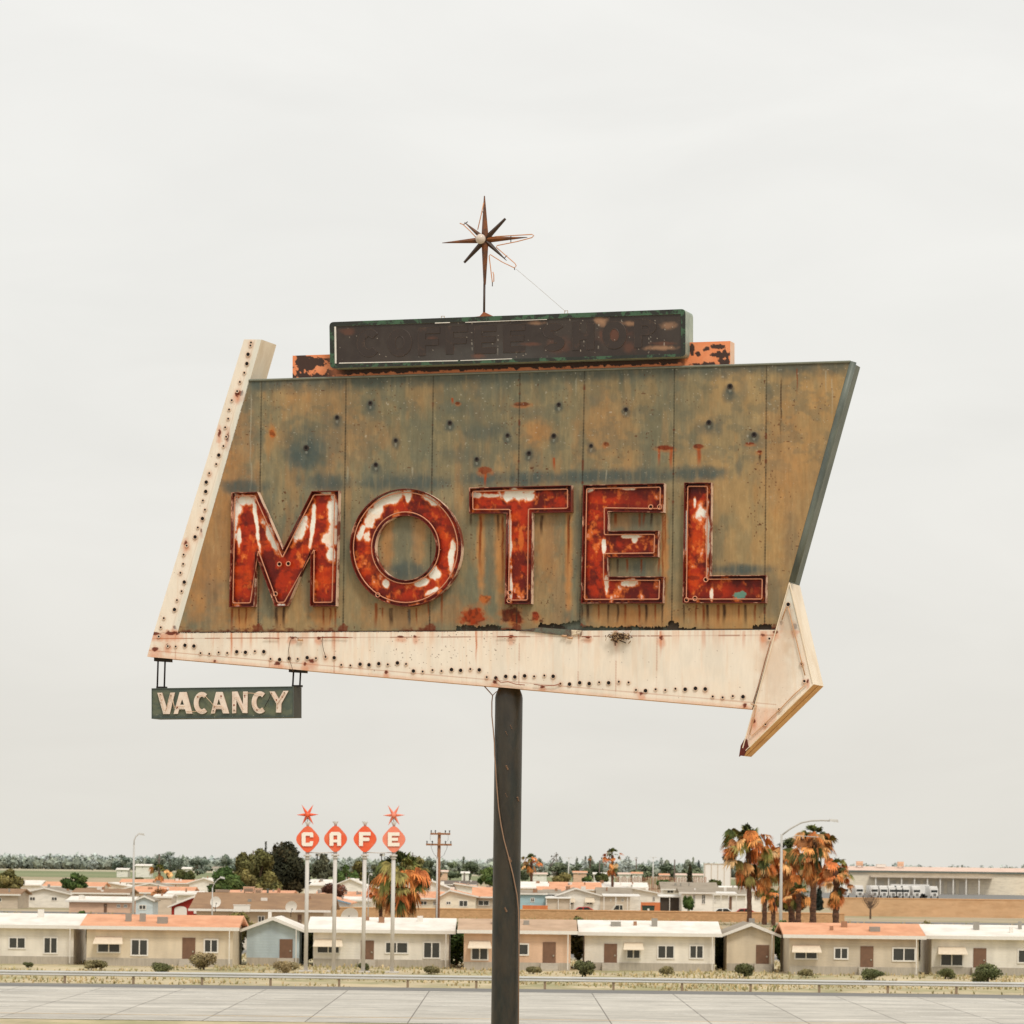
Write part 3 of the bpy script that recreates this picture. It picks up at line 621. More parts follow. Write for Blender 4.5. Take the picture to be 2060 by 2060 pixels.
def paint_coffee(X_, Y_):
    c = np.zeros(X_.shape + (3,)) + lin((50, 38, 31))
    c = mixc(c, (66, 56, 48), sst(.45, .7, fbm(X_, Y_, 40, 60, 3)) * .6)
    c = mixc(c, (84, 84, 80), blob(X_, Y_, 985, 720, 130, 26, 3, .4, 30, soft=.6) * .35)
    for (x, y, rx, ry, a) in [(700, 667, 14, 6, .5), (1078, 650, 16, 4, .7), (1208, 645, 12, 6, .95), (1212, 652, 6, 6, .7), (1273, 651, 20, 4, .8), (1235, 675, 26, 14, .55), (1345, 655, 14, 6, .7), (1330, 700, 26, 4, .95), (1333, 691, 22, 3, .5), (1068, 692, 18, 3, .5), (905, 702, 8, 6, .5), (963, 715, 12, 5, .6), (870, 682, 8, 5, .4), (1125, 695, 20, 14, .35), (1265, 700, 12, 10, .4)]:
        c = mixc(c, (176, 132, 98) if a > .6 else (130, 74, 46), blob(X_, Y_, x, y, rx, ry, int(x) % 40, .6, 8, soft=.7) * a * .72)
    sp = vn(X_ / 2.2, Y_ / 2.6, 31); c = mixc(c, (210, 196, 176), sst(.955, .985, sp) * .85)
    for x in (1101, 1175, 1205, 1306, 1310, 1337, 950, 1003, 1250): c = mixc(c, (206, 196, 180), streak(X_, Y_, x, 640 + x % 13, 728, 1.3, x % 50) * (vn(Y_ / 3, X_ * 0 + x, 5) > .74) * .6)
    return c
CO = [(662.5, 648), (1379, 621.5), (1379, 717), (664, 741)]
cbox = MB(); CR = rounded(CO, 9, 5); IN = [(671.5, 656.5), (1369.5, 631.5), (1370.5, 711.5), (673, 733)]
M_green = mat('peeling_green_paint', (60, 92, 66), .5, .2, 6, c2=(34, 36, 30), c2amt=.97, thr=(.46, .5), bump=.1)
M_greens = mat('pale_green_side', (158, 168, 152), .5, .12, 4, c2=(120, 134, 118), c2amt=.6)
prism(cbox, CR, [IN], -.34, .2, (0, 1))
coffee = cbox.build('coffee_shop_box', [M_green, M_greens], sign)
face = gridmesh('face_panel', IN, 1.3, .175, paint_coffee, cmat('grimy_plastic_face', .4, .1, 8, bump=.05), coffee)
M_wh = mat('white_strip', (228, 222, 212), .5, .1, 6)
for pts in ([(672.6, 657), (675.6, 657), (676.6, 731), (673.6, 731)], [(682, 729.6), (921, 724.6), (921, 726.4), (682, 731.4)], [(926, 724.6), (1030, 721), (1030, 722.4), (926, 726)], [(875, 649), (905, 648), (905, 649.6), (875, 650.6)], [(936, 647.8), (1100, 642), (1100, 643), (936, 649)]):
    mb = MB(); prism(mb, pts, [], .18, .205); mb.build('trim_strip', M_wh, coffee)
# COFFEE SHOP, in thin raised strokes
M_cl = mat('brown_raised_letter', (52, 40, 33), .4, .12, 6, c2=(92, 64, 46), c2amt=.5, thr=(.56, .68))
M_clo = mat('letter_edge_highlight', (84, 66, 54), .4, .5, 6, c2=(130, 112, 96), c2amt=.9, thr=(.56, .62))
def arc(cx, cy, rx, ry, a0, a1, n=20): return [(cx + rx * math.cos(math.radians(a0 + (a1 - a0) * k / n)), cy - ry * math.sin(math.radians(a0 + (a1 - a0) * k / n))) for k in range(n + 1)]
def band(cx, cy, rx, ry, t, a0, a1, n=22): return arc(cx, cy, rx, ry, a0, a1, n) + arc(cx, cy, rx - t, ry - t, a1, a0, n)
def glyph(ch, cx, cy, w, h, t):
    l, r, tp, b, m = cx - w / 2, cx + w / 2, cy - h / 2, cy + h / 2, cy
    if ch == 'C': return [band(cx, cy, w * .55, h / 2, t, 42, 318)], []
    if ch == 'O': return [ell(cx, cy, w * .55, h / 2, 36)], [ell(cx, cy, w * .55 - t, h / 2 - t, 36)]
    if ch == 'F': return [[(l, tp), (r, tp), (r, tp + t * .8), (l + t, tp + t * .8), (l + t, m - t * .3), (r - 3, m - t * .3), (r - 3, m + t * .5), (l + t, m + t * .5), (l + t, b), (l, b)]], []
    if ch == 'E': return [[(l, tp), (r, tp), (r, tp + t * .8), (l + t, tp + t * .8), (l + t, m - t * .4), (r - 2, m - t * .4), (r - 2, m + t * .4), (l + t, m + t * .4), (l + t, b - t * .8), (r, b - t * .8), (r, b), (l, b)]], []
    if ch == 'H': return [[(l, tp), (l + t, tp), (l + t, m - t * .4), (r - t, m - t * .4), (r - t, tp), (r, tp), (r, b), (r - t, b), (r - t, m + t * .5), (l + t, m + t * .5), (l + t, b), (l, b)]], []
    if ch == 'P': return [[(l, tp), (cx, tp)] + arc(cx, tp + h * .28, w / 2, h * .28, 90, -90, 12) + [(l + t, tp + h * .56), (l + t, b), (l, b)]], [[(l + t, tp + t * .8), (cx, tp + t * .8)] + arc(cx, tp + h * .28, w / 2 - t, h * .28 - t * .8, 90, -90, 10) + [(l + t, tp + h * .56 - t * .8)]]
    if ch == 'S':
        o = arc(cx, tp + h * .28, w / 2, h * .28, 30, 270, 14) + arc(cx, b - h * .28, w / 2 - t, h * .28 - t, 90, -150, 14)
        i = arc(cx, b - h * .28, w / 2, h * .28, -150, 90, 14) + arc(cx, tp + h * .28, w / 2 - t, h * .28 - t, 270, 30, 14)
        return [o + i], []
for ch, x, y in [('C', 742, 690), ('O', 804, 689), ('F', 863, 687), ('F', 919, 684), ('E', 976, 683), ('E', 1034, 681), ('S', 1114, 678), ('H', 1173, 676), ('O', 1236, 674), ('P', 1298, 671)]:
    sol, hol = glyph(ch, x, y, 44, 56, 15)
    sol = [[(p[0], p[1] - (p[0] - x) * .034) for p in s_] for s_ in sol]; hol = [[(p[0], p[1] - (p[0] - x) * .034) for p in s_] for s_ in hol]
    mb = MB()
    for s_ in sol: prism(mb, s_, hol, .176, .183, (0, 1))
    lo = mb.build('letter', [M_cl, M_clo], coffee); mb = MB()
    for s_ in sol + hol: mb.tube([S(a, b, .183) for a, b in s_], .003, 4, closed=True)
    mb.build('letter_edge', M_clo, coffee)
# star ornament
M_st = mat('rusty_star_metal', (122, 68, 24), .5, .35, 6, c2=(58, 38, 26), c2amt=.9)
M_std = mat('dark_bronze_star', (62, 42, 28), .5, .3, 6)
scx, scy = 975.7, 482.5
mb = MB(); c = S(scx, scy, -.3)
for lvl in range(1): mb.tube([c + SN * .1, c - SN * .1], .055, 14)
star = mb.build('star_ornament', M_std, sign, False)
for (tx, ty, w0, w1, m_) in [(974.5, 394, 6.4, 1.2, M_st), (975, 572.6, 6.2, 2.6, M_st), (889.5, 488.7, 5.5, .6, M_st), (1061, 477.5, 5.5, .6, M_st), (1016.8, 439.8, 5, 2.6, M_std), (933.8, 528.3, 5, 2.6, M_std), (934.2, 447, 4.6, .5, M_st), (1019.2, 524.4, 4.6, .5, M_std)]:
    w0 *= 1.2; t = S(tx, ty, -.3); d = t - c; d = d / np.linalg.norm(d); s_ = np.cross(d, SN); s_ /= np.linalg.norm(s_); b0 = c + d * .05; k = 75 / F
    vs = [b0 + s_ * w0 * k, b0 + SN * w0 * k * .9, b0 - s_ * w0 * k, b0 - SN * w0 * k * .9, t + s_ * w1 * k, t + SN * w1 * k, t - s_ * w1 * k, t - SN * w1 * k]
    mb = MB(); mb.add(vs, [(0, 1, 5, 4), (1, 2, 6, 5), (2, 3, 7, 6), (3, 0, 4, 7), (4, 5, 6, 7), (3, 2, 1, 0)]); mb.build('spike', m_, star)
mb = MB(); cb = S(966.8, 480.6, -.12); n, m = 18, 12; r = 10.2 * 75 / F; vs = []; fs = []
for i in range(m + 1):
    for j in range(n):
        th = PI * i / m; ph = 2 * PI * j / n; vs.append((cb[0] + r * math.sin(th) * math.cos(ph), cb[1] + r * math.sin(th) * math.sin(ph), cb[2] + r * math.cos(th)))
for i in range(m):
    for j in range(n): fs.append((i * n + j, i * n + (j + 1) % n, (i + 1) * n + (j + 1) % n, (i + 1) * n + j))
mb.add(vs, fs); mb.build('globe_lamp', mat('frosted_globe', (212, 196, 182), .25, .12, 8), star, True)
mb = MB(); mb.tube([S(974.5, 570, -.3), S(973.8, 636, -.3)], .022, 8); mb.build('mast', M_std, star, True)
mb = MB(); prism(mb, [(972, 628), (975, 628), (992, 636), (992, 642), (960, 642), (930, 640), (965, 636)], [], -.34, -.24); mb.build('mast_foot', mat('rust_foot', (150, 84, 50), .7, .2, 5), star)
M_ot = mat('orange_tinted_glass', (206, 142, 92), .3, .1, 8)
for pts in ([(995, 476), (1062, 472), (1070, 471.5), (1074, 474), (1070, 478), (1040, 486), (1000, 494), (998, 497), (1014, 511), (1036, 530), (1038.5, 535), (1035, 539), (1010, 527), (986, 512), (984, 515), (988, 548), (990.5, 568), (993.5, 566), (993.3, 553), (991.5, 547)],
            [(925, 449), (932, 452), (945, 464), (958, 478)], [(973, 408), (968, 432), (961, 462)]):
    mb = MB(); mb.tube([S(x, y, -.12) for x, y in pts], .0095, 6); mb.build('neon_tube', M_ot, star, True)
mb = MB()
for a, b in (((932, 452), (941, 446)), ((1027.7, 474), (1027.7, 488)), ((1015, 519), (1020, 514)), ((1035, 538), (1035.4, 543)), ((990.5, 568), (990.5, 576)), ((969, 426), (973, 427))): mb.tube([S(*a, -.12), S(*b, -.15)], .009, 5)
mb.build('tube_bracket', M_std, star)
mb = MB(); mb.tube([S(1038, 541, -.12), S(1090, 585, -.2), S(1138, 627, -.2)], .0035, 5); mb.build('guy_wire', mat('pale_wire', (168, 160, 150), .6, .1, 4), star)
mb = MB()
for (x, y) in ((891, 640), (1139, 629)):
    mb.tube([S(x - 3, y + 3, -.1), S(x - 3, y - 4, -.1), S(x + 3, y - 4, -.1), S(x + 3, y + 3, -.1)], .009, 5)
mb.build('lifting_eye', mat('eye_pale', (190, 170, 150), .6, .2, 8), coffee)

# ---------------------------------------------------------------- pole
M_pole = mat('dark_weathered_pole', (52, 45, 33), .42, .38, 5, c2=(29, 33, 27), c2amt=.9, stretch=(1, 1, .3), bump=.35)
q0, q1 = S(1005, 1386, -.4), S(1043, 1386, -.4)
ctr = S(1023.8, 1400, -.4); R = 28.3 * ctr[1] / F * .985
prof = [(0, R * 1.05), (.5, R * 1.03)] + [(z, R) for z in (3, 6, 9.5)]
ztop = float(S(1023.8, 1382, -.4)[2]); znk = float(S(1023.8, 1402, -.4)[2])
prof = [(0.0, R), (2, R), (4, R), (6, R), (8, R), (znk - .02, R), (znk + .04, R * .96), (ztop + .05, R * .66), (ztop + .35, R * .66)]
mb = MB(); n = 40; vs = []; fs = []
for z, r in prof:
    for k in range(n): vs.append((ctr[0] + r * math.cos(2 * PI * k / n), ctr[1] + r * math.sin(2 * PI * k / n), z))
for i in range(len(prof) - 1):
    for k in range(n): fs.append((i * n + k, i * n + (k + 1) % n, (i + 1) * n + (k + 1) % n, (i + 1) * n + k))
mb.add(vs, fs); pole = mb.build('pole', M_pole, sign, True)
mb = MB()
for (x, y, r) in ((1017, 1545, .03), (1024, 1463, .014), (1015, 1476, .015), (1040, 1608, .03), (1025, 1730, .04), (1018, 1830, .03), (1016, 1600, .012)):
    a = math.asin(max(-1, min(1, (x - 1020.5) / 28)))
    for j in range(3):
        p = Vector((ctr[0] + R * math.sin(a + j * .05), ctr[1] - R * math.cos(a + j * .05), P(x, y + j * 3 - 3, ctr[1])[2])); mb.tube([p, p + Vector((.01, -.02, -.01))], r * .8, 6, taper=[r * .8, r * .2])
mb.build('scab', mat('pole_scab', (112, 84, 62), .8, .4, 20), pole)
M_w2 = mat('pale_cable', (150, 118, 94), .6, .15, 3)
def polewire(pts):
    out = []
    for (x, y) in pts:
        u = (x - 1020.8) / 28.3
        d = ctr[1] - R * math.sqrt(max(0, 1 - min(1, abs(u)) ** 2)) - .03
        out.append(P(x, y, d))
    return out
mb = MB(); mb.tube(polewire([(973, 1379), (983, 1390), (991, 1399), (989.5, 1412), (989.5, 1440), (992, 1465), (994.5, 1495), (995, 1520), (997, 1545), (998, 1565), (1000, 1590), (1003, 1625), (1008, 1660), (1014, 1690), (1022, 1720), (1032, 1760), (1040, 1800), (1043, 1832), (1044, 1900), (1043, 2060)]), .012, 6)
mb.build('cable', M_w2, pole, True)
mb = MB(); mb.tube([P(991, 1399, ctr[1] - .3), P(998, 1392, ctr[1] - .3), P(1006, 1389, ctr[1] - .2)], .009, 6); mb.build('cable', M_wire, pole, True)
mb = MB(); mb.box(ctr[0] - 1.1, ctr[0] + 1.1, ctr[1] - 1.1, ctr[1] + 1.1, 0, .35); mb.build('footing', mat('concrete_footing', (160, 152, 140), .9, .2, 3), sign)

# ---------------------------------------------------------------- bird nest
rn = random.Random(5); mb = MB()
for i in range(150):
    x = 1244 + rn.gauss(0, 8) * (1 if i < 90 else 1.5); y = 1281 + rn.gauss(0, 4.2); a = rn.uniform(0, PI); l = rn.uniform(3, 8)
    p = S(x - l * math.cos(a), y - l * .55 * math.sin(a), .05 + rn.random() * .12); q = S(x + l * math.cos(a), y + l * .55 * math.sin(a), .05 + rn.random() * .12)
    mb.tube([p, (p + q) / 2 + np.array((0, 0, rn.uniform(-.01, .02))), q], rn.uniform(.005, .012), 4, col=lin(rn.choice([(96, 70, 48), (150, 120, 88), (60, 40, 28), (190, 160, 124)])))
mb.tube([S(1237, 1280, .1), S(1237.5, 1299, .1)], .012, 5, col=lin((90, 60, 40)))
tag(mb.build('bird_nest', cmat('nest_twigs', .9, .2, 20)), 'untidy twig nest stuck on the top edge of the white arrow below the letter E', 'nest')

# ---------------------------------------------------------------- VACANCY sign
v0 = S(450, 1447, -.35)
vac = empty('vacancy_sign', (float(v0[0]), float(v0[1]), float(v0[2])), 'small grey green box sign reading VACANCY in cream letters hanging from the arrow on rods', 'sign')
VO = .0
VC = [(304.8, 1384.6), (590, 1380.6), (590, 1443), (304.8, 1446)]
def paint_vac(X_, Y_):
    c = np.zeros(X_.shape + (3,)) + lin((98, 104, 84))
    c = mixc(c, (68, 82, 74), sst(.45, .65, fbm(X_, Y_, 40, 20, 3)) * .7)
    c = mixc(c, (112, 116, 86), sst(.5, .7, fbm(X_, Y_, 30, 30, 7)) * .6)
    e = np.minimum(Y_ - 1383, 1445 - Y_)
    c = mixc(c, (54, 68, 68), sst(12, 2, e + 8 * (fbm(X_, Y_, 12, seed=5) - .5)) * .8)
    c = mixc(c, (190, 190, 170), sst(.9, .96, vn(X_ / 3, Y_ / 1.4, 8)) * sst(14, 4, 1444 - Y_) * .7)
    return c
mb = MB(); prism(mb, VC, [], VO - .45, VO - .003, (0, 1), front=False)
vbox = mb.build('sign_box', [M_grey, mat('dark_olive_side', (62, 60, 48), .6, .3, 3, c2=(40, 46, 44), c2amt=.8, stretch=(1, 1, .3))], vac)
gridmesh('face_panel', VC, 1.2, VO, paint_vac, cmat('vacancy_face_paint', .5, .1, 8, bump=.08), vac)
mb = MB(); prism(mb, rounded(VC, .5, 1), [inset(VC, 1.4)], VO - .01, VO + .012); mb.build('face_frame', mat('frame_edge', (74, 84, 76), .5, .2, 6), vac)
M_vl = mat('cream_letter_paint', (238, 220, 204), .5, .06, 6, c2=(206, 170, 146), c2amt=.4)
M_vs = mat('letter_side_shade', (150, 130, 112), .6, .2, 5)
zz = lambda l: Z(290, 1310, .176, l)
V_ = {'V': ([zz([(150, 475), (205, 474), (255, 640), (298, 474), (352, 472), (292, 718), (218, 718)])], []),
      'A': ([zz([(405, 468), (485, 466), (552, 715), (482, 713), (467, 664), (398, 664), (385, 716), (336, 718)])], [zz([(412, 612), (455, 612), (434, 548)])]),
      'C': ([band(*zz([(660, 592)])[0], 16.5, 22.2, 9.5, 52, 308)], []),
      'A2': ([zz([(822, 466), (897, 466), (972, 712), (900, 710), (884, 662), (820, 662), (806, 711), (762, 713)])], [zz([(832, 612), (875, 612), (853, 545)])]),
      'N': ([zz([(1005, 462), (1065, 460), (1130, 610), (1130, 462), (1183, 460), (1180, 708), (1125, 706), (1055, 560), (1050, 708), (1006, 710)])], []),
      'C2': ([band(*zz([(1322, 585)])[0], 16.5, 22.4, 9.5, 52, 308)], []),
      'Y': ([zz([(1432, 460), (1490, 460), (1540, 545), (1590, 453), (1650, 452), (1568, 600), (1565, 702), (1506, 700), (1510, 600)])], [])}
for k, (sol, hol) in V_.items():
    mb = MB()
    for s_ in sol: prism(mb, s_, hol, VO + .002, VO + .035, (0, 1))
    lo = mb.build('letter', [M_vl, M_vs], vac)
M_rd = mat('rust_dab', (140, 64, 34), .8, .4, 30)
mb = MB()
for (x, y, r) in [(200, 560, 12), (190, 590, 7), (376, 640, 14), (612, 522, 13), (880, 515, 12), (878, 535, 6), (803, 635, 12), (1028, 615, 14), (1150, 505, 12), (1150, 525, 8), (1290, 672, 13), (1510, 560, 14), (1525, 600, 6), (1522, 650, 9), (1578, 520, 14), (1590, 500, 8), (370, 655, 6)]:
    p = zz([(x, y)])[0]; prism(mb, [(p[0] + r * .12 * math.cos(a) * rn.uniform(.6, 1.3), p[1] + r * .14 * math.sin(a) * rn.uniform(.7, 1.5)) for a in [2 * PI * j / 9 for j in range(9)]], [], VO + .03, VO + .039)
mb.build('rust_patch', M_rd, vac)
for (x, y) in [(185, 500), (305, 505), (790, 682), (1028, 676), (1602, 478), (1455, 483)]: 
    p = zz([(x, y)])[0]; socket(p[0], p[1], 2.4, vac, VO + .042)
M_vt = mat('vacancy_neon_glass', (222, 190, 160), .3, .15, 8)
for pts in ([(185, 500), (225, 680), (245, 680), (300, 505), (350, 640)], [(330, 560), (345, 660), (380, 630), (460, 630)], [(480, 690), (560, 690), (700, 675)], [(600, 520), (640, 505), (700, 515), (760, 580), (800, 630)], [(800, 632), (830, 628), (890, 628), (912, 672)], [(1028, 540), (1060, 520), (1132, 672)], [(1130, 478), (1210, 478), (1350, 490)], [(1250, 560), (1240, 610), (1290, 665), (1360, 655)], [(1455, 483), (1520, 590), (1522, 660)], [(1602, 480), (1530, 590)]):
    mb = MB(); mb.tube([S(x, y, VO + .06) for x, y in zz(pts)], .006, 5); mb.build('neon_tube', M_vt, vac, True)
mb = MB(); mb.tube([S(x, y, VO + .07) for x, y in zz([(1450, 490), (1420, 560), (1390, 610), (1375, 650)])], .007, 5); mb.build('wire', M_dark, vac, True)
for rods, yt, yb, br in (((317.2, 331.3), 1330, 1383, (309.7, 1322, 342.4, 1325, 8)), ((589.8, 604), 1352, 1380, (580.8, 1345, 614.7, 1348, 7))):
    for x in rods:
        mb = MB(); mb.tube([S(x - .8, yb, -.25), S(x + .9, yt - 4, -.25)], .018, 6); mb.build('hanger_rod', M_dark, vac, True)
    mb = MB(); prism(mb, [(br[0], br[1]), (br[2], br[3]), (br[2], br[3] + br[4] - 1), (br[0], br[1] + br[4])], [], -.32, -.2); mb.build('hanger_bracket', M_dark, vac)
    mb = MB(); prism(mb, [(rods[0] - 3, yb - 2), (rods[1] + 1.5, yb - 2), (rods[1] + 1.5, yb + 2), (rods[0] - 3, yb + 2)], [], -.3, -.2); mb.build('hanger_foot', M_dark, vac)
# =================================================================== WORLD AND LIGHT
SUN_EL, SUN_AZ = math.radians(52), math.radians(158)      # behind the camera, a little to the right
w = bpy.data.worlds.new('World'); SC.world = w; w.use_nodes = True
N, K = w.node_tree.nodes, w.node_tree.links
bg = N['Background']; sky = N.new('ShaderNodeTexSky'); sky.sky_type = 'NISHITA'; sky.sun_disc = False
sky.sun_elevation = SUN_EL; sky.sun_rotation = SUN_AZ; sky.dust_density = 4
sc_ = N.new('ShaderNodeVectorMath'); sc_.operation = 'SCALE'; sc_.inputs['Scale'].default_value = .10
K.new(sky.outputs[0], sc_.inputs[0])
tc = N.new('ShaderNodeTexCoord'); sp = N.new('ShaderNodeSeparateXYZ'); K.new(tc.outputs['Generated'], sp.inputs[0])
rp = N.new('ShaderNodeValToRGB'); K.new(sp.outputs[2], rp.inputs[0]); e = rp.color_ramp.elements
e[0].position = 0.0; e[0].color = L4((229, 226, 217)); e[1].position = 1.0; e[1].color = L4((246, 246, 244))
for p_, c_ in ((.03, (232, 229, 221)), (.08, (238, 236, 230)), (.14, (241, 240, 235)), (.24, (245, 244, 240))):
    x = rp.color_ramp.elements.new(p_); x.color = L4(c_)
mp = N.new('ShaderNodeMapping'); mp.inputs['Scale'].default_value = (9, 9, 26); K.new(tc.outputs['Generated'], mp.inputs[0])
nz = N.new('ShaderNodeTexNoise'); nz.inputs['Scale'].default_value = 1.3; nz.inputs['Detail'].default_value = 5; nz.inputs['Roughness'].default_value = .5; nz.inputs['Distortion'].default_value = .6
K.new(mp.outputs[0], nz.inputs['Vector'])
mr = N.new('ShaderNodeMapRange'); mr.inputs[1].default_value = .3; mr.inputs[2].default_value = .7; mr.inputs[3].default_value = .965; mr.inputs[4].default_value = 1.03
K.new(nz.outputs[0], mr.inputs[0])
cl = N.new('ShaderNodeVectorMath'); cl.operation = 'SCALE'; K.new(rp.outputs[0], cl.inputs[0]); K.new(mr.outputs[0], cl.inputs['Scale'])
mx = N.new('ShaderNodeMix'); mx.data_type = 'RGBA'; mx.inputs[0].default_value = .96
K.new(sc_.outputs[0], mx.inputs[6]); K.new(cl.outputs[0], mx.inputs[7]); K.new(mx.outputs[2], bg.inputs[0]); bg.inputs[1].default_value = 1.0
sd = bpy.data.lights.new('sun', 'SUN'); so = bpy.data.objects.new('sun', sd); COL.objects.link(so)
sd.energy = 1.65; sd.angle = math.radians(14); sd.color = (1, .95, .87)
sdir = Vector((math.sin(SUN_AZ) * math.cos(SUN_EL), math.cos(SUN_AZ) * math.cos(SUN_EL), math.sin(SUN_EL)))
so.rotation_euler = sdir.to_track_quat('Z', 'Y').to_euler(); so.location = (20, -40, 60)

# =================================================================== GROUND
def sheet(name, x0, x1, y0, y1, z, m, y0r=None, y1r=None):
    mb = MB(); y0r = y0 if y0r is None else y0r; y1r = y1 if y1r is None else y1r
    mb.add([(x0, y0, z), (x1, y0r, z), (x1, y1r, z), (x0, y1, z)], [(0, 1, 2, 3)]); o = mb.build(name, m); o['kind'] = 'structure'; return o
M_gr = mat('dry_dirt_ground', (178, 158, 128), .95, .16, .06, c2=(140, 136, 96), c2amt=.7, thr=(.45, .6), bump=.2)
sheet('ground', -9000, 9000, -300, 24000, 0, M_gr)
M_field = mat('green_field', (112, 122, 78), .95, .1, .004, c2=(150, 146, 106), c2amt=.8, stretch=(.3, 3, 1))
sheet('field', -2500, 2500, 2000, 4300, .05, M_field)
M_fieldt = mat('tan_field', (176, 166, 136), .95, .1, .01)
sheet('stubble_field', -2500, 2500, 3500, 4560, .12, M_fieldt)
M_vg = mat('dry_grass_verge', (196, 178, 142), .95, .2, .22, c2=(150, 144, 100), c2amt=.9, stretch=(1, .5, 1), bump=.4)
def slabmat(name, c, c2, bw, rh, line):
    m, nt, b = nodes(name); N_, K_ = nt.nodes, nt.links; t = N_.new('ShaderNodeTexCoord'); q = N_.new('ShaderNodeTexBrick'); q.offset = 0
    K_.new(t.outputs['Object'], q.inputs[0]); q.inputs['Color1'].default_value = L4(c); q.inputs['Color2'].default_value = L4(c2); q.inputs['Mortar'].default_value = L4(line); q.inputs['Scale'].default_value = 1; q.inputs['Brick Width'].default_value = bw; q.inputs['Row Height'].default_value = rh; q.inputs['Mortar Size'].default_value = .03
    cur = q.outputs[0]
    for sc2, st, lo, hi in ((.5, (.06, 2.2, 1), .72, 1.15), (.35, (1, 1, 1), .82, 1.12), (3, (1, 1, 1), .9, 1.08)):
        mp_ = N_.new('ShaderNodeMapping'); mp_.inputs['Scale'].default_value = st; K_.new(t.outputs['Object'], mp_.inputs[0]); n_ = N_.new('ShaderNodeTexNoise'); n_.inputs['Scale'].default_value = sc2; n_.inputs['Detail'].default_value = 8; K_.new(mp_.outputs[0], n_.inputs['Vector'])
        r_ = N_.new('ShaderNodeMapRange'); r_.inputs[1].default_value = .3; r_.inputs[2].default_value = .7; r_.inputs[3].default_value = lo; r_.inputs[4].default_value = hi; K_.new(n_.outputs[0], r_.inputs[0])
        v_ = N_.new('ShaderNodeVectorMath'); v_.operation = 'SCALE'; K_.new(cur, v_.inputs[0]); K_.new(r_.outputs[0], v_.inputs['Scale']); cur = v_.outputs[0]
    K_.new(cur, b.inputs['Base Color']); b.inputs['Roughness'].default_value = .85; return m
M_con = slabmat('pale_concrete_carriageway', (204, 197, 184), (190, 183, 170), 4.6, 3.7, (120, 112, 102))
M_asp = mat('grey_asphalt', (116, 113, 108), .85, .12, .4, c2=(134, 130, 122), c2amt=.7, stretch=(.15, 1.5, 1))
M_ln = mat('road_paint', (232, 228, 218), .7, .08, 3); M_yl = mat('yellow_road_paint', (214, 168, 84), .7, .1, 3)
sheet('park_street', -260, 260, 548, 566, .05, M_asp)
sheet('verge', -400, 400, 90, 300, .01, M_vg)
sheet('freeway', -400, 400, 176, 222, .03, M_con)
sheet('road_shoulder', -400, 400, 222, 228, .035, M_asp)
sheet('frontage_road', -400, 400, 306, 322, .03, M_asp)
sheet('gravel_lot', -160, 260, 326, 462, .02, slabmat('pale_gravel', (188, 176, 156), (184, 170, 150), 900, 900, (180, 170, 150)))
mb = MB()
for y in (187.5, 191.3, 199, 202.7):
    pass
for y in (191.4, 198.8, 206.2): 
    for k in range(-40, 40): mb.box(k * 12 - 4, k * 12 - .4, y - .13, y + .13, .034, .038)
mb.build('lane_markings', M_ln)['kind'] = 'structure'
sheet('edge_line', -400, 400, 214.0, 214.25, .036, M_ln); sheet('edge_line', -400, 400, 182, 182.25, .036, M_yl)
sheet('centre_line', -400, 400, 313.9, 314.15, .036, M_yl)
# kerb along the frontage road
for y in (305.7, 322): 
    mb = MB(); mb.box(-400, 400, y, y + .25, 0, .15); mb.build('kerb', mat('kerb_concrete', (188, 182, 170), .9, .1, 1))['kind'] = 'structure'

# dry grass tufts
rg = random.Random(11)
def clumpy(x, y): return float(fbm(np.array([x + 300.]), np.array([y]), 9, 9, 33)[0])
def tufts(name, n, x0, x1, y0, y1, h, cols, label):
    mb = MB(); V = []; Fc = []; C = []
    for i in range(n):
        x = rg.uniform(x0, x1); y = rg.uniform(y0, y1); c = lin(rg.choice(cols)) * rg.uniform(.7, 1.2); s_ = h * rg.choice((.4, .6, .9, 1.5, 2.2)) * rg.uniform(.6, 1.2)
        if clumpy(x, y) < .5: continue
        for j in range(6):
            a = rg.uniform(0, 2 * PI); l = rg.uniform(.3, .8) * s_; b = len(V)
            V += [(x + .05 * math.cos(a), y + .05 * math.sin(a), 0), (x - .05 * math.cos(a), y - .05 * math.sin(a), 0), (x + l * math.sin(a) * .6, y + l * math.cos(a) * .6, s_ * rg.uniform(.6, 1))]
            Fc.append((b, b + 1, b + 2)); C += [c, c, c * 1.2]
    mb.v = [np.array(V)]; mb.f = Fc; mb.m = [0] * len(Fc); mb.n = len(V); mb.c = [np.array(C)]
    return tag(mb.build(name, cmat('grass_blades', .9, .2, 4)), label, 'grass', kind='stuff')
tufts('dry_grass', 20000, -45, 45, 229, 304, .14, [(196, 176, 134), (172, 160, 114), (156, 150, 106), (206, 188, 148)], 'dry yellow grass tufts on the verge beside the frontage road')
tufts('weeds', 9000, -80, 80, 380, 546, .26, [(186, 164, 118), (140, 138, 86), (200, 176, 136)], 'dry weeds scattered over the dirt in front of the wall')

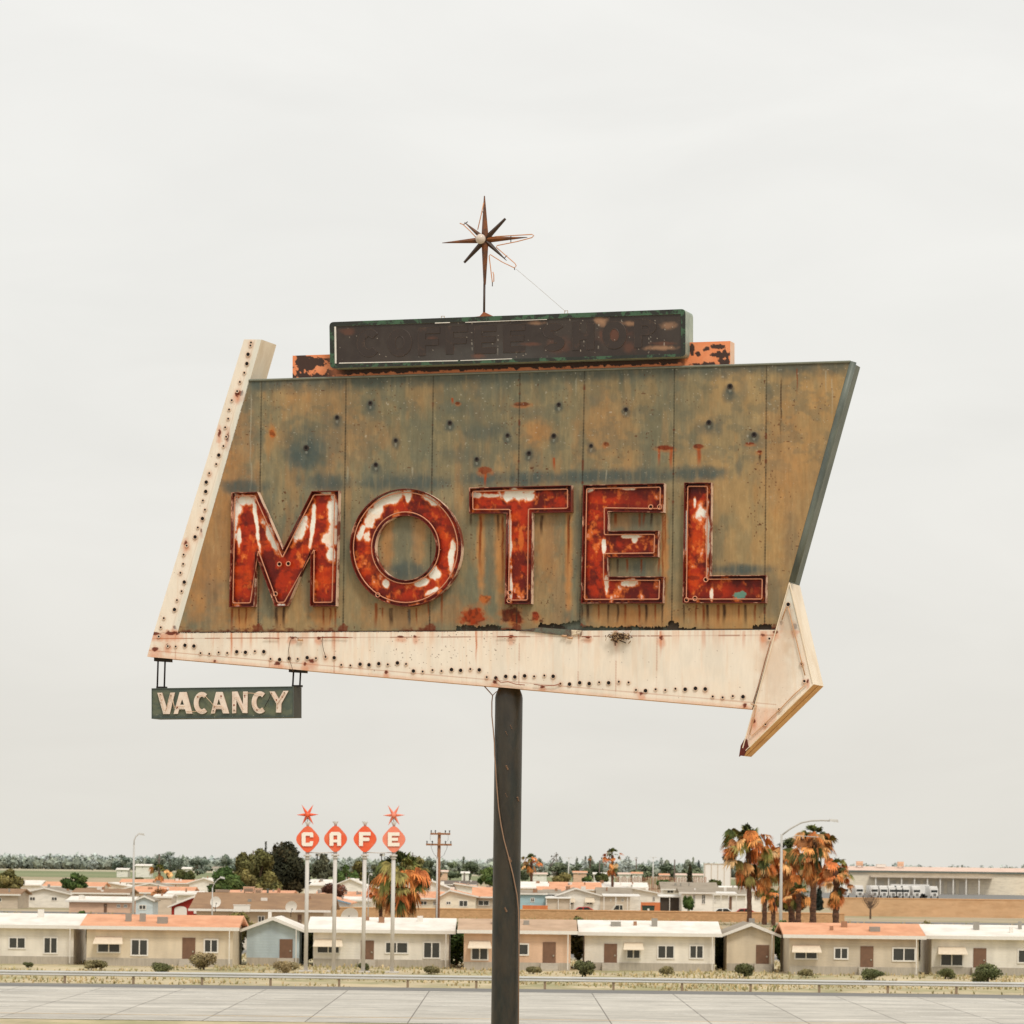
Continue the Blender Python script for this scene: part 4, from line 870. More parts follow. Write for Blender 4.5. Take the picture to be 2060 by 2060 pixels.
# =================================================================== FOLIAGE
M_leaf = cmat('leaves', .75, .25, 1.5, spec=.2)
def leafcloud(rnd, lumps, n, size, cols, V, Fc, C, flat=.0):
    tot = sum(l[3] * l[4] * l[5] for l in lumps)
    for L_ in lumps:
        cx, cy, cz, rx, ry, rz = L_[:6]; tint = rnd.uniform(.75, 1.2); k = int(n * L_[3] * L_[4] * L_[5] / tot) + 6
        base = lin(rnd.choice(cols))
        for i in range(k):
            while True:
                d = np.array([rnd.gauss(0, 1) for _ in range(3)]); l = np.linalg.norm(d)
                if l > 1e-3: break
            d /= l; r = rnd.uniform(.25, 1.0) ** .45
            if rnd.random() < .1: r *= rnd.uniform(1, 1.18)
            p = np.array((cx, cy, cz)) + d * r * np.array((rx, ry, rz))
            s_ = size * rnd.uniform(.5, 1.3); a = np.array([rnd.gauss(0, 1) for _ in range(3)]); a /= np.linalg.norm(a)
            b = np.cross(a, d + .01); b /= np.linalg.norm(b) + 1e-6; q = len(V)
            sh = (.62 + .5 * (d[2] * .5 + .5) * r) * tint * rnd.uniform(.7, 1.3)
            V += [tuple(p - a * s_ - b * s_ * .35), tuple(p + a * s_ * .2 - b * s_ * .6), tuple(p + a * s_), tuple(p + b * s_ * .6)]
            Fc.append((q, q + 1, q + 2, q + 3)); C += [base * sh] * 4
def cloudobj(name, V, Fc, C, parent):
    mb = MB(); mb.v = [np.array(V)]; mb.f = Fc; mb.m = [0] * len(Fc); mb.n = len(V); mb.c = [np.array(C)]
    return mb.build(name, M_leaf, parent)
M_bark = mat('bark', (92, 72, 54), .9, .3, 3)
GREEN = [(84, 90, 50), (70, 78, 42), (98, 100, 58)]; OLIVE = [(122, 114, 66), (104, 102, 60), (134, 124, 76)]; DARK = [(58, 58, 38), (48, 50, 34), (76, 68, 44)]; BRIGHT = [(86, 106, 54), (72, 94, 48), (102, 118, 64)]
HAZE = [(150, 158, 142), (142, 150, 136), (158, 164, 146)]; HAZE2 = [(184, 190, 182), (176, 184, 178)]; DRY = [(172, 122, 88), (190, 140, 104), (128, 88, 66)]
def tree(name, label, cat, px, ytop, ybase, wpx, d, cols, n=2600, shape='round', seed=0, trunk=.2, group=None, lumps=9, size=None, stems=1):
    rnd = random.Random(seed); b = P(px, ybase, d); top = P(px, ytop, d).z; x0, y0 = b.x, d; z0 = max(0, b.z) if b.z > .5 else 0
    W = wpx * d / F; H = top - z0
    root = empty(name, (x0, y0, z0), label, cat, group)
    th = H * trunk; V, Fc, C, Ls = [], [], [], []
    for i in range(lumps):
        if shape == 'round':
            a = rnd.uniform(0, 2 * PI); r = rnd.random() ** .5; t = rnd.random()
            zz_ = th + (H - th) * (.18 + .66 * t); k = math.sin(PI * (.14 + .74 * t)) * .8
            Ls.append((x0 + math.cos(a) * r * W * .5 * k, y0 + math.sin(a) * r * W * .5 * k, z0 + zz_, W * rnd.uniform(.15, .27), W * rnd.uniform(.15, .27), (H - th) * rnd.uniform(.12, .2)))
        elif shape == 'column':
            t = (i + .5) / lumps; k = (1 - t) ** .6 * .9 + .12
            Ls.append((x0 + rnd.uniform(-.06, .06) * W, y0, z0 + th + (H - th) * t * .96, W * .5 * k, W * .5 * k, (H - th) / lumps * .9))
        elif shape == 'bush':
            a = rnd.uniform(0, 2 * PI); r = rnd.random() ** .6
            Ls.append((x0 + math.cos(a) * r * W * .33, y0 + math.sin(a) * r * W * .33, z0 + H * rnd.uniform(.25, .62), W * rnd.uniform(.16, .27), W * rnd.uniform(.16, .27), H * rnd.uniform(.2, .34)))
    if shape == 'round': Ls.append((x0, y0, z0 + H * .9, W * .16, W * .16, H * .1)); Ls.append((x0 - W * .36, y0, z0 + th + (H - th) * .35, W * .14, W * .14, H * .13)); Ls.append((x0 + W * .36, y0, z0 + th + (H - th) * .4, W * .14, W * .14, H * .12))
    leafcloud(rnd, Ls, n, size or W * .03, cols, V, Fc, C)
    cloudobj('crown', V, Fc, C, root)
    mb = MB(); mb.tube([(x0, y0, z0 - .05), (x0 + W * .01, y0, z0 + H * .35), (x0, y0, z0 + H * .7)], .1, 7, taper=[max(.08, W * .035), max(.06, W * .025), .04])
    for i in range(5):
        L_ = rnd.choice(Ls); mb.tube([(x0, y0, z0 + H * rnd.uniform(.2, .5)), (L_[0], L_[1], L_[2])], .05, 5, taper=[max(.05, W * .015), .02])
    mb.build('trunk', M_bark, root, True)
    return root
# --- palms
def frond(rnd, V, Fc, C, c, az, el, L_, col, nb=13, el2=None, stem=.45, spread=75, bw=.05, arch=.0):
    """a stalk from the crown, then a fan of narrow blades that may hang at its own steeper angle"""
    el2 = el if el2 is None else el2; ho = np.array((math.cos(az), math.sin(az), 0.)); zz = np.array((0, 0, 1.))
    d = ho * math.cos(el) + zz * math.sin(el); d2 = ho * math.cos(el2) + zz * math.sin(el2); s_ = np.array((-math.sin(az), math.cos(az), 0)); c = np.array(c)
    m0 = c + d * L_ * stem * .5 + zz * arch * L_; h = c + d * L_ * stem; q = len(V); w_ = .016 * L_
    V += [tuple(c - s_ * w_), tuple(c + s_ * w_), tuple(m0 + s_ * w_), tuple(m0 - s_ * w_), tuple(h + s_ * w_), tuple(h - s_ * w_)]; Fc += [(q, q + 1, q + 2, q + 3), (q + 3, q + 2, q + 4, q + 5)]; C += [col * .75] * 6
    roll = rnd.uniform(-.7, .7); up = np.cross(d2, s_); s2 = s_ * math.cos(roll) + up * math.sin(roll)
    for i in range(nb):
        th = math.radians(-spread + 2 * spread * i / (nb - 1) + rnd.uniform(-4, 4)); l = L_ * (1 - stem) * (.6 + .4 * math.cos(th)) * rnd.uniform(.85, 1.12)
        bd = d2 * math.cos(th) + s2 * math.sin(th); n_ = np.cross(bd, np.cross(d2, s2)); n_ /= np.linalg.norm(n_) + 1e-6; n_ *= L_ * bw
        m = h + bd * l * .5; t = h + bd * l * .85 - zz * l * rnd.uniform(.15, .45); q = len(V)
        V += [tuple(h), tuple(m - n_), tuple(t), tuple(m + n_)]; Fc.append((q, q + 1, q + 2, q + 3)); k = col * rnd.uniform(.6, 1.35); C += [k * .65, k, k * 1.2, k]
PG = [(104, 108, 54), (84, 92, 46), (132, 128, 68), (72, 78, 42)]; PO = [(228, 156, 88), (214, 132, 70), (240, 184, 120), (190, 108, 56), (214, 156, 98), (158, 104, 62), (214, 124, 70), (206, 168, 118), (140, 128, 72)]
def palm(label, px, ycrown, rpx, skirt, ybase, d, seed, ng=16, nd=40, trunkw=10, group=None, name='fan_palm', lean=0, tcol=None):
    rnd = random.Random(seed); b = P(px, ybase, d); c = P(px + lean, ycrown, d); k = d / F; R_ = rpx * k; Sk = skirt * k; z0 = 0 if b.z < 1.5 else b.z
    root = empty(name, (b.x, d, z0), label, 'palm tree', group)
    V, Fc, C = [], [], []
    for i in range(ng):
        el = math.radians(rnd.uniform(48, 88) if i < ng * .55 else rnd.uniform(5, 50)); frond(rnd, V, Fc, C, (c.x, c.y, c.z), rnd.uniform(0, 2 * PI), el, R_ * rnd.uniform(.8, 1.05), lin(rnd.choice(PG)), nb=18, el2=el - .2, bw=.036, stem=.42, spread=58)
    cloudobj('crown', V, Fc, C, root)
    V, Fc, C = [], [], []
    for i in range(nd):
        t = rnd.random(); z = c.z - Sk * max(0, t - .2) * .8; az = rnd.uniform(0, 2 * PI); col = lin(rnd.choice(PO if rnd.random() > .16 else PG))
        if t < .55: frond(rnd, V, Fc, C, (c.x, c.y, z), az, math.radians(rnd.uniform(-30, 38)), R_ * rnd.uniform(1.05, 1.55), col, nb=17, el2=math.radians(rnd.uniform(-88, -5)), stem=.56, arch=.05, bw=.028)
        else: frond(rnd, V, Fc, C, (c.x, c.y, z), az, math.radians(rnd.uniform(-65, -20)), R_ * rnd.uniform(.8, 1.1), col * .85, nb=15, el2=math.radians(rnd.uniform(-90, -70)), stem=.4, bw=.03, spread=50)
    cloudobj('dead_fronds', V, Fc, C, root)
    mb = MB(); n = 14; pts = [(b.x + (c.x - b.x) * i / n + rnd.uniform(-.04, .04), d, z0 - .1 + (c.z - z0) * i / n) for i in range(n + 1)]
    tw = trunkw * k / 2; mb.tube(pts, tw, 10, taper=[tw * (1.35 if i == 0 else 1.02 + .2 * (i % 2)) for i in range(n + 1)])
    mb.build('trunk', mat('palm_trunk', tcol or (104, 70, 50), .9, .4, 3, c2=(58, 40, 30), c2amt=.9, stretch=(1, 1, 3)), root, False)
    return root

# =================================================================== HOUSES
M_glass = mat('dark_window_glass', (62, 62, 58), .2, .15, 3); M_fr = mat('window_frame_white', (226, 220, 210), .6, .05, 5)
RC = {'orange': ((226, 164, 124), (208, 142, 102)), 'white': ((240, 232, 220), (222, 212, 198)), 'grey': ((158, 144, 124), (136, 122, 104)), 'brown': ((154, 118, 82), (134, 100, 68)), 'pink': ((226, 196, 176), (212, 178, 158)), 'tan': ((196, 164, 134), (178, 146, 116)), 'dark': ((112, 98, 86), (96, 84, 74))}
WC = {'white': (240, 234, 222), 'cream': (234, 222, 200), 'beige': (206, 190, 170), 'blue': (168, 196, 202), 'paleblue': (196, 206, 208), 'red': (150, 36, 22), 'peach': (226, 186, 156), 'tan': (204, 182, 152), 'grey': (176, 170, 160)}
def rmat(k):
    a, b = RC[k]; return mat('roof_' + k, a, .75, .1, .6, c2=b, c2amt=.8, stretch=(1, 1, 1), bump=.2)
def wmat(k): return mat('wall_' + k, WC[k], .8, .06, .8, c2=tuple(int(v * .86) for v in WC[k]), c2amt=.5, stretch=(1, 1, 4))
def house(name, label, xl, xr, yr, ye, d, orient, wall, roof, dep=14, wins=(), door=None, over=.5, group=None, trim=None, pk=None, cat='house', awn=()):
    """orient 'f': gable end faces the road; 'l': ridge runs left to right"""
    x0, x1 = X(xl, d), X(xr, d); pxm = (xl + xr) / 2
    ze = P(pxm, ye, d).z; zr = P(pxm, yr, d if orient == 'f' else d + dep / 2).z
    ze = max(ze, 1.2); zr = max(zr, ze + .25); xm = X(pk, d) if pk else (x0 + x1) / 2
    root = empty(name, ((x0 + x1) / 2, d + dep / 2, 0), label, cat, group); mb = MB(); t = .18
    if orient == 'f':
        v = [(x0, d, 0), (x1, d, 0), (x1, d, ze), (xm, d, zr), (x0, d, ze)]; v2 = [(a, d + dep, c) for a, b, c in v]
        mb.add(v + v2, [(4, 3, 2, 1, 0), (5, 6, 7, 8, 9), (0, 1, 6, 5), (1, 2, 7, 6), (4, 0, 5, 9)]); mb.build('wall', wmat(wall), root)
        mb = MB(); sl = (zr - ze) / max(.1, (xm - x0)); srl = (zr - ze) / max(.1, (x1 - xm)); a0, a1 = x0 - over, x1 + over
        pr = [(a0, ze - sl * over + .02), (xm, zr + .02), (a1, ze - srl * over + .02), (a1, ze - srl * over + t), (xm, zr + t + .04), (a0, ze - sl * over + t)]
        v = [(a, d - over, c) for a, c in pr] + [(a, d + dep + over, c) for a, c in pr]
        mb.add(v, [(0, 1, 4, 5), (1, 2, 3, 4), (11, 10, 7, 6), (10, 9, 8, 7), (5, 4, 10, 11), (4, 3, 9, 10), (1, 0, 6, 7), (2, 1, 7, 8), (0, 5, 11, 6), (3, 2, 8, 9)])
        mb.build('roof', rmat(roof), root)
        mb = MB(); e_ = .03; pr2 = [(a0, ze - sl * over + .0), (xm, zr - .0), (a1, ze - srl * over + .0), (a1, ze - srl * over + t + .02), (xm, zr + t + .07), (a0, ze - sl * over + t + .02)]
        v = [(a, d - over - .06, c) for a, c in pr2] + [(a, d - over - .005, c) for a, c in pr2]
        mb.add(v, [(0, 1, 4, 5), (1, 2, 3, 4), (5, 4, 10, 11), (4, 3, 9, 10), (1, 0, 6, 7), (2, 1, 7, 8), (0, 5, 11, 6), (3, 2, 8, 9)]); mb.build('fascia', trim or M_fr, root)
    else:
        ym = d + dep / 2; v = [(x0, d, 0), (x1, d, 0), (x1, d, ze), (x0, d, ze), (x0, d + dep, 0), (x1, d + dep, 0), (x1, d + dep, ze), (x0, d + dep, ze), (x0, ym, zr), (x1, ym, zr)]
        mb.add(v, [(0, 1, 2, 3), (5, 4, 7, 6), (4, 0, 3, 8, 7), (1, 5, 6, 9, 2)]); mb.build('wall', wmat(wall), root)
        sl = (zr - ze) / (dep / 2); o_ = over; mb = MB(); pr = [(d - o_, ze - sl * o_ + .02), (ym, zr + .02), (d + dep + o_, ze - sl * o_ + .02), (d + dep + o_, ze - sl * o_ + t), (ym, zr + t + .04), (d - o_, ze - sl * o_ + t)]
        v = [(x0 - o_, a, c) for a, c in pr] + [(x1 + o_, a, c) for a, c in pr]
        mb.add(v, [(5, 4, 1, 0), (4, 3, 2, 1), (6, 7, 10, 11), (7, 8, 9, 10), (11, 10, 4, 5), (10, 9, 3, 4), (7, 6, 0, 1), (8, 7, 1, 2), (6, 11, 5, 0), (9, 8, 2, 3)])
        mb.build('roof', rmat(roof), root)
        mb = MB(); mb.box(x0 - o_ - .03, x1 + o_ + .03, d - o_ - .08, d - o_ - .005, ze - sl * o_ - .04, ze - sl * o_ + t + .02); mb.build('fascia', trim or M_fr, root)
    rv = random.Random(int(xl * 7 + d)); L_ = x1 - x0
    if d < 1100:
        for k in range(3 if L_ > 6 else 1):
            fx = rv.uniform(.15, .85); hh = rv.choice((.28, .4, .55)); wv = rv.choice((.12, .2, .35))
            if orient == 'l': vx = x0 + L_ * fx; vy = d + dep * rv.uniform(.12, .4); vz = ze + (zr - ze) * (vy - d) / (dep / 2)
            else: vx = x0 + L_ * fx; vy = d + dep * rv.uniform(.1, .8); vz = ze + (zr - ze) * (((vx - x0) / (xm - x0)) if vx < xm else ((x1 - vx) / (x1 - xm)))
            mb = MB(); mb.box(vx - wv, vx + wv, vy - wv, vy + wv, vz + .1, vz + .2 + hh); mb.build('roof_vent', rv.choice((M_fr, mat('vent_metal', (150, 144, 134), .5, .1, 3), mat('vent_rusty', (156, 116, 88), .7, .2, 3))), root)
    for (wx0, wx1, wy0, wy1) in wins:
        a0, a1 = X(wx0, d), X(wx1, d); z1, z0 = P(wx0, wy0, d).z, P(wx0, wy1, d).z; z0 = max(z0, .3)
        mb = MB(); f_ = .1
        for bx in ((a0, a1, z1 - f_, z1), (a0, a1, z0, z0 + f_), (a0, a0 + f_, z0 + f_, z1 - f_), (a1 - f_, a1, z0 + f_, z1 - f_), ((a0 + a1) / 2 - .04, (a0 + a1) / 2 + .04, z0 + f_, z1 - f_)): mb.box(bx[0], bx[1], d - .07, d - .005, bx[2], bx[3])
        fr = mb.build('window', M_fr, root); mb = MB(); mb.box(a0 + f_, a1 - f_, d - .03, d - .004, z0 + f_, z1 - f_); mb.build('pane', M_glass, fr)
    for (wx0, wx1, wy0, wy1) in awn:
        a0, a1 = X(wx0, d), X(wx1, d); z1, z0 = P(wx0, wy0, d).z, P(wx0, wy1, d).z
        mb = MB(); mb.add([(a0, d - .01, z1), (a1, d - .01, z1), (a1 + .1, d - .8, z0), (a0 - .1, d - .8, z0), (a0, d - .01, z1 - .05), (a1, d - .01, z1 - .05), (a1 + .1, d - .8, z0 - .05), (a0 - .1, d - .8, z0 - .05)], [(0, 1, 2, 3), (7, 6, 5, 4), (3, 2, 6, 7), (0, 3, 7, 4), (2, 1, 5, 6)]); mb.build('awning', mat('awning_cream', (224, 208, 184), .7, .1, 4), root)
    if door:
        a0, a1, y0_ = door; a0, a1 = X(a0, d), X(a1, d); z1 = P(door[0], y0_, d).z
        mb = MB(); mb.box(a0, a1, d - .05, d - .003, .1, z1); dr = mb.build('door', mat('door_brownish', (118, 86, 64), .6, .15, 3), root)
        mb = MB(); mb.box(a1 - .2, a1 - .1, d - .12, d - .05, 1.0, 1.1); mb.build('handle', mat('door_handle_metal', (190, 184, 170), .3, .1, 5, metal=1), dr)
    return root
def shelter(name, label, xl, xr, yt, d, dep, m, posts=4, cat='carport', slope=.25, walls=None):
    x0, x1 = X(xl, d), X(xr, d); z = P((xl + xr) / 2, yt, d).z
    root = empty(name, ((x0 + x1) / 2, d + dep / 2, 0), label, cat); mb = MB()
    mb.add([(x0, d, z - slope), (x1, d, z - slope), (x1, d + dep, z), (x0, d + dep, z), (x0, d, z - slope - .12), (x1, d, z - slope - .12), (x1, d + dep, z - .12), (x0, d + dep, z - .12)], [(0, 1, 2, 3), (7, 6, 5, 4), (4, 5, 1, 0), (5, 6, 2, 1), (6, 7, 3, 2), (7, 4, 0, 3)])
    mb.build('roof', m, root)
    for k in range(posts):
        x = x0 + .15 + (x1 - x0 - .3) * k / (posts - 1); mb = MB(); mb.box(x - .06, x + .06, d + .1, d + .22, 0, z - slope - .12); mb.build('post', M_fr, root)
    if walls: mb = MB(); mb.box(x0 + .2, x1 - .2, d + .5, d + .55, 0, z - slope - .15); mb.build('screen', walls, root)
    return root
# =================================================================== THE TRAILER PARK, from left to right
W_ = lambda *a: a
H = 'mobile_home'
house(H, 'long orange roofed mobile home at the far left edge of the park by the field', 244, 388, 1771, 1777, 900, 'l', 'cream', 'orange')
house(H, 'white gabled mobile home beside the green bushy tree at the park edge', 381, 440, 1768, 1777, 880, 'f', 'white', 'white', dep=20)
house(H, 'low grey roofed mobile home with a wide gable, behind the blue shed', 236, 372, 1778, 1792, 720, 'f', 'white', 'grey', dep=18, pk=303)
house(H, 'pale roofed mobile home half hidden behind the left lamp post', 180, 262, 1777, 1784, 840, 'f', 'cream', 'white', dep=16)
house(H, 'salmon roofed mobile home with a dry bush before it', 271, 384, 1786, 1797, 650, 'l', 'cream', 'orange', wins=[(280, 290, 1802, 1808)])
house(H, 'brown roofed mobile home at the left edge of the view', 150, 256, 1790, 1798, 600, 'l', 'beige', 'brown', wins=[(232, 242, 1804, 1811)])
house(H, 'peach walled mobile home in the lower left corner', 140, 263, 1806, 1814, 560, 'l', 'peach', 'white', wins=[(236, 243, 1819, 1826), (250, 257, 1819, 1826)], door=(210, 216, 1818))
house('shed', 'pale blue gabled shed with one small dark window', 274, 308, 1805, 1812, 520, 'f', 'paleblue', 'grey', dep=8, wins=[(280, 295, 1820, 1830)], cat='shed', over=.3)
house(H, 'plain beige box shaped trailer between the blue shed and the red barn', 309, 346, 1803, 1806, 540, 'l', 'beige', 'white', dep=8, over=.1)
house(H, 'white flat roofed trailer behind the red barn', 340, 402, 1795, 1800, 600, 'l', 'white', 'white', dep=10)
red = house('barn', 'bright red little barn with white trim and white openings', 346, 422, 1806, 1824, 470, 'f', 'red', 'white', dep=9, over=.45, cat='barn', pk=390)
for (a, b, y0, y1) in ((352, 377, 1823, 1862), (391, 415, 1824, 1838)):
    mb = MB(); zt = P(a, y0, 470).z; zb = max(0.02, P(a, y1, 470).z); xa, xb = X(a, 470), X(b, 470)
    pts = [(xa, zb), (xb, zb), (xb, zt - .35)] + [((xa + xb) / 2 + (xb - xa) / 2 * math.cos(PI * k / 8), zt - .35 + .35 * math.sin(PI * k / 8)) for k in range(1, 8)] + [(xa, zt - .35)]
    n = len(pts); mb.add([(p, 469.9, q) for p, q in pts] + [(p, 469.99, q) for p, q in pts], [tuple(range(n))] + [(i, (i + 1) % n, n + (i + 1) % n, n + i) for i in range(n)])
    mb.build('door' if a < 380 else 'window', M_fr, red)
# brown roofed building
br = house('low_building', 'big low building with a wide brown shingle roof and white boxes on it', 396, 652, 1800, 1831, 430, 'l', 'tan', 'brown', dep=22, over=.8, cat='building', wins=[(420, 434, 1842, 1856), (470, 484, 1842, 1856), (520, 534, 1842, 1856), (560, 574, 1842, 1856)], door=(600, 608, 1840))
def boxthing(name, label, cat, x0, x1, y0, y1, d, dep, m, slats=0, legs=True):
    a0, a1 = X(x0, d), X(x1, d); z1, z0 = P(x0, y0, d).z, P(x0, y1, d).z
    root = empty(name, ((a0 + a1) / 2, d, z0), label, cat); mb = MB(); lp = .25 if legs else 0
    mb.box(a0, a1, d, d + dep, z0 + lp * (z1 - z0), z1); mb.build('body', m, root)
    mb = MB(); mb.box(a0 - .06, a1 + .06, d - .06, d + dep + .06, z1 + .002, z1 + .07); mb.build('lid', m, root)
    if legs:
        for x in (a0 + .05, a1 - .13):
            for y in (d + .05, d + dep - .13): mb = MB(); mb.box(x, x + .08, y, y + .08, z0 - .3, z0 + lp * (z1 - z0) - .002); mb.build('leg', M_dark, root)
    if slats:
        mb = MB()
        for k in range(slats):
            z = z0 + (z1 - z0) * (.35 + .5 * k / slats); mb.box(a0 + .08, a1 - .08, d - .03, d - .002, z, z + .05)
        mb.build('grille', mat('cooler_grille', (150, 128, 108), .6, .1, 5), root)
    return root
M_ac = mat('beige_cooler_metal', (222, 196, 170), .6, .08, 5); M_ac2 = mat('peach_cooler_metal', (232, 190, 158), .6, .08, 5)
boxthing('air_conditioner', 'wide flat grey topped cooler on the orange roof, leftmost of the rooftop boxes', 'air conditioner', 434, 461, 1791, 1802, 441, 1.4, mat('greyish_cooler', (186, 164, 144), .6, .1, 5), 4)
boxthing('air_conditioner', 'tall slatted cream cooler on the brown roof ridge', 'air conditioner', 490, 511, 1785, 1798, 442, 1.3, M_ac2, 6)
boxthing('air_conditioner', 'narrower cream cooler right beside the tall slatted one', 'air conditioner', 513, 527, 1788, 1800, 442, 1.2, M_ac2, 4)
boxthing('roof_vent', 'small dark vent stub on the brown roof ridge', 'vent', 537, 541, 1789, 1799, 441, .4, M_grey, 0, False)
boxthing('white_cabinet', 'low white cabinet standing before the brown roof', 'cabinet', 471, 503, 1821, 1834, 426, 1, M_fr, 0, False)
house(H, 'orange roof showing just above the brown roofed building', 462, 582, 1794, 1800, 520, 'l', 'cream', 'orange', dep=14)
def dish(label, px, py, rpx, d, tilt=.35):
    c = P(px, py, d); r = rpx * d / F; root = empty('satellite_dish', (c.x, d, c.z - r * 1.2), label, 'satellite dish'); mb = MB(); n = 24; vs = []; fs = []
    Rm = Matrix.Rotation(tilt, 3, 'X') @ Matrix.Rotation(.3, 3, 'Z')
    for j in range(6):
        q = r * j / 5
        for k in range(n): v = Rm @ Vector((q * math.cos(2 * PI * k / n), -.25 * (q / r) ** 2 * r, q * math.sin(2 * PI * k / n))); vs.append((c.x + v.x, d + v.y, c.z + v.z))
    for j in range(5):
        for k in range(n): fs.append((j * n + k, j * n + (k + 1) % n, (j + 1) * n + (k + 1) % n, (j + 1) * n + k))
    mb.add(vs, fs); mb.build('reflector', mat('dish_white', (236, 230, 220), .5, .05, 4), root, True)
    mb = MB(); mb.tube([(c.x, d + .05, c.z), (c.x, d + .25, c.z - r), (c.x, d + .25, c.z - r * 1.2 - .4)], .04, 6); mb.build('mount', M_dark, root, True)
    v = Rm @ Vector((0, -r * .9, -r * .2)); b = Rm @ Vector((0, -.2 * r, -r * .95)); mb = MB(); mb.tube([(c.x + b.x, d + b.y, c.z + b.z), (c.x + v.x, d + v.y, c.z + v.z)], .025, 5); mb.box(c.x + v.x - .06, c.x + v.x + .06, d + v.y - .05, d + v.y + .08, c.z + v.z - .06, c.z + v.z + .06); mb.build('feed_arm', M_dark, root)
dish('round white satellite dish at the right side of the brown roof', 585, 1823, 12, 424)
dish('large pale dish low between the second and third cafe sign poles', 702, 1840, 18, 400, .5)
dish('white dish at the left end of the brown roof beside a tall panel', 433, 1814, 11, 426, .1)
# centre left
BT = mat('blue_trim', (128, 160, 176), .6, .1, 4)
house(H, 'white mobile home with blue trim on its gable, left of the cafe sign', 606, 700, 1801, 1817, 560, 'f', 'white', 'orange', dep=22, pk=636, trim=BT, wins=[(628, 640, 1812, 1822)])
house(H, 'orange roofed mobile home behind the blue trimmed one', 640, 745, 1796, 1805, 620, 'l', 'cream', 'orange')
house(H, 'low white roofed mobile home behind the reddish shrub', 612, 672, 1771, 1781, 820, 'l', 'white', 'white')
house(H, 'white gabled mobile home right behind the second cafe pole', 668, 740, 1769, 1784, 780, 'f', 'white', 'white', dep=18)
house(H, 'white awning roofed trailer behind the middle cafe poles', 668, 742, 1806, 1812, 600, 'l', 'white', 'white', dep=10)
house(H, 'cream walled trailer directly behind the big ragged palm', 820, 888, 1796, 1808, 600, 'l', 'cream', 'orange', wins=[(846, 860, 1812, 1821), (872, 878, 1812, 1822)])
house(H, 'cream gabled mobile home just left of the big dark sign pole', 886, 957, 1793, 1804, 590, 'f', 'cream', 'orange', dep=20, pk=905, wins=[(924, 942, 1811, 1824), (898, 908, 1813, 1820)])
house(H, 'orange roofed mobile home with a dark carport beside the sign pole', 956, 1010, 1788, 1805, 610, 'l', 'beige', 'orange', wins=[(962, 985, 1811, 1822)])
house(H, 'orange roof with a white front gable in the middle row', 920, 996, 1779, 1790, 740, 'f', 'white', 'orange', dep=22, pk=912)
house(H, 'white roofed mobile home behind the utility pole', 836, 902, 1774, 1786, 760, 'f', 'white', 'white', dep=16)
house(H, 'long dark roofed building at the edge of the green field', 890, 958, 1773, 1780, 1000, 'l', 'grey', 'dark', dep=12)
house(H, 'white roofed trailer low behind the cafe letter F', 742, 800, 1786, 1794, 680, 'l', 'cream', 'white')
# centre right
house(H, 'long white roofed mobile home right of the sign pole in the back row', 1047, 1130, 1776, 1787, 780, 'l', 'cream', 'white')
house(H, 'sky blue walled mobile home right beside the sign pole', 1040, 1098, 1793, 1799, 600, 'l', 'blue', 'grey', dep=10, wins=[(1068, 1076, 1806, 1815)], over=.3)
house('garage', 'grey walled garage with a tiny white gable beside the blue home', 1096, 1126, 1792, 1799, 605, 'l', 'grey', 'grey', dep=8, cat='garage', over=.3)
house(H, 'orange roofed mobile home behind the white gable in the middle', 1112, 1206, 1777, 1790, 680, 'l', 'cream', 'orange')
house(H, 'orange gabled home just behind the blue one', 1086, 1150, 1786, 1796, 660, 'l', 'tan', 'orange')
house(H, 'big white gabled home with two cream window awnings', 1123, 1208, 1789, 1802, 600, 'f', 'white', 'grey', dep=24, pk=1159, wins=[(1141, 1155, 1813, 1820), (1180, 1193, 1813, 1820)], awn=[(1139, 1157, 1807, 1815), (1178, 1196, 1805, 1815)])
house(H, 'low grey roofed home wing behind the carport', 1206, 1268, 1788, 1802, 630, 'l', 'beige', 'grey', wins=[(1228, 1231, 1807, 1814), (1238, 1242, 1807, 1814), (1250, 1256, 1807, 1814)])
house(H, 'white home with a pale roof and grey edge behind the carport posts', 1249, 1328, 1786, 1798, 640, 'f', 'white', 'white', dep=26, pk=1262, wins=[(1313, 1319, 1803, 1814)])
house(H, 'long pale roofed mobile home in the back row under the tall palm', 1180, 1300, 1777, 1786, 760, 'l', 'white', 'white')
house(H, 'white cottage with a weathered grey roof in the back row by the cypress', 1335, 1440, 1777, 1790, 700, 'l', 'white', 'grey', wins=[(1342, 1356, 1790, 1797)])
house(H, 'white cottage with tall narrow windows behind the green shrub', 1373, 1434, 1788, 1797, 590, 'l', 'white', 'grey', wins=[(1394, 1400, 1799, 1819), (1412, 1420, 1799, 1819)], over=.5)
house(H, 'white cottage with a white porch roof left of the tall palms', 1432, 1500, 1788, 1800, 620, 'l', 'white', 'grey', wins=[(1437, 1441, 1804, 1816)], door=(1466, 1473, 1804))
house(H, 'white trailer behind the slim left palm trunk', 1455, 1532, 1785, 1793, 680, 'l', 'white', 'white', wins=[(1519, 1527, 1801, 1811), (1494, 1500, 1800, 1809)])
shelter('carport', 'white flat carport roof on thin posts over a beige truck', 1214, 1289, 1799, 596, 9, mat('carport_white', (226, 220, 210), .6, .06, 2), 4)
shelter('carport', 'white porch roof on posts at the white cottage by the palms', 1434, 1484, 1794, 606, 7, MC['carport_white'], 4)
shelter('porch', 'dark screened porch under a white flat roof', 1326, 1370, 1800, 596, 7, MC['carport_white'], 3, 'porch', walls=mat('dark_screen', (70, 60, 50), .8, .3, 3, stretch=(4, 1, 1)))
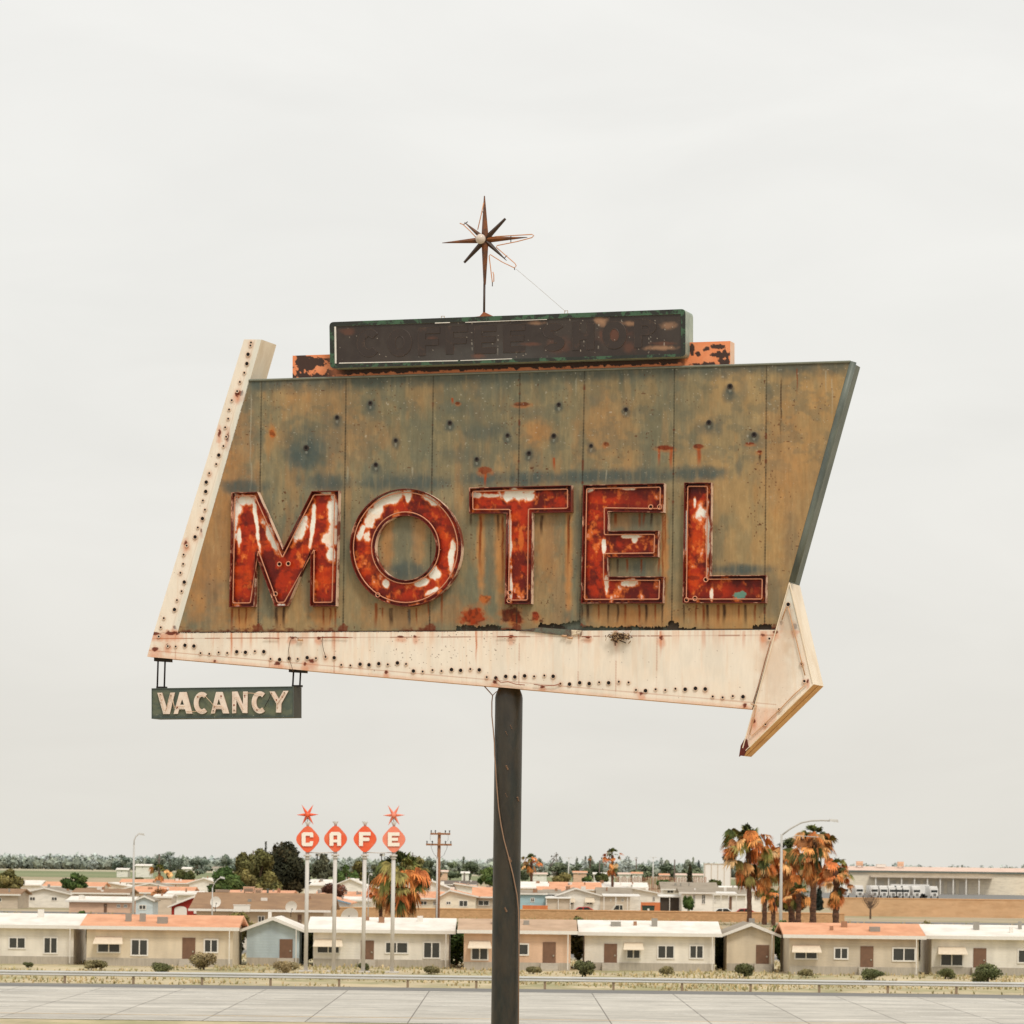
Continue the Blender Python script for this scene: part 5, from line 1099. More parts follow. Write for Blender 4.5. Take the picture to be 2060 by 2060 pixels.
shelter('carport', 'lean-to roof over the beige wall left of the two awnings', 1098, 1150, 1803, 596, 6, MC['carport_white'], 3, walls=wmat('beige'))
# fences, walls
def slab(name, label, cat, xl, xr, yt, d, m, cap=True, d2=None):
    d2 = d2 or d; x0, x1 = X(xl, d), X(xr, d2); z0_, z1_ = P(xl, yt, d).z, P(xl, yt, d).z
    root = empty(name, ((x0 + x1) / 2, (d + d2) / 2, 0), label, cat); mb = MB()
    mb.add([(x0, d, 0), (x1, d2, 0), (x1, d2 + .25, 0), (x0, d + .25, 0), (x0, d, z0_), (x1, d2, z0_), (x1, d2 + .25, z0_), (x0, d + .25, z0_)], [(0, 1, 5, 4), (1, 2, 6, 5), (2, 3, 7, 6), (3, 0, 4, 7), (4, 5, 6, 7)]); mb.build('wall_panel', m, root)
    if cap:
        mb = MB(); e_ = .08; mb.add([(x0, d - e_, z0_ + .003), (x1, d2 - e_, z0_ + .003), (x1, d2 + .25 + e_, z0_ + .003), (x0, d + .25 + e_, z0_ + .003), (x0, d - e_, z0_ + .15), (x1, d2 - e_, z0_ + .15), (x1, d2 + .25 + e_, z0_ + .15), (x0, d + .25 + e_, z0_ + .15)], [(0, 1, 5, 4), (1, 2, 6, 5), (2, 3, 7, 6), (3, 0, 4, 7), (4, 5, 6, 7), (3, 2, 1, 0)]); mb.build('coping', mat('wall_coping', (214, 168, 122), .85, .08, 1), root)
    return root
def brickmat(name, c, c2, sx=.4, sy=.2):
    m, nt, b = nodes(name); N_, K_ = nt.nodes, nt.links; t = N_.new('ShaderNodeTexCoord'); q = N_.new('ShaderNodeTexBrick'); mp_ = N_.new('ShaderNodeMapping'); mp_.inputs['Rotation'].default_value = (PI / 2, 0, 0)
    K_.new(t.outputs['Object'], mp_.inputs[0]); K_.new(mp_.outputs[0], q.inputs[0]); q.inputs['Color1'].default_value = L4(c); q.inputs['Color2'].default_value = L4(c2); q.inputs['Mortar'].default_value = L4(tuple(int(v * .85) for v in c)); q.inputs['Scale'].default_value = 1; q.inputs['Brick Width'].default_value = sx; q.inputs['Row Height'].default_value = sy; q.inputs['Mortar Size'].default_value = .012
    K_.new(q.outputs[0], b.inputs['Base Color']); b.inputs['Roughness'].default_value = .9; return m
M_blk = brickmat('tan_block_wall', (204, 162, 118), (184, 144, 102))
slab('block_wall', 'long tan block wall running in front of the mobile homes', 'wall', 640, 1700, 1826, 545, M_blk)
slab('block_wall', 'tall orange tan wall below the white warehouse at the right edge', 'wall', 1690, 2300, 1807, 640, mat('smooth_tan_wall', (206, 168, 128), .85, .1, .3, c2=(188, 148, 108), c2amt=.8, stretch=(1, 1, 3)))
slab('board_fence', 'short orange board fence beside the blue home', 'fence', 1052, 1103, 1821, 585, mat('orange_boards', (206, 120, 72), .8, .15, 1, stretch=(5, 1, .4)), False)
slab('board_fence', 'orange brown board fence behind the green dumpster', 'fence', 1290, 1329, 1815, 590, MC['orange_boards'], False)
pf = empty('picket_fence', (X(1325, 1050), 1050, 0), 'row of weathered reddish brown posts along the far edge of the homes', 'fence'); rf = random.Random(4)
for k in range(60):
    x = X(1240 + k * 3.05, 1050) + rf.uniform(-.05, .05); zt = P(1240 + k * 3, 1764 + rf.uniform(-1.5, 2), 1050).z; mb = MB(); mb.box(x - .1, x + .1, 1050, 1050.15, 0, zt); mb.build('post', mat('weathered_post', (158, 112, 88), .9, .25, 2), pf)
for z in (.9, 2.0): mb = MB(); mb.box(X(1238, 1050), X(1424, 1050), 1050.16, 1050.24, z, z + .18); mb.build('rail', MC['weathered_post'], pf)
# vehicles ---------------------------------------------------------
M_tyre = mat('tyre_rubber', (34, 32, 30), .85, .2, 5); M_chr = mat('wheel_metal', (180, 178, 172), .35, .1, 5, metal=.8); M_wg = mat('tinted_car_glass', (48, 52, 52), .1, .1, 3); M_lamp = mat('headlamp_lens', (224, 220, 206), .15, .05, 3); M_tail = mat('tail_lamp_red', (168, 30, 22), .2, .1, 3)
def car(label, px, d, L_, Hh, col, prof, glass, cat='car', name='parked_car', Wd=1.8):
    x0 = X(px, d); root = empty(name, (x0, d, 0), label, cat); pm = mat('car_paint_%d_%d_%d' % col, col, .3, .04, 2)
    def ext(pr, ya, yb, m, nm, par=root, bev=.0):
        mb = MB(); n = len(pr); v = [(x0 + a * L_ / 2, d + ya, z * Hh) for a, z in pr] + [(x0 + a * L_ / 2, d + yb, z * Hh) for a, z in pr]
        if area2(pr) < 0: mb.add(v, [tuple(reversed(range(n))), tuple(range(n, 2 * n))] + [(i, (i + 1) % n, n + (i + 1) % n, n + i) for i in range(n)])
        else: mb.add(v, [tuple(range(n)), tuple(reversed(range(n, 2 * n)))] + [(n + i, n + (i + 1) % n, (i + 1) % n, i) for i in range(n)])
        return mb.build(nm, m, par)
    o = ext(prof, -Wd / 2, Wd / 2, pm, 'body'); bv = o.modifiers.new('bevel', 'BEVEL'); bv.width = .07; bv.segments = 3
    for g in glass: ext(g, -Wd / 2 - .012, Wd / 2 + .012, M_wg, 'side_window')
    for sx in (-.62, .62):
        for sy in (-Wd / 2 + .1, Wd / 2 - .1):
            mb = MB(); cx_, cz_ = x0 + sx * L_ / 2, .34; mb.tube([(cx_, d + sy - .13, cz_), (cx_, d + sy + .13, cz_)], .34, 16); wl = mb.build('wheel', M_tyre, root, True)
            mb = MB(); s2 = -1 if sy < 0 else 1; mb.tube([(cx_, d + sy + s2 * .12, cz_), (cx_, d + sy + s2 * .15, cz_)], .2, 12); mb.build('rim', M_chr, wl)
    for sy in (-.62, .62):
        mb = MB(); mb.box(x0 - L_ / 2 - .01, x0 - L_ / 2 + .08, d + sy - .18, d + sy + .18, Hh * .42, Hh * .53); mb.build('headlight', M_lamp, root)
        mb = MB(); mb.box(x0 + L_ / 2 - .08, x0 + L_ / 2 + .01, d + sy - .14, d + sy + .14, Hh * .42, Hh * .56); mb.build('tail_light', M_tail, root)
    return root
SED = [(-1, .18), (-1, .5), (-.9, .6), (-.45, .66), (-.2, .97), (.35, 1.0), (.68, .7), (.97, .66), (1, .5), (1, .18)]; SG = [[(-.36, .68), (-.17, .93), (.03, .94), (.03, .68)], [(.08, .68), (.08, .94), (.33, .95), (.56, .7)]]
TRK = [(-1, .22), (-1, .5), (-.5, .56), (-.3, .98), (.1, 1.0), (.14, .56), (1, .56), (1, .22)]; TG = [[(-.4, .58), (-.26, .93), (-.1, .94), (-.1, .58)], [(-.06, .58), (-.06, .94), (.06, .94), (.08, .58)]]
car('bright red sedan parked before the white home with awnings', 1172, 575, 5.2, 1.6, (196, 40, 30), SED, SG)
car('beige pickup parked under the white carport', 1250, 590, 5.6, 1.85, (206, 196, 178), TRK, TG, 'pickup', 'pickup_truck', 1.9)
car('white rounded car before the white cottage left of the palms', 1452, 580, 5.0, 1.6, (226, 222, 214), SED, SG)
car('dark red car between the left palm trunks', 1496, 585, 4.8, 1.55, (168, 34, 28), SED, SG)
# dumpster
x0, x1 = X(1293, 583), X(1318, 583); dm = empty('dumpster', ((x0 + x1) / 2, 584, 0), 'dark green dumpster with a white sticker in front of the orange fence', 'dumpster'); mb = MB(); zt = P(1305, 1823, 583).z
mb.add([(x0 + .1, 583, .15), (x1 - .1, 583, .15), (x1, 583, zt), (x0, 583, zt), (x0 + .1, 584.3, .15), (x1 - .1, 584.3, .15), (x1, 584.5, zt), (x0, 584.5, zt)], [(0, 1, 2, 3), (1, 5, 6, 2), (5, 4, 7, 6), (4, 0, 3, 7), (4, 5, 1, 0)]); mb.build('body', mat('dumpster_green', (38, 58, 44), .5, .15, 2), dm)
mb = MB(); mb.box(x0 - .04, x1 + .04, 582.95, 584.55, zt + .003, zt + .1); mb.build('lid', M_dark, dm); mb = MB(); mb.box((x0 + x1) / 2 - .15, (x0 + x1) / 2 + .15, 582.97, 582.99, zt - .7, zt - .35); mb.build('sticker', M_fr, dm)
# semi trucks
def semi(label, px, d, trailer=True):
    s_ = d / F; root = empty('semi_truck', (X(px, d), d, 1.9), label, 'truck', 'white trucks parked at the warehouse'); x = X(px, d); z0 = 1.9; wm = mat('truck_white', (232, 228, 222), .4, .04, 2); mb = MB()
    pr = [(x - 1.25, .9), (x - 1.25, 3.3), (x - 1.0, 3.7), (x + 1.0, 3.7), (x + 1.25, 3.3), (x + 1.25, .9)]; n = 6
    mb.add([(a, d, z0 + z) for a, z in pr] + [(a, d + 2.5, z0 + z) for a, z in pr], [tuple(range(n)), tuple(reversed(range(n, 2 * n)))] + [(n + i, n + (i + 1) % n, (i + 1) % n, i) for i in range(n)]); mb.build('cab', wm, root)
    mb = MB(); mb.box(x - .75, x + .75, d - 1.5, d - .003, z0 + .8, z0 + 2.0); hd_ = mb.build('hood', wm, root); mb = MB(); mb.box(x - .5, x + .5, d - 1.54, d - 1.503, z0 + .9, z0 + 1.85); mb.build('grille', mat('truck_grille', (120, 116, 110), .4, .1, 4), root)
    mb = MB(); mb.box(x - 1.05, x + 1.05, d - .03, d - .004, z0 + 2.15, z0 + 2.95); mb.build('windscreen', M_wg, root)
    for sx in (-1.1, 1.1): mb = MB(); mb.tube([(x + sx - .15, d - .7, z0 + .5), (x + sx + .15, d - .7, z0 + .5)], .5, 14); mb.build('wheel', M_tyre, root)
    for sx in (-.85, .85): mb = MB(); mb.box(x + sx - .12, x + sx + .12, d - 1.2, d - 1.1, z0 + 1.0, z0 + 1.3); mb.build('headlight', M_lamp, root)
    if trailer: mb = MB(); mb.box(x - 1.3, x + 1.3, d + 2.8, d + 16, z0 + 1.1, z0 + 4.2); mb.build('trailer', wm, root)
    root.scale = (.62, .62, .62)
TD = 800
sheet('truck_yard', X(1650, TD), X(2300, TD), TD - 12, 1100, 1.9, M_asp)
mb = MB(); mb.box(X(1650, 788), X(2300, 788), 787.6, 788, 0, 1.9); mb.build('yard_edge', mat('yard_edge_tan', (200, 162, 124), .9, .1, .3))['kind'] = 'structure'
for px, lb in ((1700, 'white truck behind the right hand palm, half hidden by its fronds'), (1730, 'white truck left of the bare bush'), (1760, 'white truck just right of the bare bush'), (1779, 'white truck in the middle of the right hand row'), (1797, 'white truck third from the right end of the row'), (1810, 'white truck second from the right edge of the photo'), (1823, 'rightmost white truck cut by the photo edge'), (1845, 'white truck beyond the right end of the row'), (1880, 'white truck parked apart at the far right')): semi(lb, px, TD)
bx = empty('box_trailer', (X(1815, 812), 822, 1.6), 'long white box trailer side on behind the row of trucks', 'trailer'); mb = MB(); mb.box(X(1794, 822), X(1870, 822), 822, 825, 2.6, P(1815, 1779, 822).z); mb.build('body', MC['truck_white'], bx)
for k in (1800, 1806, 1856, 1862): mb = MB(); mb.tube([(X(k, 822), 822, 2.4), (X(k, 822), 822.3, 2.4)], .5, 12); mb.build('wheel', M_tyre, bx)
# warehouse
WD = 1000; zt = P(1770, 1753, WD).z; wh = empty('warehouse', (X(1850, WD), WD + 30, 1.6), 'long low cream warehouse with loading bays at the right edge', 'warehouse'); mb = MB()
mb.box(X(1660, WD), X(2300, WD), WD, WD + 60, 1.6, zt); mb.build('wall', wmat('cream'), wh)
mb = MB(); zr_ = P(1770, 1743, WD + 25).z; xa, xb = X(1655, WD), X(2305, WD); mb.add([(xa, WD - .5, zt + .01), (xb, WD - .5, zt + .01), (xb, WD + 30, zr_), (xa, WD + 30, zr_), (xa, WD + 61, zt + .01), (xb, WD + 61, zt + .01)], [(0, 1, 2, 3), (3, 2, 5, 4), (0, 3, 4), (1, 5, 2)]); mb.build('roof', rmat('pink'), wh)
mb = MB(); mb.box(xa, xb, WD - .6, WD - .51, zt - .3, zt + .2); mb.build('fascia', M_grey, wh)
mb = MB(); zc = P(1790, 1762, WD - 4).z; mb.box(X(1752, WD - 4), X(2000, WD - 4), WD - 4, WD - .01, zc - .4, zc); mb.build('canopy', wmat('beige'), wh)
for k in range(9): x = X(1762 + k * 26, WD - 3.5); mb = MB(); mb.box(x - .15, x + .15, WD - 3.6, WD - 3.4, 1.6, zc - .403); mb.build('canopy_post', M_fr, wh)
for k in range(8): x = X(1762 + k * 24, WD); mb = MB(); mb.box(x, x + 2.2, WD - .08, WD - .01, 1.7, 5.2); mb.build('bay_door', mat('bay_door_grey', (212, 204, 190), .6, .08, 1), wh)
boxthing('roof_unit', 'peach cooling unit on the warehouse roof nearer the palms', 'cooling unit', 1724, 1736, 1733, 1744, WD + 20, 3, M_ac2, 3); boxthing('roof_unit', 'peach cooling unit on the warehouse roof near the photo edge', 'cooling unit', 1807, 1818, 1734, 1746, WD + 20, 3, M_ac2, 3)
boxthing('roof_unit', 'low white vent box between the two cooling units', 'vent', 1764, 1782, 1739, 1744, WD + 20, 3, M_fr, 0, False)
# white storage tank
TKD = 1150; tk = empty('storage_building', (X(1443, TKD), TKD, 0), 'tall plain white windowless block with vertical seams behind the cypress', 'building'); mb = MB(); a, b = X(1418, TKD), X(1470, TKD); zt = P(1440, 1739, TKD).z
mb.box(a, b, TKD, TKD + 8, 0, zt); mb.build('wall', mat('chalk_white_block', (232, 228, 222), .8, .03, .3), tk); mb = MB()
for k in range(5): x = a + (b - a) * k / 4; mb.box(x - .09, x + .09, TKD - .1, TKD - .005, 0, zt + .2)
mb.build('seam', wmat('beige'), tk); mb = MB(); mb.box(a - .1, b + .1, TKD - .12, TKD + 8.1, zt + .003, zt + .25); mb.build('roof', wmat('beige'), tk)
# =================================================================== CAFE SIGN
CD = 260.0; k_ = CD / F
cafe = empty('cafe_sign', (X(690, CD), CD, 0), 'four orange diamond plates on tall poles spelling CAFE, starbursts on the first and last', 'sign')
M_or = mat('bright_orange_enamel', (238, 96, 54), .4, .10, 1.6, c2=(226, 124, 88), c2amt=.6); M_or2 = mat('faded_coral_enamel', (240, 138, 110), .45, .06, 2); M_ors = mat('dark_orange_edge', (196, 66, 36), .5, .1, 3); M_pol = mat('pale_grey_pole', (206, 200, 192), .5, .06, 1); M_let = mat('cream_cafe_letter', (246, 236, 222), .45, .04, 3); M_lsh = mat('letter_side_tan', (176, 120, 92), .6, .1, 3)
def flat(x, y, o): 
    xx, z = ray(x, y); yy = CD - o; return np.stack([xx * yy, yy * np.ones_like(xx), CAMH + z * yy], -1)
SN_keep = SN
def gl(ch, cx, cy):
    l, r, t, b, m = cx - 12, cx + 11.5, cy - 14, cy + 14, cy; w = 8
    if ch == 'C': return [[(l + 3, t), (r - 2, t), (r, t + 3), (r, t + 10), (r - w + 1, t + 10), (r - w + 1, t + 7), (l + w, t + 7), (l + w, b - 7), (r - w + 1, b - 7), (r - w + 1, b - 10), (r, b - 10), (r - 1, b - 3), (r - 3, b), (l + 3, b), (l, b - 3), (l, t + 3)]], []
    if ch == 'A': return [[(l + 4, t), (r - 4, t), (r, t + 4), (r, b), (r - w, b), (r - w, m + 7), (l + w, m + 7), (l + w, b), (l, b), (l, t + 4)]], [[(l + w, t + 7), (r - w, t + 7), (r - w, m + 1.5), (l + w, m + 1.5)]]
    if ch == 'F': return [[(l, t), (r, t), (r, t + 7), (l + w, t + 7), (l + w, m - 3), (r - 3, m - 3), (r - 2, m + 1), (r - 3, m + 4), (l + w, m + 4), (l + w, b), (l, b)]], []
    if ch == 'E': return [[(l, t), (r, t), (r, t + 7), (l + w, t + 7), (l + w, m - 3), (r - 3, m - 3), (r - 3, m + 3), (l + w, m + 3), (l + w, b - 7), (r, b - 7), (r, b), (l, b)]], []
def prism_y(mb, outer, holes, o0, o1, mi=(0, 0)):
    global SN
    SN = np.array((0, -1.0, 0)); prism(mb, outer, holes, o0, o1, mi, mapf=flat); SN = SN_keep
for ch, px, py in (('C', 618.8, 1688.3), ('A', 674.8, 1687.5), ('F', 734.2, 1687.8), ('E', 792.2, 1688.4)):
    dm_ = rounded([(px - 28, py), (px, py - 32), (px + 28, py), (px, py + 32)], 15, 6); mb = MB(); prism_y(mb, dm_, [], -.45, 0, (0, 1)); pl = mb.build('sign_plate', [M_or2 if ch == 'E' else M_or, M_ors], cafe)
    sol, hol = gl(ch, px, py); mb = MB(); prism_y(mb, sol[0], hol, .005, .09, (0, 1)); mb.build('letter', [M_let, M_lsh], pl)
    c = P(px, py, CD + .22); xb = c.x; zt = P(px, py + 22, CD + .22).z; mb = MB(); mb.tube([(xb - .02, CD + .22, 0), (xb, CD + .22, zt)], .135, 12); mb.build('pole', M_pol, cafe, True)
    mb = MB(); z1 = P(px, py + 31, CD + .22).z; mb.tube([(xb, CD + .22, z1 - .12), (xb, CD + .22, z1)], .26, 12); mb.tube([(xb, CD + .22, z1 - .28), (xb, CD + .22, z1 - .2)], .2, 12); mb.build('collar', M_pol, cafe, True)
    mb = MB(); z2 = P(px, py - 26, CD + .22).z; mb.tube([(xb, CD + .22, z2), (xb, CD + .22, z2 + .12), (xb, CD + .22, z2 + .3)], .1, 10, taper=[.09, .1, .22]); mb.build('finial', M_pol, cafe, True)
    mb = MB(); mb.add([(xb - .5, CD + .22, 0), (xb, CD + .22, 2.2), (xb, CD + .26, 2.2), (xb - .5, CD + .26, 0)], [(0, 1, 2, 3)]); mb.box(xb - .45, xb + .45, CD - .2, CD + .65, .02, .12); mb.build('base_plate', M_pol, cafe)
    if ch in 'CE':
        sy = 1639 if ch == 'C' else 1640; s0 = P(px, sy, CD + .22); mm = M_or2 if ch == 'E' else M_or; mb = MB()
        mb.tube([(s0.x, CD + .02, s0.z), (s0.x, CD + .42, s0.z)], .2, 16); mb.tube([(s0.x, CD - .06, s0.z), (s0.x, CD + .02, s0.z)], .2, 16, taper=[.1, .19]); st = mb.build('star_ornament', mm, cafe, True)
        for a in (0, 60, 120, 180, 240, 300):
            a_ = math.radians(a + 1.5); d_ = np.array((math.cos(a_), 0, math.sin(a_))); q = np.array((s0.x, CD + .22, s0.z)); L2 = (22.5 if a % 180 == 0 else 24) * k_; s_ = np.array((-d_[2], 0, d_[0])) * .1; f_ = np.array((0, .1, 0)); b0 = q + d_ * .2
            mb = MB(); mb.add([b0 + s_, b0 + f_, b0 - s_, b0 - f_, q + d_ * L2], [(0, 1, 4), (1, 2, 4), (2, 3, 4), (3, 0, 4), (3, 2, 1, 0)]); mb.build('spike', mm, st)
        mb = MB(); mb.tube([(s0.x, CD + .22, z2 + .3), (s0.x, CD + .22, s0.z - .2)], .02, 5); mb.tube([(s0.x - .18, CD + .22, z2 + .3), (s0.x, CD + .22, s0.z - .2)], .012, 4); mb.tube([(s0.x + .18, CD + .22, z2 + .3), (s0.x, CD + .22, s0.z - .2)], .012, 4); mb.build('star_support', M_grey, st)
for a, b in ((618.8, 674.8), (734.2, 792.2)): 
    mb = MB(); p, q = P(a, 1715, CD + .22), P(b, 1715.2, CD + .22); mb.tube([p, (p + q) / 2 + Vector((0, 0, -.02)), q], .028, 6); mb.build('tie_rod', M_pol, cafe, True)
# floodlights, lamps, poles ------------------------------------------------
M_met = mat('galvanised_lamp_metal', (190, 186, 178), .45, .08, 2)
def pole_lamp(label, px, ytop, d, arm, r=.09, name='street_lamp', ybase=None, head=(.9, .32), m=None):
    m = m or M_met; b = P(px, ytop + 40, d); zt = P(px, ytop, d).z; root = empty(name, (b.x, d, 0), label, 'street lamp'); mb = MB(); mb.tube([(b.x, d, 0), (b.x, d, zt * .5), (b.x, d, zt)], r, 10, taper=[r * 1.3, r, r * .75]); mb.build('pole', m, root, True)
    pts = [P(x, y, d) for x, y in arm]; mb = MB(); mb.tube([(b.x, d, zt - .1)] + [tuple(p) for p in pts], r * .55, 8); mb.build('arm', m, root, True)
    e_ = pts[-1]; pv = pts[-2]; s_ = 1 if e_.x > pv.x else -1; mb = MB(); L2, w2 = head
    mb.add([(e_.x, d - w2 / 2, e_.z - .02), (e_.x, d + w2 / 2, e_.z - .02), (e_.x + s_ * L2, d + w2 * .4, e_.z - .14), (e_.x + s_ * L2, d - w2 * .4, e_.z - .14), (e_.x, d - w2 / 3, e_.z + .16), (e_.x, d + w2 / 3, e_.z + .16), (e_.x + s_ * L2 * .9, d + w2 * .3, e_.z + .1), (e_.x + s_ * L2 * .9, d - w2 * .3, e_.z + .1)], [(0, 1, 2, 3), (4, 7, 6, 5), (0, 3, 7, 4), (3, 2, 6, 7), (2, 1, 5, 6), (1, 0, 4, 5)]); mb.build('lamp_head', m, root)
    return root
pole_lamp('tall curved street lamp alone against the sky at the far left', 269, 1700, 420, [(270, 1690), (273, 1683), (278, 1678.5)], .12, head=(.7, .3))
pole_lamp('small curved lamp with a white head in front of the left green tree', 427, 1785, 420, [(431, 1777), (437, 1770), (443, 1766)], .08, head=(.5, .3))
pole_lamp('small white lamp behind the third cafe pole', 741, 1766, 420, [(742, 1762), (744, 1759)], .05, head=(.3, .25))
big = pole_lamp('very tall pale street lamp with a long curved arm rising among the palms', 1572, 1678, 330, [(1590, 1667), (1612, 1655), (1632, 1651), (1655, 1650.3), (1669, 1651)], .13, head=(.75, .4)); 
mb = MB(); mb.tube([P(x, y, 329.5) for x, y in ((1573, 1692), (1600, 1681), (1632, 1683), (1648, 1684))], .03, 6); mb.build('brace', M_met, big, True)
M_wood = mat('brown_timber_pole', (152, 104, 70), .85, .2, 1.2, stretch=(3, 3, .3))
def upole(label, px, ytop, d, arms, r=.16, m=None, x_lean=0, wires=False, name='utility_pole'):
    m = m or M_wood; b = P(px, ytop + 30, d); zt = P(px, ytop, d).z; root = empty(name, (b.x, d, 0), label, 'utility pole'); mb = MB(); mb.tube([(b.x - .1, d, 0), (b.x, d, zt)], r, 10, taper=[r * 1.25, r * .8]); mb.build('pole', m, root, True)
    for (xa, xb, y) in arms:
        p, q = P(xa, y, d), P(xb, y - .6, d); mb = MB(); mb.box(p.x, q.x, d - r - .16, d - r - .02, p.z - .07, p.z + .08); ca = mb.build('crossarm', m, root)
        if wires:
            for t in (.04, .25, .75, .96): mb = MB(); xx = p.x + (q.x - p.x) * t; mb.tube([(xx, d - r - .09, p.z + .08), (xx, d - r - .09, p.z + .3)], .05, 6, taper=[.03, .06]); mb.build('insulator', M_dark, ca)
    return root
up = upole('brown wooden utility pole with two crossarms left of the sign pole', 883.5, 1674.5, 320, [(866, 906, 1677.5), (857, 909, 1699)], .16, wires=True)
mb = MB(); mb.tube([P(879.5, 1724, 319.7), P(879, 1800, 319.7), (P(879, 1800, 319.7).x, 319.7, 0)], .07, 8); mb.build('conduit', M_pol, up, True)
for s_ in (-1, 1):
    mb = MB(); mb.tube([P(883.5 + s_ * x, y, 319.6) for x, y in ((17, 1700), (15, 1708), (10, 1719), (3, 1726))], .014, 5); mb.build('wire', M_dark, up, True)
    mb = MB(); mb.tube([P(883.5 + s_ * x, y, 319.6) for x, y in ((18, 1678), (18, 1690), (13, 1696), (15, 1703))], .01, 5); mb.build('wire', M_dark, up, True)
for lb, px, yt, d, arms, r in (('thin dark pole with one crossarm in the trees at the left', 320, 1718, 1400, [(313, 329, 1729)], .3), ('thin distant pole with a crossarm above the big ragged palm', 830, 1715, 1300, [(824, 836, 1721)], .2), ('bare dark pole rising at the right of the trees before the cypress', 1357, 1729, 1100, [], .22), ('short bare pole in the field right of the small palm', 1206, 1731, 1300, [], .22), ('short dark pole at the field edge left of the sign pole', 934, 1755, 1400, [], .3), ('thin pole in front of the large dark tree', 509, 1711, 1000, [], .2), ('far pole with a crossarm at the warehouse end', 1697, 1728, 1300, [(1692, 1702, 1729)], .25)): upole(lb, px, yt, d, arms, r, mat('far_dark_pole', (104, 92, 84), .9, .1, 1))
for lb, px, yt in (('slim pale mast with a T shaped lamp bar over the field trees', 1144, 1725), ('slim pale mast with a T shaped lamp bar left of the cypress', 1314, 1724)):
    upole(lb, px, yt, 1500, [(px - 7, px + 8, yt + .6)], .22, mat('far_pale_mast', (206, 204, 198), .6, .04, 1), name='floodlight_mast')
for lb, px, py, sgn in (('dark floodlight with a bright face between the cafe letters C and A', 640, 1720, 1), ('dark hooded floodlight on a short post right of the letter F pole', 769, 1720, 1)):
    d = 1150; c = P(px, py, d); root = empty('floodlight', (c.x, d, 0), lb, 'floodlight'); mb = MB(); mb.tube([(c.x - .2, d, 0), (c.x - .2, d, c.z)], .16, 8); mb.build('post', M_dark, root); mb = MB(); mb.box(c.x - .75, c.x + .75, d - .5, d + .5, c.z - .35, c.z + .4); mb.build('housing', mat('floodlight_grey', (84, 78, 70), .5, .2, 4), root); mb = MB(); mb.box(c.x + .1, c.x + .7, d - .53, d - .503, c.z - .25, c.z + .2); mb.build('lens', M_lamp, root)
# =================================================================== TREES
tree('big_tree', 'tallest dark round tree behind the brown roofed building', 'tree', 577, 1692, 1822, 96, 640, DARK, 10000, seed=3, trunk=.08, lumps=22, size=.3)
tree('big_tree', 'dark spreading lower tree filling the middle of the left cluster', 'tree', 545, 1722, 1822, 96, 650, [(72, 70, 44), (60, 62, 40)], 7500, seed=33, trunk=.03, lumps=20, size=.3)
tree('cypress', 'pair of dark pointed tips rising left of the tallest tree', 'tree', 533, 1690, 1815, 12, 660, DARK, 900, 'column', 4, .05, lumps=9, size=.22)
tree('olive_tree', 'olive green tree left of the tallest dark tree', 'tree', 522, 1706, 1818, 62, 630, OLIVE, 6500, seed=5, trunk=.05, lumps=14, size=.28)
tree('olive_tree', 'lighter olive tree in the middle of the left cluster', 'tree', 490, 1714, 1818, 52, 620, OLIVE, 5500, seed=6, trunk=.05, lumps=13, size=.26)
tree('bushy_tree', 'bright green bushy tree at the left of the cluster by the small lamp', 'tree', 455, 1744, 1812, 78, 600, BRIGHT, 6500, seed=7, trunk=.03, lumps=14, size=.28)
tree('bushy_tree', 'yellowish round shrub at the foot of the tallest dark tree', 'tree', 548, 1762, 1815, 42, 600, OLIVE, 3000, 'bush', 8, .05, size=.24)
tree('cypress', 'small dark narrow conifer at the left shoulder of the cluster', 'tree', 475, 1728, 1810, 13, 640, DARK, 700, 'column', 9, .05, lumps=8, size=.2)
tree('round_tree', 'grey green round tree behind the first cafe pole', 'tree', 649, 1716, 1788, 50, 900, [(104, 104, 82), (92, 94, 74), (118, 116, 92)], 3000, seed=10, trunk=.1, lumps=12, size=.36)
tree('bushy_tree', 'bright green tree right of the second cafe pole', 'tree', 696, 1740, 1790, 48, 820, BRIGHT, 2600, seed=12, trunk=.05, lumps=10, size=.34)
tree('bushy_tree', 'pale green tree just left of the third cafe pole', 'tree', 720, 1732, 1784, 46, 1000, OLIVE, 2200, seed=13, trunk=.08, lumps=10, size=.36)
tree('bushy_tree', 'pale green tree behind the third cafe pole', 'tree', 754, 1740, 1790, 48, 940, [(110, 112, 80), (98, 104, 72)], 2200, seed=14, trunk=.08, lumps=10, size=.36)
tree('flowering_shrub', 'reddish brown shrub behind the second cafe pole', 'shrub', 672, 1772, 1812, 58, 600, [(120, 68, 54), (96, 60, 46), (140, 92, 74), (90, 78, 50)], 3000, 'bush', 15, size=.2)
tree('dry_bush', 'orange dry bush on the salmon roofed home line at the left', 'shrub', 322, 1783, 1812, 50, 615, [(190, 120, 76), (206, 144, 96), (150, 104, 62)], 2400, 'bush', 16, size=.17)
tree('round_tree', 'dark green round bush by the field at the left', 'tree', 372, 1747, 1777, 38, 950, GREEN, 2600, 'bush', 17, size=.36)
tree('round_tree', 'small low dark bush at the field edge at the left', 'tree', 280, 1764, 1772, 18, 1100, GREEN, 600, 'bush', 18, size=.3)
tree('bushy_tree', 'dark green tree touching the left side of the sign pole', 'tree', 985, 1744, 1790, 52, 850, BRIGHT, 3200, seed=19, trunk=.05, lumps=12, size=.34)
tree('round_tree', 'olive round bush in the field right of the small palm', 'tree', 1129, 1752, 1778, 42, 1000, OLIVE, 2800, 'bush', 20, size=.36)
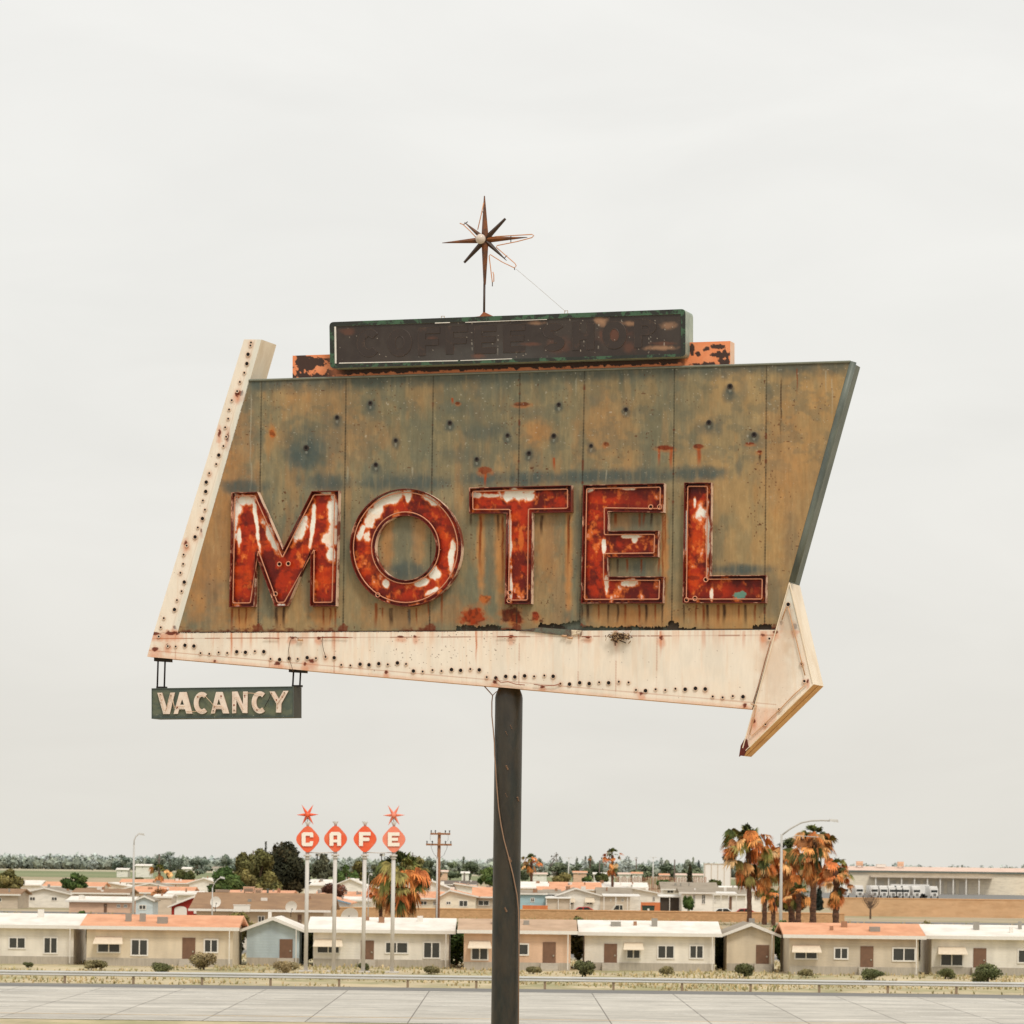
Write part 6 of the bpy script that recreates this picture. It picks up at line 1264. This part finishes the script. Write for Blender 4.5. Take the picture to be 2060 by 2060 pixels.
tree('bushy_tree', 'dark green round tree left of the tall thin palm', 'tree', 1206, 1753, 1783, 32, 900, GREEN, 2600, 'bush', 21, size=.34)
tree('bushy_tree', 'small loose green shrub between the field bush and the dark tree', 'tree', 1180, 1760, 1780, 20, 920, BRIGHT, 1000, 'bush', 22, size=.3)
tree('bushy_tree', 'green shrub in front of the reddish posts', 'tree', 1331, 1768, 1783, 36, 880, BRIGHT, 1500, 'bush', 23, size=.3)
tree('cypress', 'dark narrow cypress standing alone right of the reddish posts', 'tree', 1387.5, 1737, 1782, 13, 860, DARK, 1500, 'column', 24, .02, lumps=12, size=.26)
tree('bushy_tree', 'upright green shrub in front of the cottage with narrow windows', 'tree', 1384, 1797, 1833, 24, 575, BRIGHT, 2200, 'bush', 25, size=.2)
tree('bushy_tree', 'dark green hedge tree below the white block', 'tree', 1433, 1766, 1790, 44, 800, GREEN, 2200, 'bush', 26, size=.32)
tree('bushy_tree', 'dark hedge tree behind the leftmost big palm', 'tree', 1492, 1766, 1792, 34, 800, GREEN, 1500, 'bush', 27, size=.32)
tree('conifer', 'tall hazy dark conifer behind the leftmost big palm crown', 'tree', 1461, 1716, 1772, 26, 1250, [(84, 92, 84), (74, 82, 76)], 1400, seed=28, trunk=.1, lumps=10, size=.5)
tree('bushy_tree', 'olive tree crown behind the ragged palm and the utility pole', 'tree', 832, 1724, 1780, 56, 1000, OLIVE, 3000, seed=29, trunk=.08, lumps=12, size=.4)
tree('bushy_tree', 'grey green tree between the ragged palm and the utility pole', 'tree', 866, 1732, 1784, 44, 950, [(90, 98, 72), (80, 88, 66)], 2600, seed=30, trunk=.08, lumps=12, size=.38)
tree('cypress', 'very dark narrow tree behind the tall palm on the right', 'tree', 1648, 1782, 1830, 18, 640, [(44, 54, 46), (36, 46, 40)], 1500, 'column', 31, .02, lumps=10, size=.24)
tree('bushy_tree', 'dark shrubs filling the foot of the palm group', 'shrub', 1592, 1790, 1836, 84, 530, DARK, 3200, 'bush', 32, size=.22)
# bare bush
rb = random.Random(9); d = 600; c = P(1751, 1832, d); root = empty('bare_tree', (c.x, d, 0), 'small leafless bush before the tan wall and trucks', 'tree'); mb = MB(); ztop = P(1751, 1778, d).z
mb.tube([(c.x, d, 0), (c.x, d, ztop * .35)], .14, 7, taper=[.17, .12]); mb.build('trunk', M_bark, root); mb = MB()
for i in range(46):
    a = rb.uniform(-1, 1); h = rb.uniform(.65, 1.0) * (1 - .25 * abs(a)); p0 = Vector((c.x, d, ztop * rb.uniform(.25, .4))); p2 = Vector((c.x + a * 1.5, d + rb.uniform(-.8, .8), ztop * h)); p1 = p0.lerp(p2, .5) + Vector((a * .2, 0, -.1)); mb.tube([p0, p1, p2], .03, 4, taper=[.05, .03, .01])
    for j in range(3): q = p1.lerp(p2, rb.random()); mb.tube([q, q + Vector((rb.uniform(-.4, .4), rb.uniform(-.3, .3), rb.uniform(.1, .5)))], .012, 4)
mb.build('branches', mat('grey_twigs', (112, 92, 76), .9, .2, 4), root)
# palms
palm('tall leftmost palm of the right hand group with orange hanging fronds', 1508, 1690, 46, 105, 1845, 510, 41, 16, 90, 9, lean=-3)
palm('palm just right of the leftmost one, its green top hidden', 1538, 1728, 36, 88, 1845, 520, 42, 3, 80, 9)
palm('full bushy palm in the middle of the group behind the lamp pole', 1593, 1716, 44, 110, 1845, 525, 43, 16, 110, 12)
palm('tallest palm of the right hand group with a dark trunk', 1635, 1688, 42, 95, 1845, 515, 44, 14, 90, 12, lean=3, tcol=(70, 50, 38))
palm('shorter palm at the right end of the group with a long skirt', 1682, 1750, 34, 84, 1845, 505, 45, 8, 90, 12)
palm('low green palm beneath the middle of the group', 1606, 1796, 30, 12, 1845, 500, 46, 18, 14, 10)
palm('low greenish palm at the foot of the group beside the leftmost trunks', 1556, 1806, 28, 10, 1845, 500, 56, 14, 16, 8)
palm('broad ragged palm with sagging orange fronds right of the cafe sign', 808, 1756, 58, 72, 1860, 420, 47, 26, 90, 9)
palm('ragged clump of orange fronds low at the left of the broad palm', 766, 1790, 32, 20, 1860, 425, 48, 2, 40, 7)
palm('small palm with a brown skirt just right of the sign pole', 1069, 1732, 21, 14, 1780, 850, 49, 14, 20, 5, tcol=None)
palm('slim tall palm with an orange beard on its trunk, centre right', 1232, 1719, 19, 50, 1792, 760, 50, 14, 34, 5)
palm('tiny palm standing in front of the field at the left', 321, 1754, 22, 8, 1780, 820, 51, 16, 16, 4)
palm('very distant brownish palm above the treeline, right of the sign pole', 1187, 1725, 5, 4, 1755, 3000, 52, 8, 10, 2)
palm('very distant grey palm above the treeline near the white block', 1280, 1727, 4, 3, 1755, 3600, 53, 8, 6, 1.5)
# far treeline ------------------------------------------------------------
rt = random.Random(21)
def horwood(name, label, x0, x1, d, h0, h1, cols, n, seed):
    rnd = random.Random(seed); V, Fc, C, Ls = [], [], [], []; x = x0
    while x < x1:
        w_ = rnd.uniform(7, 16); h = rnd.uniform(h0, h1); b = P(x, hor(x) + 2, d); k = d / F; zc = CAMH + h * k
        Ls.append((b.x, d + rnd.uniform(-40, 40), zc * .45, w_ * k * .7, 18, zc * .55)); x += w_ * rnd.uniform(.45, .8)
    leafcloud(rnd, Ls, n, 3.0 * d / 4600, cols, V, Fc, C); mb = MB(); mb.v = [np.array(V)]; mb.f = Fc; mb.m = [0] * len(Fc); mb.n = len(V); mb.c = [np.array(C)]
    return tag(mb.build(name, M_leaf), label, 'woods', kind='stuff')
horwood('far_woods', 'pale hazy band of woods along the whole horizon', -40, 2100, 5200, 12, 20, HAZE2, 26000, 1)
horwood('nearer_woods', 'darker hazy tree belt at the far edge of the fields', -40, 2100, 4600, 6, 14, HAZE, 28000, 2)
def htree(label, px, h, w_, d, cols, seed, shape='round', n=500):
    return tree('distant_tree', label, 'tree', px, hor(px) - h, hor(px) + CAMH * F / d, w_, d, cols, n, shape, seed, .02, 'hazy trees on the horizon', 8, size=(1.3 if d > 3000 else .8))
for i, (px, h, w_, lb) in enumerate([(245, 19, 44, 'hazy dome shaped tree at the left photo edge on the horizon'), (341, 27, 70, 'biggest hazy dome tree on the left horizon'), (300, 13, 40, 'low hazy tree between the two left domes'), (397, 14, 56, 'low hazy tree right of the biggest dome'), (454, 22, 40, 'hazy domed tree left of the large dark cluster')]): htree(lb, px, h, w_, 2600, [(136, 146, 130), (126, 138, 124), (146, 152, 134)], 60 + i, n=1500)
G_ = 'indistinct hazy tree standing up from the horizon woods'
for i in range(46):
    px = rt.uniform(600, 1420) if i < 34 else rt.choice((rt.uniform(0, 230), rt.uniform(1840, 2060), rt.uniform(560, 1000)))
    h = rt.uniform(16, 30) if 1100 < px < 1420 else rt.uniform(12, 24)
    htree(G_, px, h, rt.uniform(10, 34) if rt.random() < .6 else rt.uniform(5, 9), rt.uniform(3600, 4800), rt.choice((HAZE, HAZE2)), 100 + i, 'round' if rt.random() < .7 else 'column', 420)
htree('bare pinkish tree top rising from the horizon right of the sign pole', 1118, 34, 26, 3000, [(170, 158, 150), (156, 146, 138)], 201, n=300)
htree('pointed hazy conifer on the horizon left of the white block', 1405, 22, 8, 3400, [(116, 124, 120)], 202, 'column')
for i, (px, h, w_, lb) in enumerate([(1120, 4, 56, 'green field tree group behind the olive bush'), (1165, 1, 40, 'green field tree right of the T shaped mast'), (1050, 0, 40, 'green field tree just right of the sign pole'), (1205, 4, 50, 'dense green field tree behind the slim palm'), (1290, 2, 50, 'green field tree left of the second T shaped mast'), (1345, 5, 44, 'green field tree right of the second T shaped mast'), (1395, 3, 40, 'green field tree behind the cypress'), (905, 2, 44, 'green field tree right of the utility pole'), (945, 4, 50, 'green field tree in the gap left of the sign pole'), (610, 2, 40, 'green field tree behind the first cafe pole base')]): htree(lb, px, h + 10, w_, 2300, [(124, 132, 102), (112, 122, 98), (134, 140, 110)], 70 + i, n=1500)
# small farm buildings
for lb, px, y0, w_, col, rf_ in (('white farmhouse among trees at the far left', 288, 1738, 30, 'white', 'white'), ('tiny white farm shed at the far left', 246, 1746, 22, 'white', 'white'), ('pale barn left of the dark round bush', 375, 1744, 16, 'white', 'white'), ('tiny white farm building before the left cluster', 438, 1743, 20, 'white', 'grey'), ('small pink roofed farmhouse right of the utility pole', 893, 1750, 14, 'peach', 'pink'), ('tiny pale farmhouse left of the sign pole', 936, 1753, 14, 'white', 'white'), ('long pink roofed farm building in the field', 1167, 1752, 26, 'peach', 'orange'), ('white farm building beside the field bush', 1085, 1755, 30, 'white', 'pink'), ('long low white farm building behind the slim palm', 1215, 1755, 40, 'white', 'white'), ('white building right of the slim palm', 1257, 1755, 24, 'white', 'pink'), ('pale pink roofed farmhouse left of the mast', 1282, 1754, 20, 'white', 'orange'), ('small red roofed farm building left of the cypress', 1337, 1757, 18, 'peach', 'orange'), ('long white shed right of the cypress', 1388, 1757, 56, 'white', 'pink')):
    house('farm_building', lb, px - w_ / 2, px + w_ / 2, y0 + 1, y0 + 4, 2100, 'l', col, rf_, dep=14, over=.6, cat='farm building', wins=[(px - 3, px, y0 + 6, y0 + 8)])
# guard rail by the freeway
gr_ = empty('guard_rail', (0, 229, 0), 'low steel guard rail between the freeway and the dry verge', 'guard rail')
mb = MB(); prg = [(0, .45), (.06, .5), (0, .58), (.06, .66), (0, .75)]; V = [(x, 228.9 - a, z) for x in (-60, 60) for a, z in prg]; mb.add(V, [(i, i + 1, i + 6, i + 5) for i in range(4)]); mb.build('rail', mat('galvanised_rail', (190, 188, 182), .5, .08, .5), gr_)
for k in range(30): x = -58 + k * 4; mb = MB(); mb.box(x - .07, x + .07, 228.95, 229.1, 0, .7); mb.build('post', mat('rail_post', (142, 122, 100), .8, .15, 3), gr_)

# homes carrying on past the left of the park
house(H, 'cream home with an orange roof left of the tall left lamp', 90, 205, 1776, 1784, 820, 'l', 'cream', 'orange')
house(H, 'white gabled home second from the left end of the park', 40, 140, 1788, 1799, 620, 'f', 'white', 'grey', dep=18, wins=[(60, 72, 1804, 1812), (104, 116, 1804, 1812)])
house(H, 'long brown roofed home at the far left end of the park', -80, 36, 1790, 1800, 600, 'l', 'beige', 'brown', wins=[(-10, 4, 1806, 1814)])
house(H, 'pale roofed home in the back row at the far left end', -60, 80, 1772, 1780, 900, 'l', 'white', 'white')
tree('bushy_tree', 'leafy green tree between the homes at the far left', 'tree', 150, 1756, 1800, 52, 760, BRIGHT, 3500, seed=81, trunk=.05, lumps=12, size=.3)
tree('round_tree', 'olive tree at the far left end of the park', 'tree', 20, 1748, 1800, 60, 780, OLIVE, 3500, seed=82, trunk=.08, lumps=12, size=.32)
# shrubs behind the guard rail, every one a copy of four kinds
ro = random.Random(31); kinds = []
for i, cols in enumerate(([(120, 118, 78), (104, 106, 70)], [(150, 138, 98), (132, 124, 86)], [(98, 104, 66), (112, 114, 74)], [(176, 156, 116), (150, 136, 98)])):
    kinds.append(tree('roadside_shrub', 'low dusty shrub in the loose row before the nearest homes', 'shrub', 100 + i * 30, 1926 - 4 * i, 1988, 60 + 12 * i, 236, cols, 2600, 'bush', 90 + i, .05, 'dusty shrubs along the verge', size=.09))
def copy_thing(o):
    c_ = o.copy(); COL.objects.link(c_)
    for ch in o.children: k2 = ch.copy(); COL.objects.link(k2); k2.parent = c_
    return c_
spots = [(60, 262), (196, 258), (330, 250), (412, 262), (575, 256), (735, 262), (870, 258), (1075, 262), (1180, 256), (1345, 262), (1500, 258), (1625, 262), (1760, 256), (1905, 262), (1990, 250)]
for i, (px, dd) in enumerate(spots):
    o = kinds[i] if i < 4 else copy_thing(kinds[ro.randrange(4)]); o.location = (X(px, dd), dd, 0); s_ = ro.uniform(.45, .9); o.scale = (s_, s_, s_ * ro.uniform(.7, 1.15)); o.rotation_euler = (0, 0, ro.uniform(0, 6))

# the nearest row of homes, between the frontage road and the freeway verge
def sidingmat(name, c_):
    m, nt, b_ = nodes(name); N_, K_ = nt.nodes, nt.links; t = N_.new('ShaderNodeTexCoord'); wv = N_.new('ShaderNodeTexWave'); wv.wave_type = 'BANDS'; wv.bands_direction = 'Z'; wv.wave_profile = 'SAW'; wv.inputs['Scale'].default_value = 1.6
    K_.new(t.outputs['Object'], wv.inputs[0]); n_ = N_.new('ShaderNodeTexNoise'); n_.inputs['Scale'].default_value = 1.2; n_.inputs['Detail'].default_value = 9; mp_ = N_.new('ShaderNodeMapping'); mp_.inputs['Scale'].default_value = (1, 1, .3); K_.new(t.outputs['Object'], mp_.inputs[0]); K_.new(mp_.outputs[0], n_.inputs['Vector'])
    r_ = N_.new('ShaderNodeMapRange'); r_.inputs[1].default_value = .3; r_.inputs[2].default_value = .7; r_.inputs[3].default_value = .8; r_.inputs[4].default_value = 1.06; K_.new(n_.outputs[0], r_.inputs[0])
    v_ = N_.new('ShaderNodeVectorMath'); v_.operation = 'SCALE'; v_.inputs[0].default_value = L4(c_)[:3]; K_.new(r_.outputs[0], v_.inputs['Scale']); K_.new(v_.outputs[0], b_.inputs['Base Color']); b_.inputs['Roughness'].default_value = .75
    bp = N_.new('ShaderNodeBump'); bp.inputs['Strength'].default_value = .6; bp.inputs['Distance'].default_value = .03; K_.new(wv.outputs[0], bp.inputs['Height']); K_.new(bp.outputs[0], b_.inputs['Normal']); return m
for k3, c3 in (('sidewhite', (238, 230, 216)), ('sidecream', (226, 210, 184)), ('sidepeach', (222, 186, 156)), ('sideblue', (186, 200, 204)), ('sidebeige', (208, 194, 172))): WC[k3] = c3; MC['wall_' + k3] = sidingmat('wall_' + k3, c3)
def nearhome(label, xl, xr, dd, wall, roof, nw, dx, orient='l', awn=True):
    hm = hor((xl + xr) / 2); w_ = xr - xl; wins = []
    for q in range(nw):
        a = xl + w_ * (q + .5 + ro.uniform(-.12, .12)) / nw; ww = ro.choice((15, 18, 24))
        if abs(a - (xl + dx * w_)) > ww + 22: wins.append((a - ww, a + ww, hm + 149, hm + ro.choice((174, 178, 184))))
    o = house(H, label, xl, xr, hm + (107 if orient == 'l' else 109), hm + ro.uniform(127, 130), dd, orient, wall, roof, dep=9, wins=wins, door=(xl + dx * w_ - 13, xl + dx * w_ + 13, hm + 147), over=.45, awn=[(wins[0][0] - 3, wins[0][1] + 3, wins[0][2] - 5, wins[0][2] + 9)] if awn and wins else ())
    x0, x1 = X(xl, dd), X(xr, dd); mb = MB(); mb.box(x0 + .02, x1 - .02, dd - .04, dd - .006, 0, .55); mb.build('skirting', mat('skirting_grey', (178, 168, 152), .85, .15, 2, stretch=(4, 1, .5)), o)
    xs = X(xl + dx * w_, dd); mb = MB()
    for s4 in range(3): mb.box(xs - .6, xs + .6, dd - .35 - .3 * (3 - s4), dd - .045, .18 * s4, .18 * (s4 + 1) - .001)
    mb.build('steps', mat('step_concrete', (184, 174, 158), .9, .12, 3), o)
    mb = MB(); mb.tube([(x1 - .2, dd - .5, .1), (x1 - .2, dd - .5, 2.6)], .04, 6); mb.build('downpipe', M_fr, o)
for a in (('white sided mobile home with a white roof, leftmost of the nearest row', -170, 150, 272, 'sidewhite', 'white', 4, .3), ('cream sided home with an orange roof, second in the nearest row from the left', 176, 470, 270, 'sidecream', 'orange', 4, .7),
          ('pale blue home with a white roof just left of the cafe sign poles', 498, 604, 276, 'sideblue', 'white', 1, .75, 'f'), ('long white roofed home right behind the cafe sign poles', 632, 905, 275, 'sidewhite', 'white', 4, .4), ('peach sided home with a tan roof just right of the big dark sign pole', 935, 1150, 271, 'sidepeach', 'tan', 3, .8),
          ('white home with a pale roof between the sign pole and the palms', 1178, 1440, 274, 'sidewhite', 'white', 4, .2), ('small cream gabled home in the nearest row left of the tall lamp', 1464, 1560, 276, 'sidecream', 'grey', 1, .75, 'f'), ('beige home with an orange roof below the palm group', 1590, 1850, 270, 'sidebeige', 'orange', 4, .6), ('white roofed home at the right end of the nearest row', 1876, 2200, 273, 'sidewhite', 'white', 4, .3)): nearhome(*a)
for lb, px, w2, hh, cols, dd in (('leafy yard tree between the two leftmost near homes', 163, 66, 64, BRIGHT, 281), ('round olive yard tree left of the pale blue near home', 484, 60, 56, OLIVE, 282), ('green yard shrub right of the pale blue near home', 618, 46, 84, GREEN, 280), ('dark leafy yard tree beside the big sign pole', 918, 70, 72, BRIGHT, 282), ('olive yard tree right of the peach home', 1164, 58, 66, OLIVE, 281), ('small green yard tree left of the cream gabled near home', 1452, 46, 80, GREEN, 281), ('leafy yard tree below the leftmost palms', 1576, 60, 70, BRIGHT, 282), ('olive yard tree before the bare bush', 1862, 64, 62, OLIVE, 281)):
    h0 = hor(px); tree('yard_tree', lb, 'tree', px, max(h0 + hh + 26, h0 + 94), h0 + CAMH * F / dd, w2, dd, cols, 5200, 'bush' if hh > 70 else 'round', int(px), .12, lumps=15, size=.12)
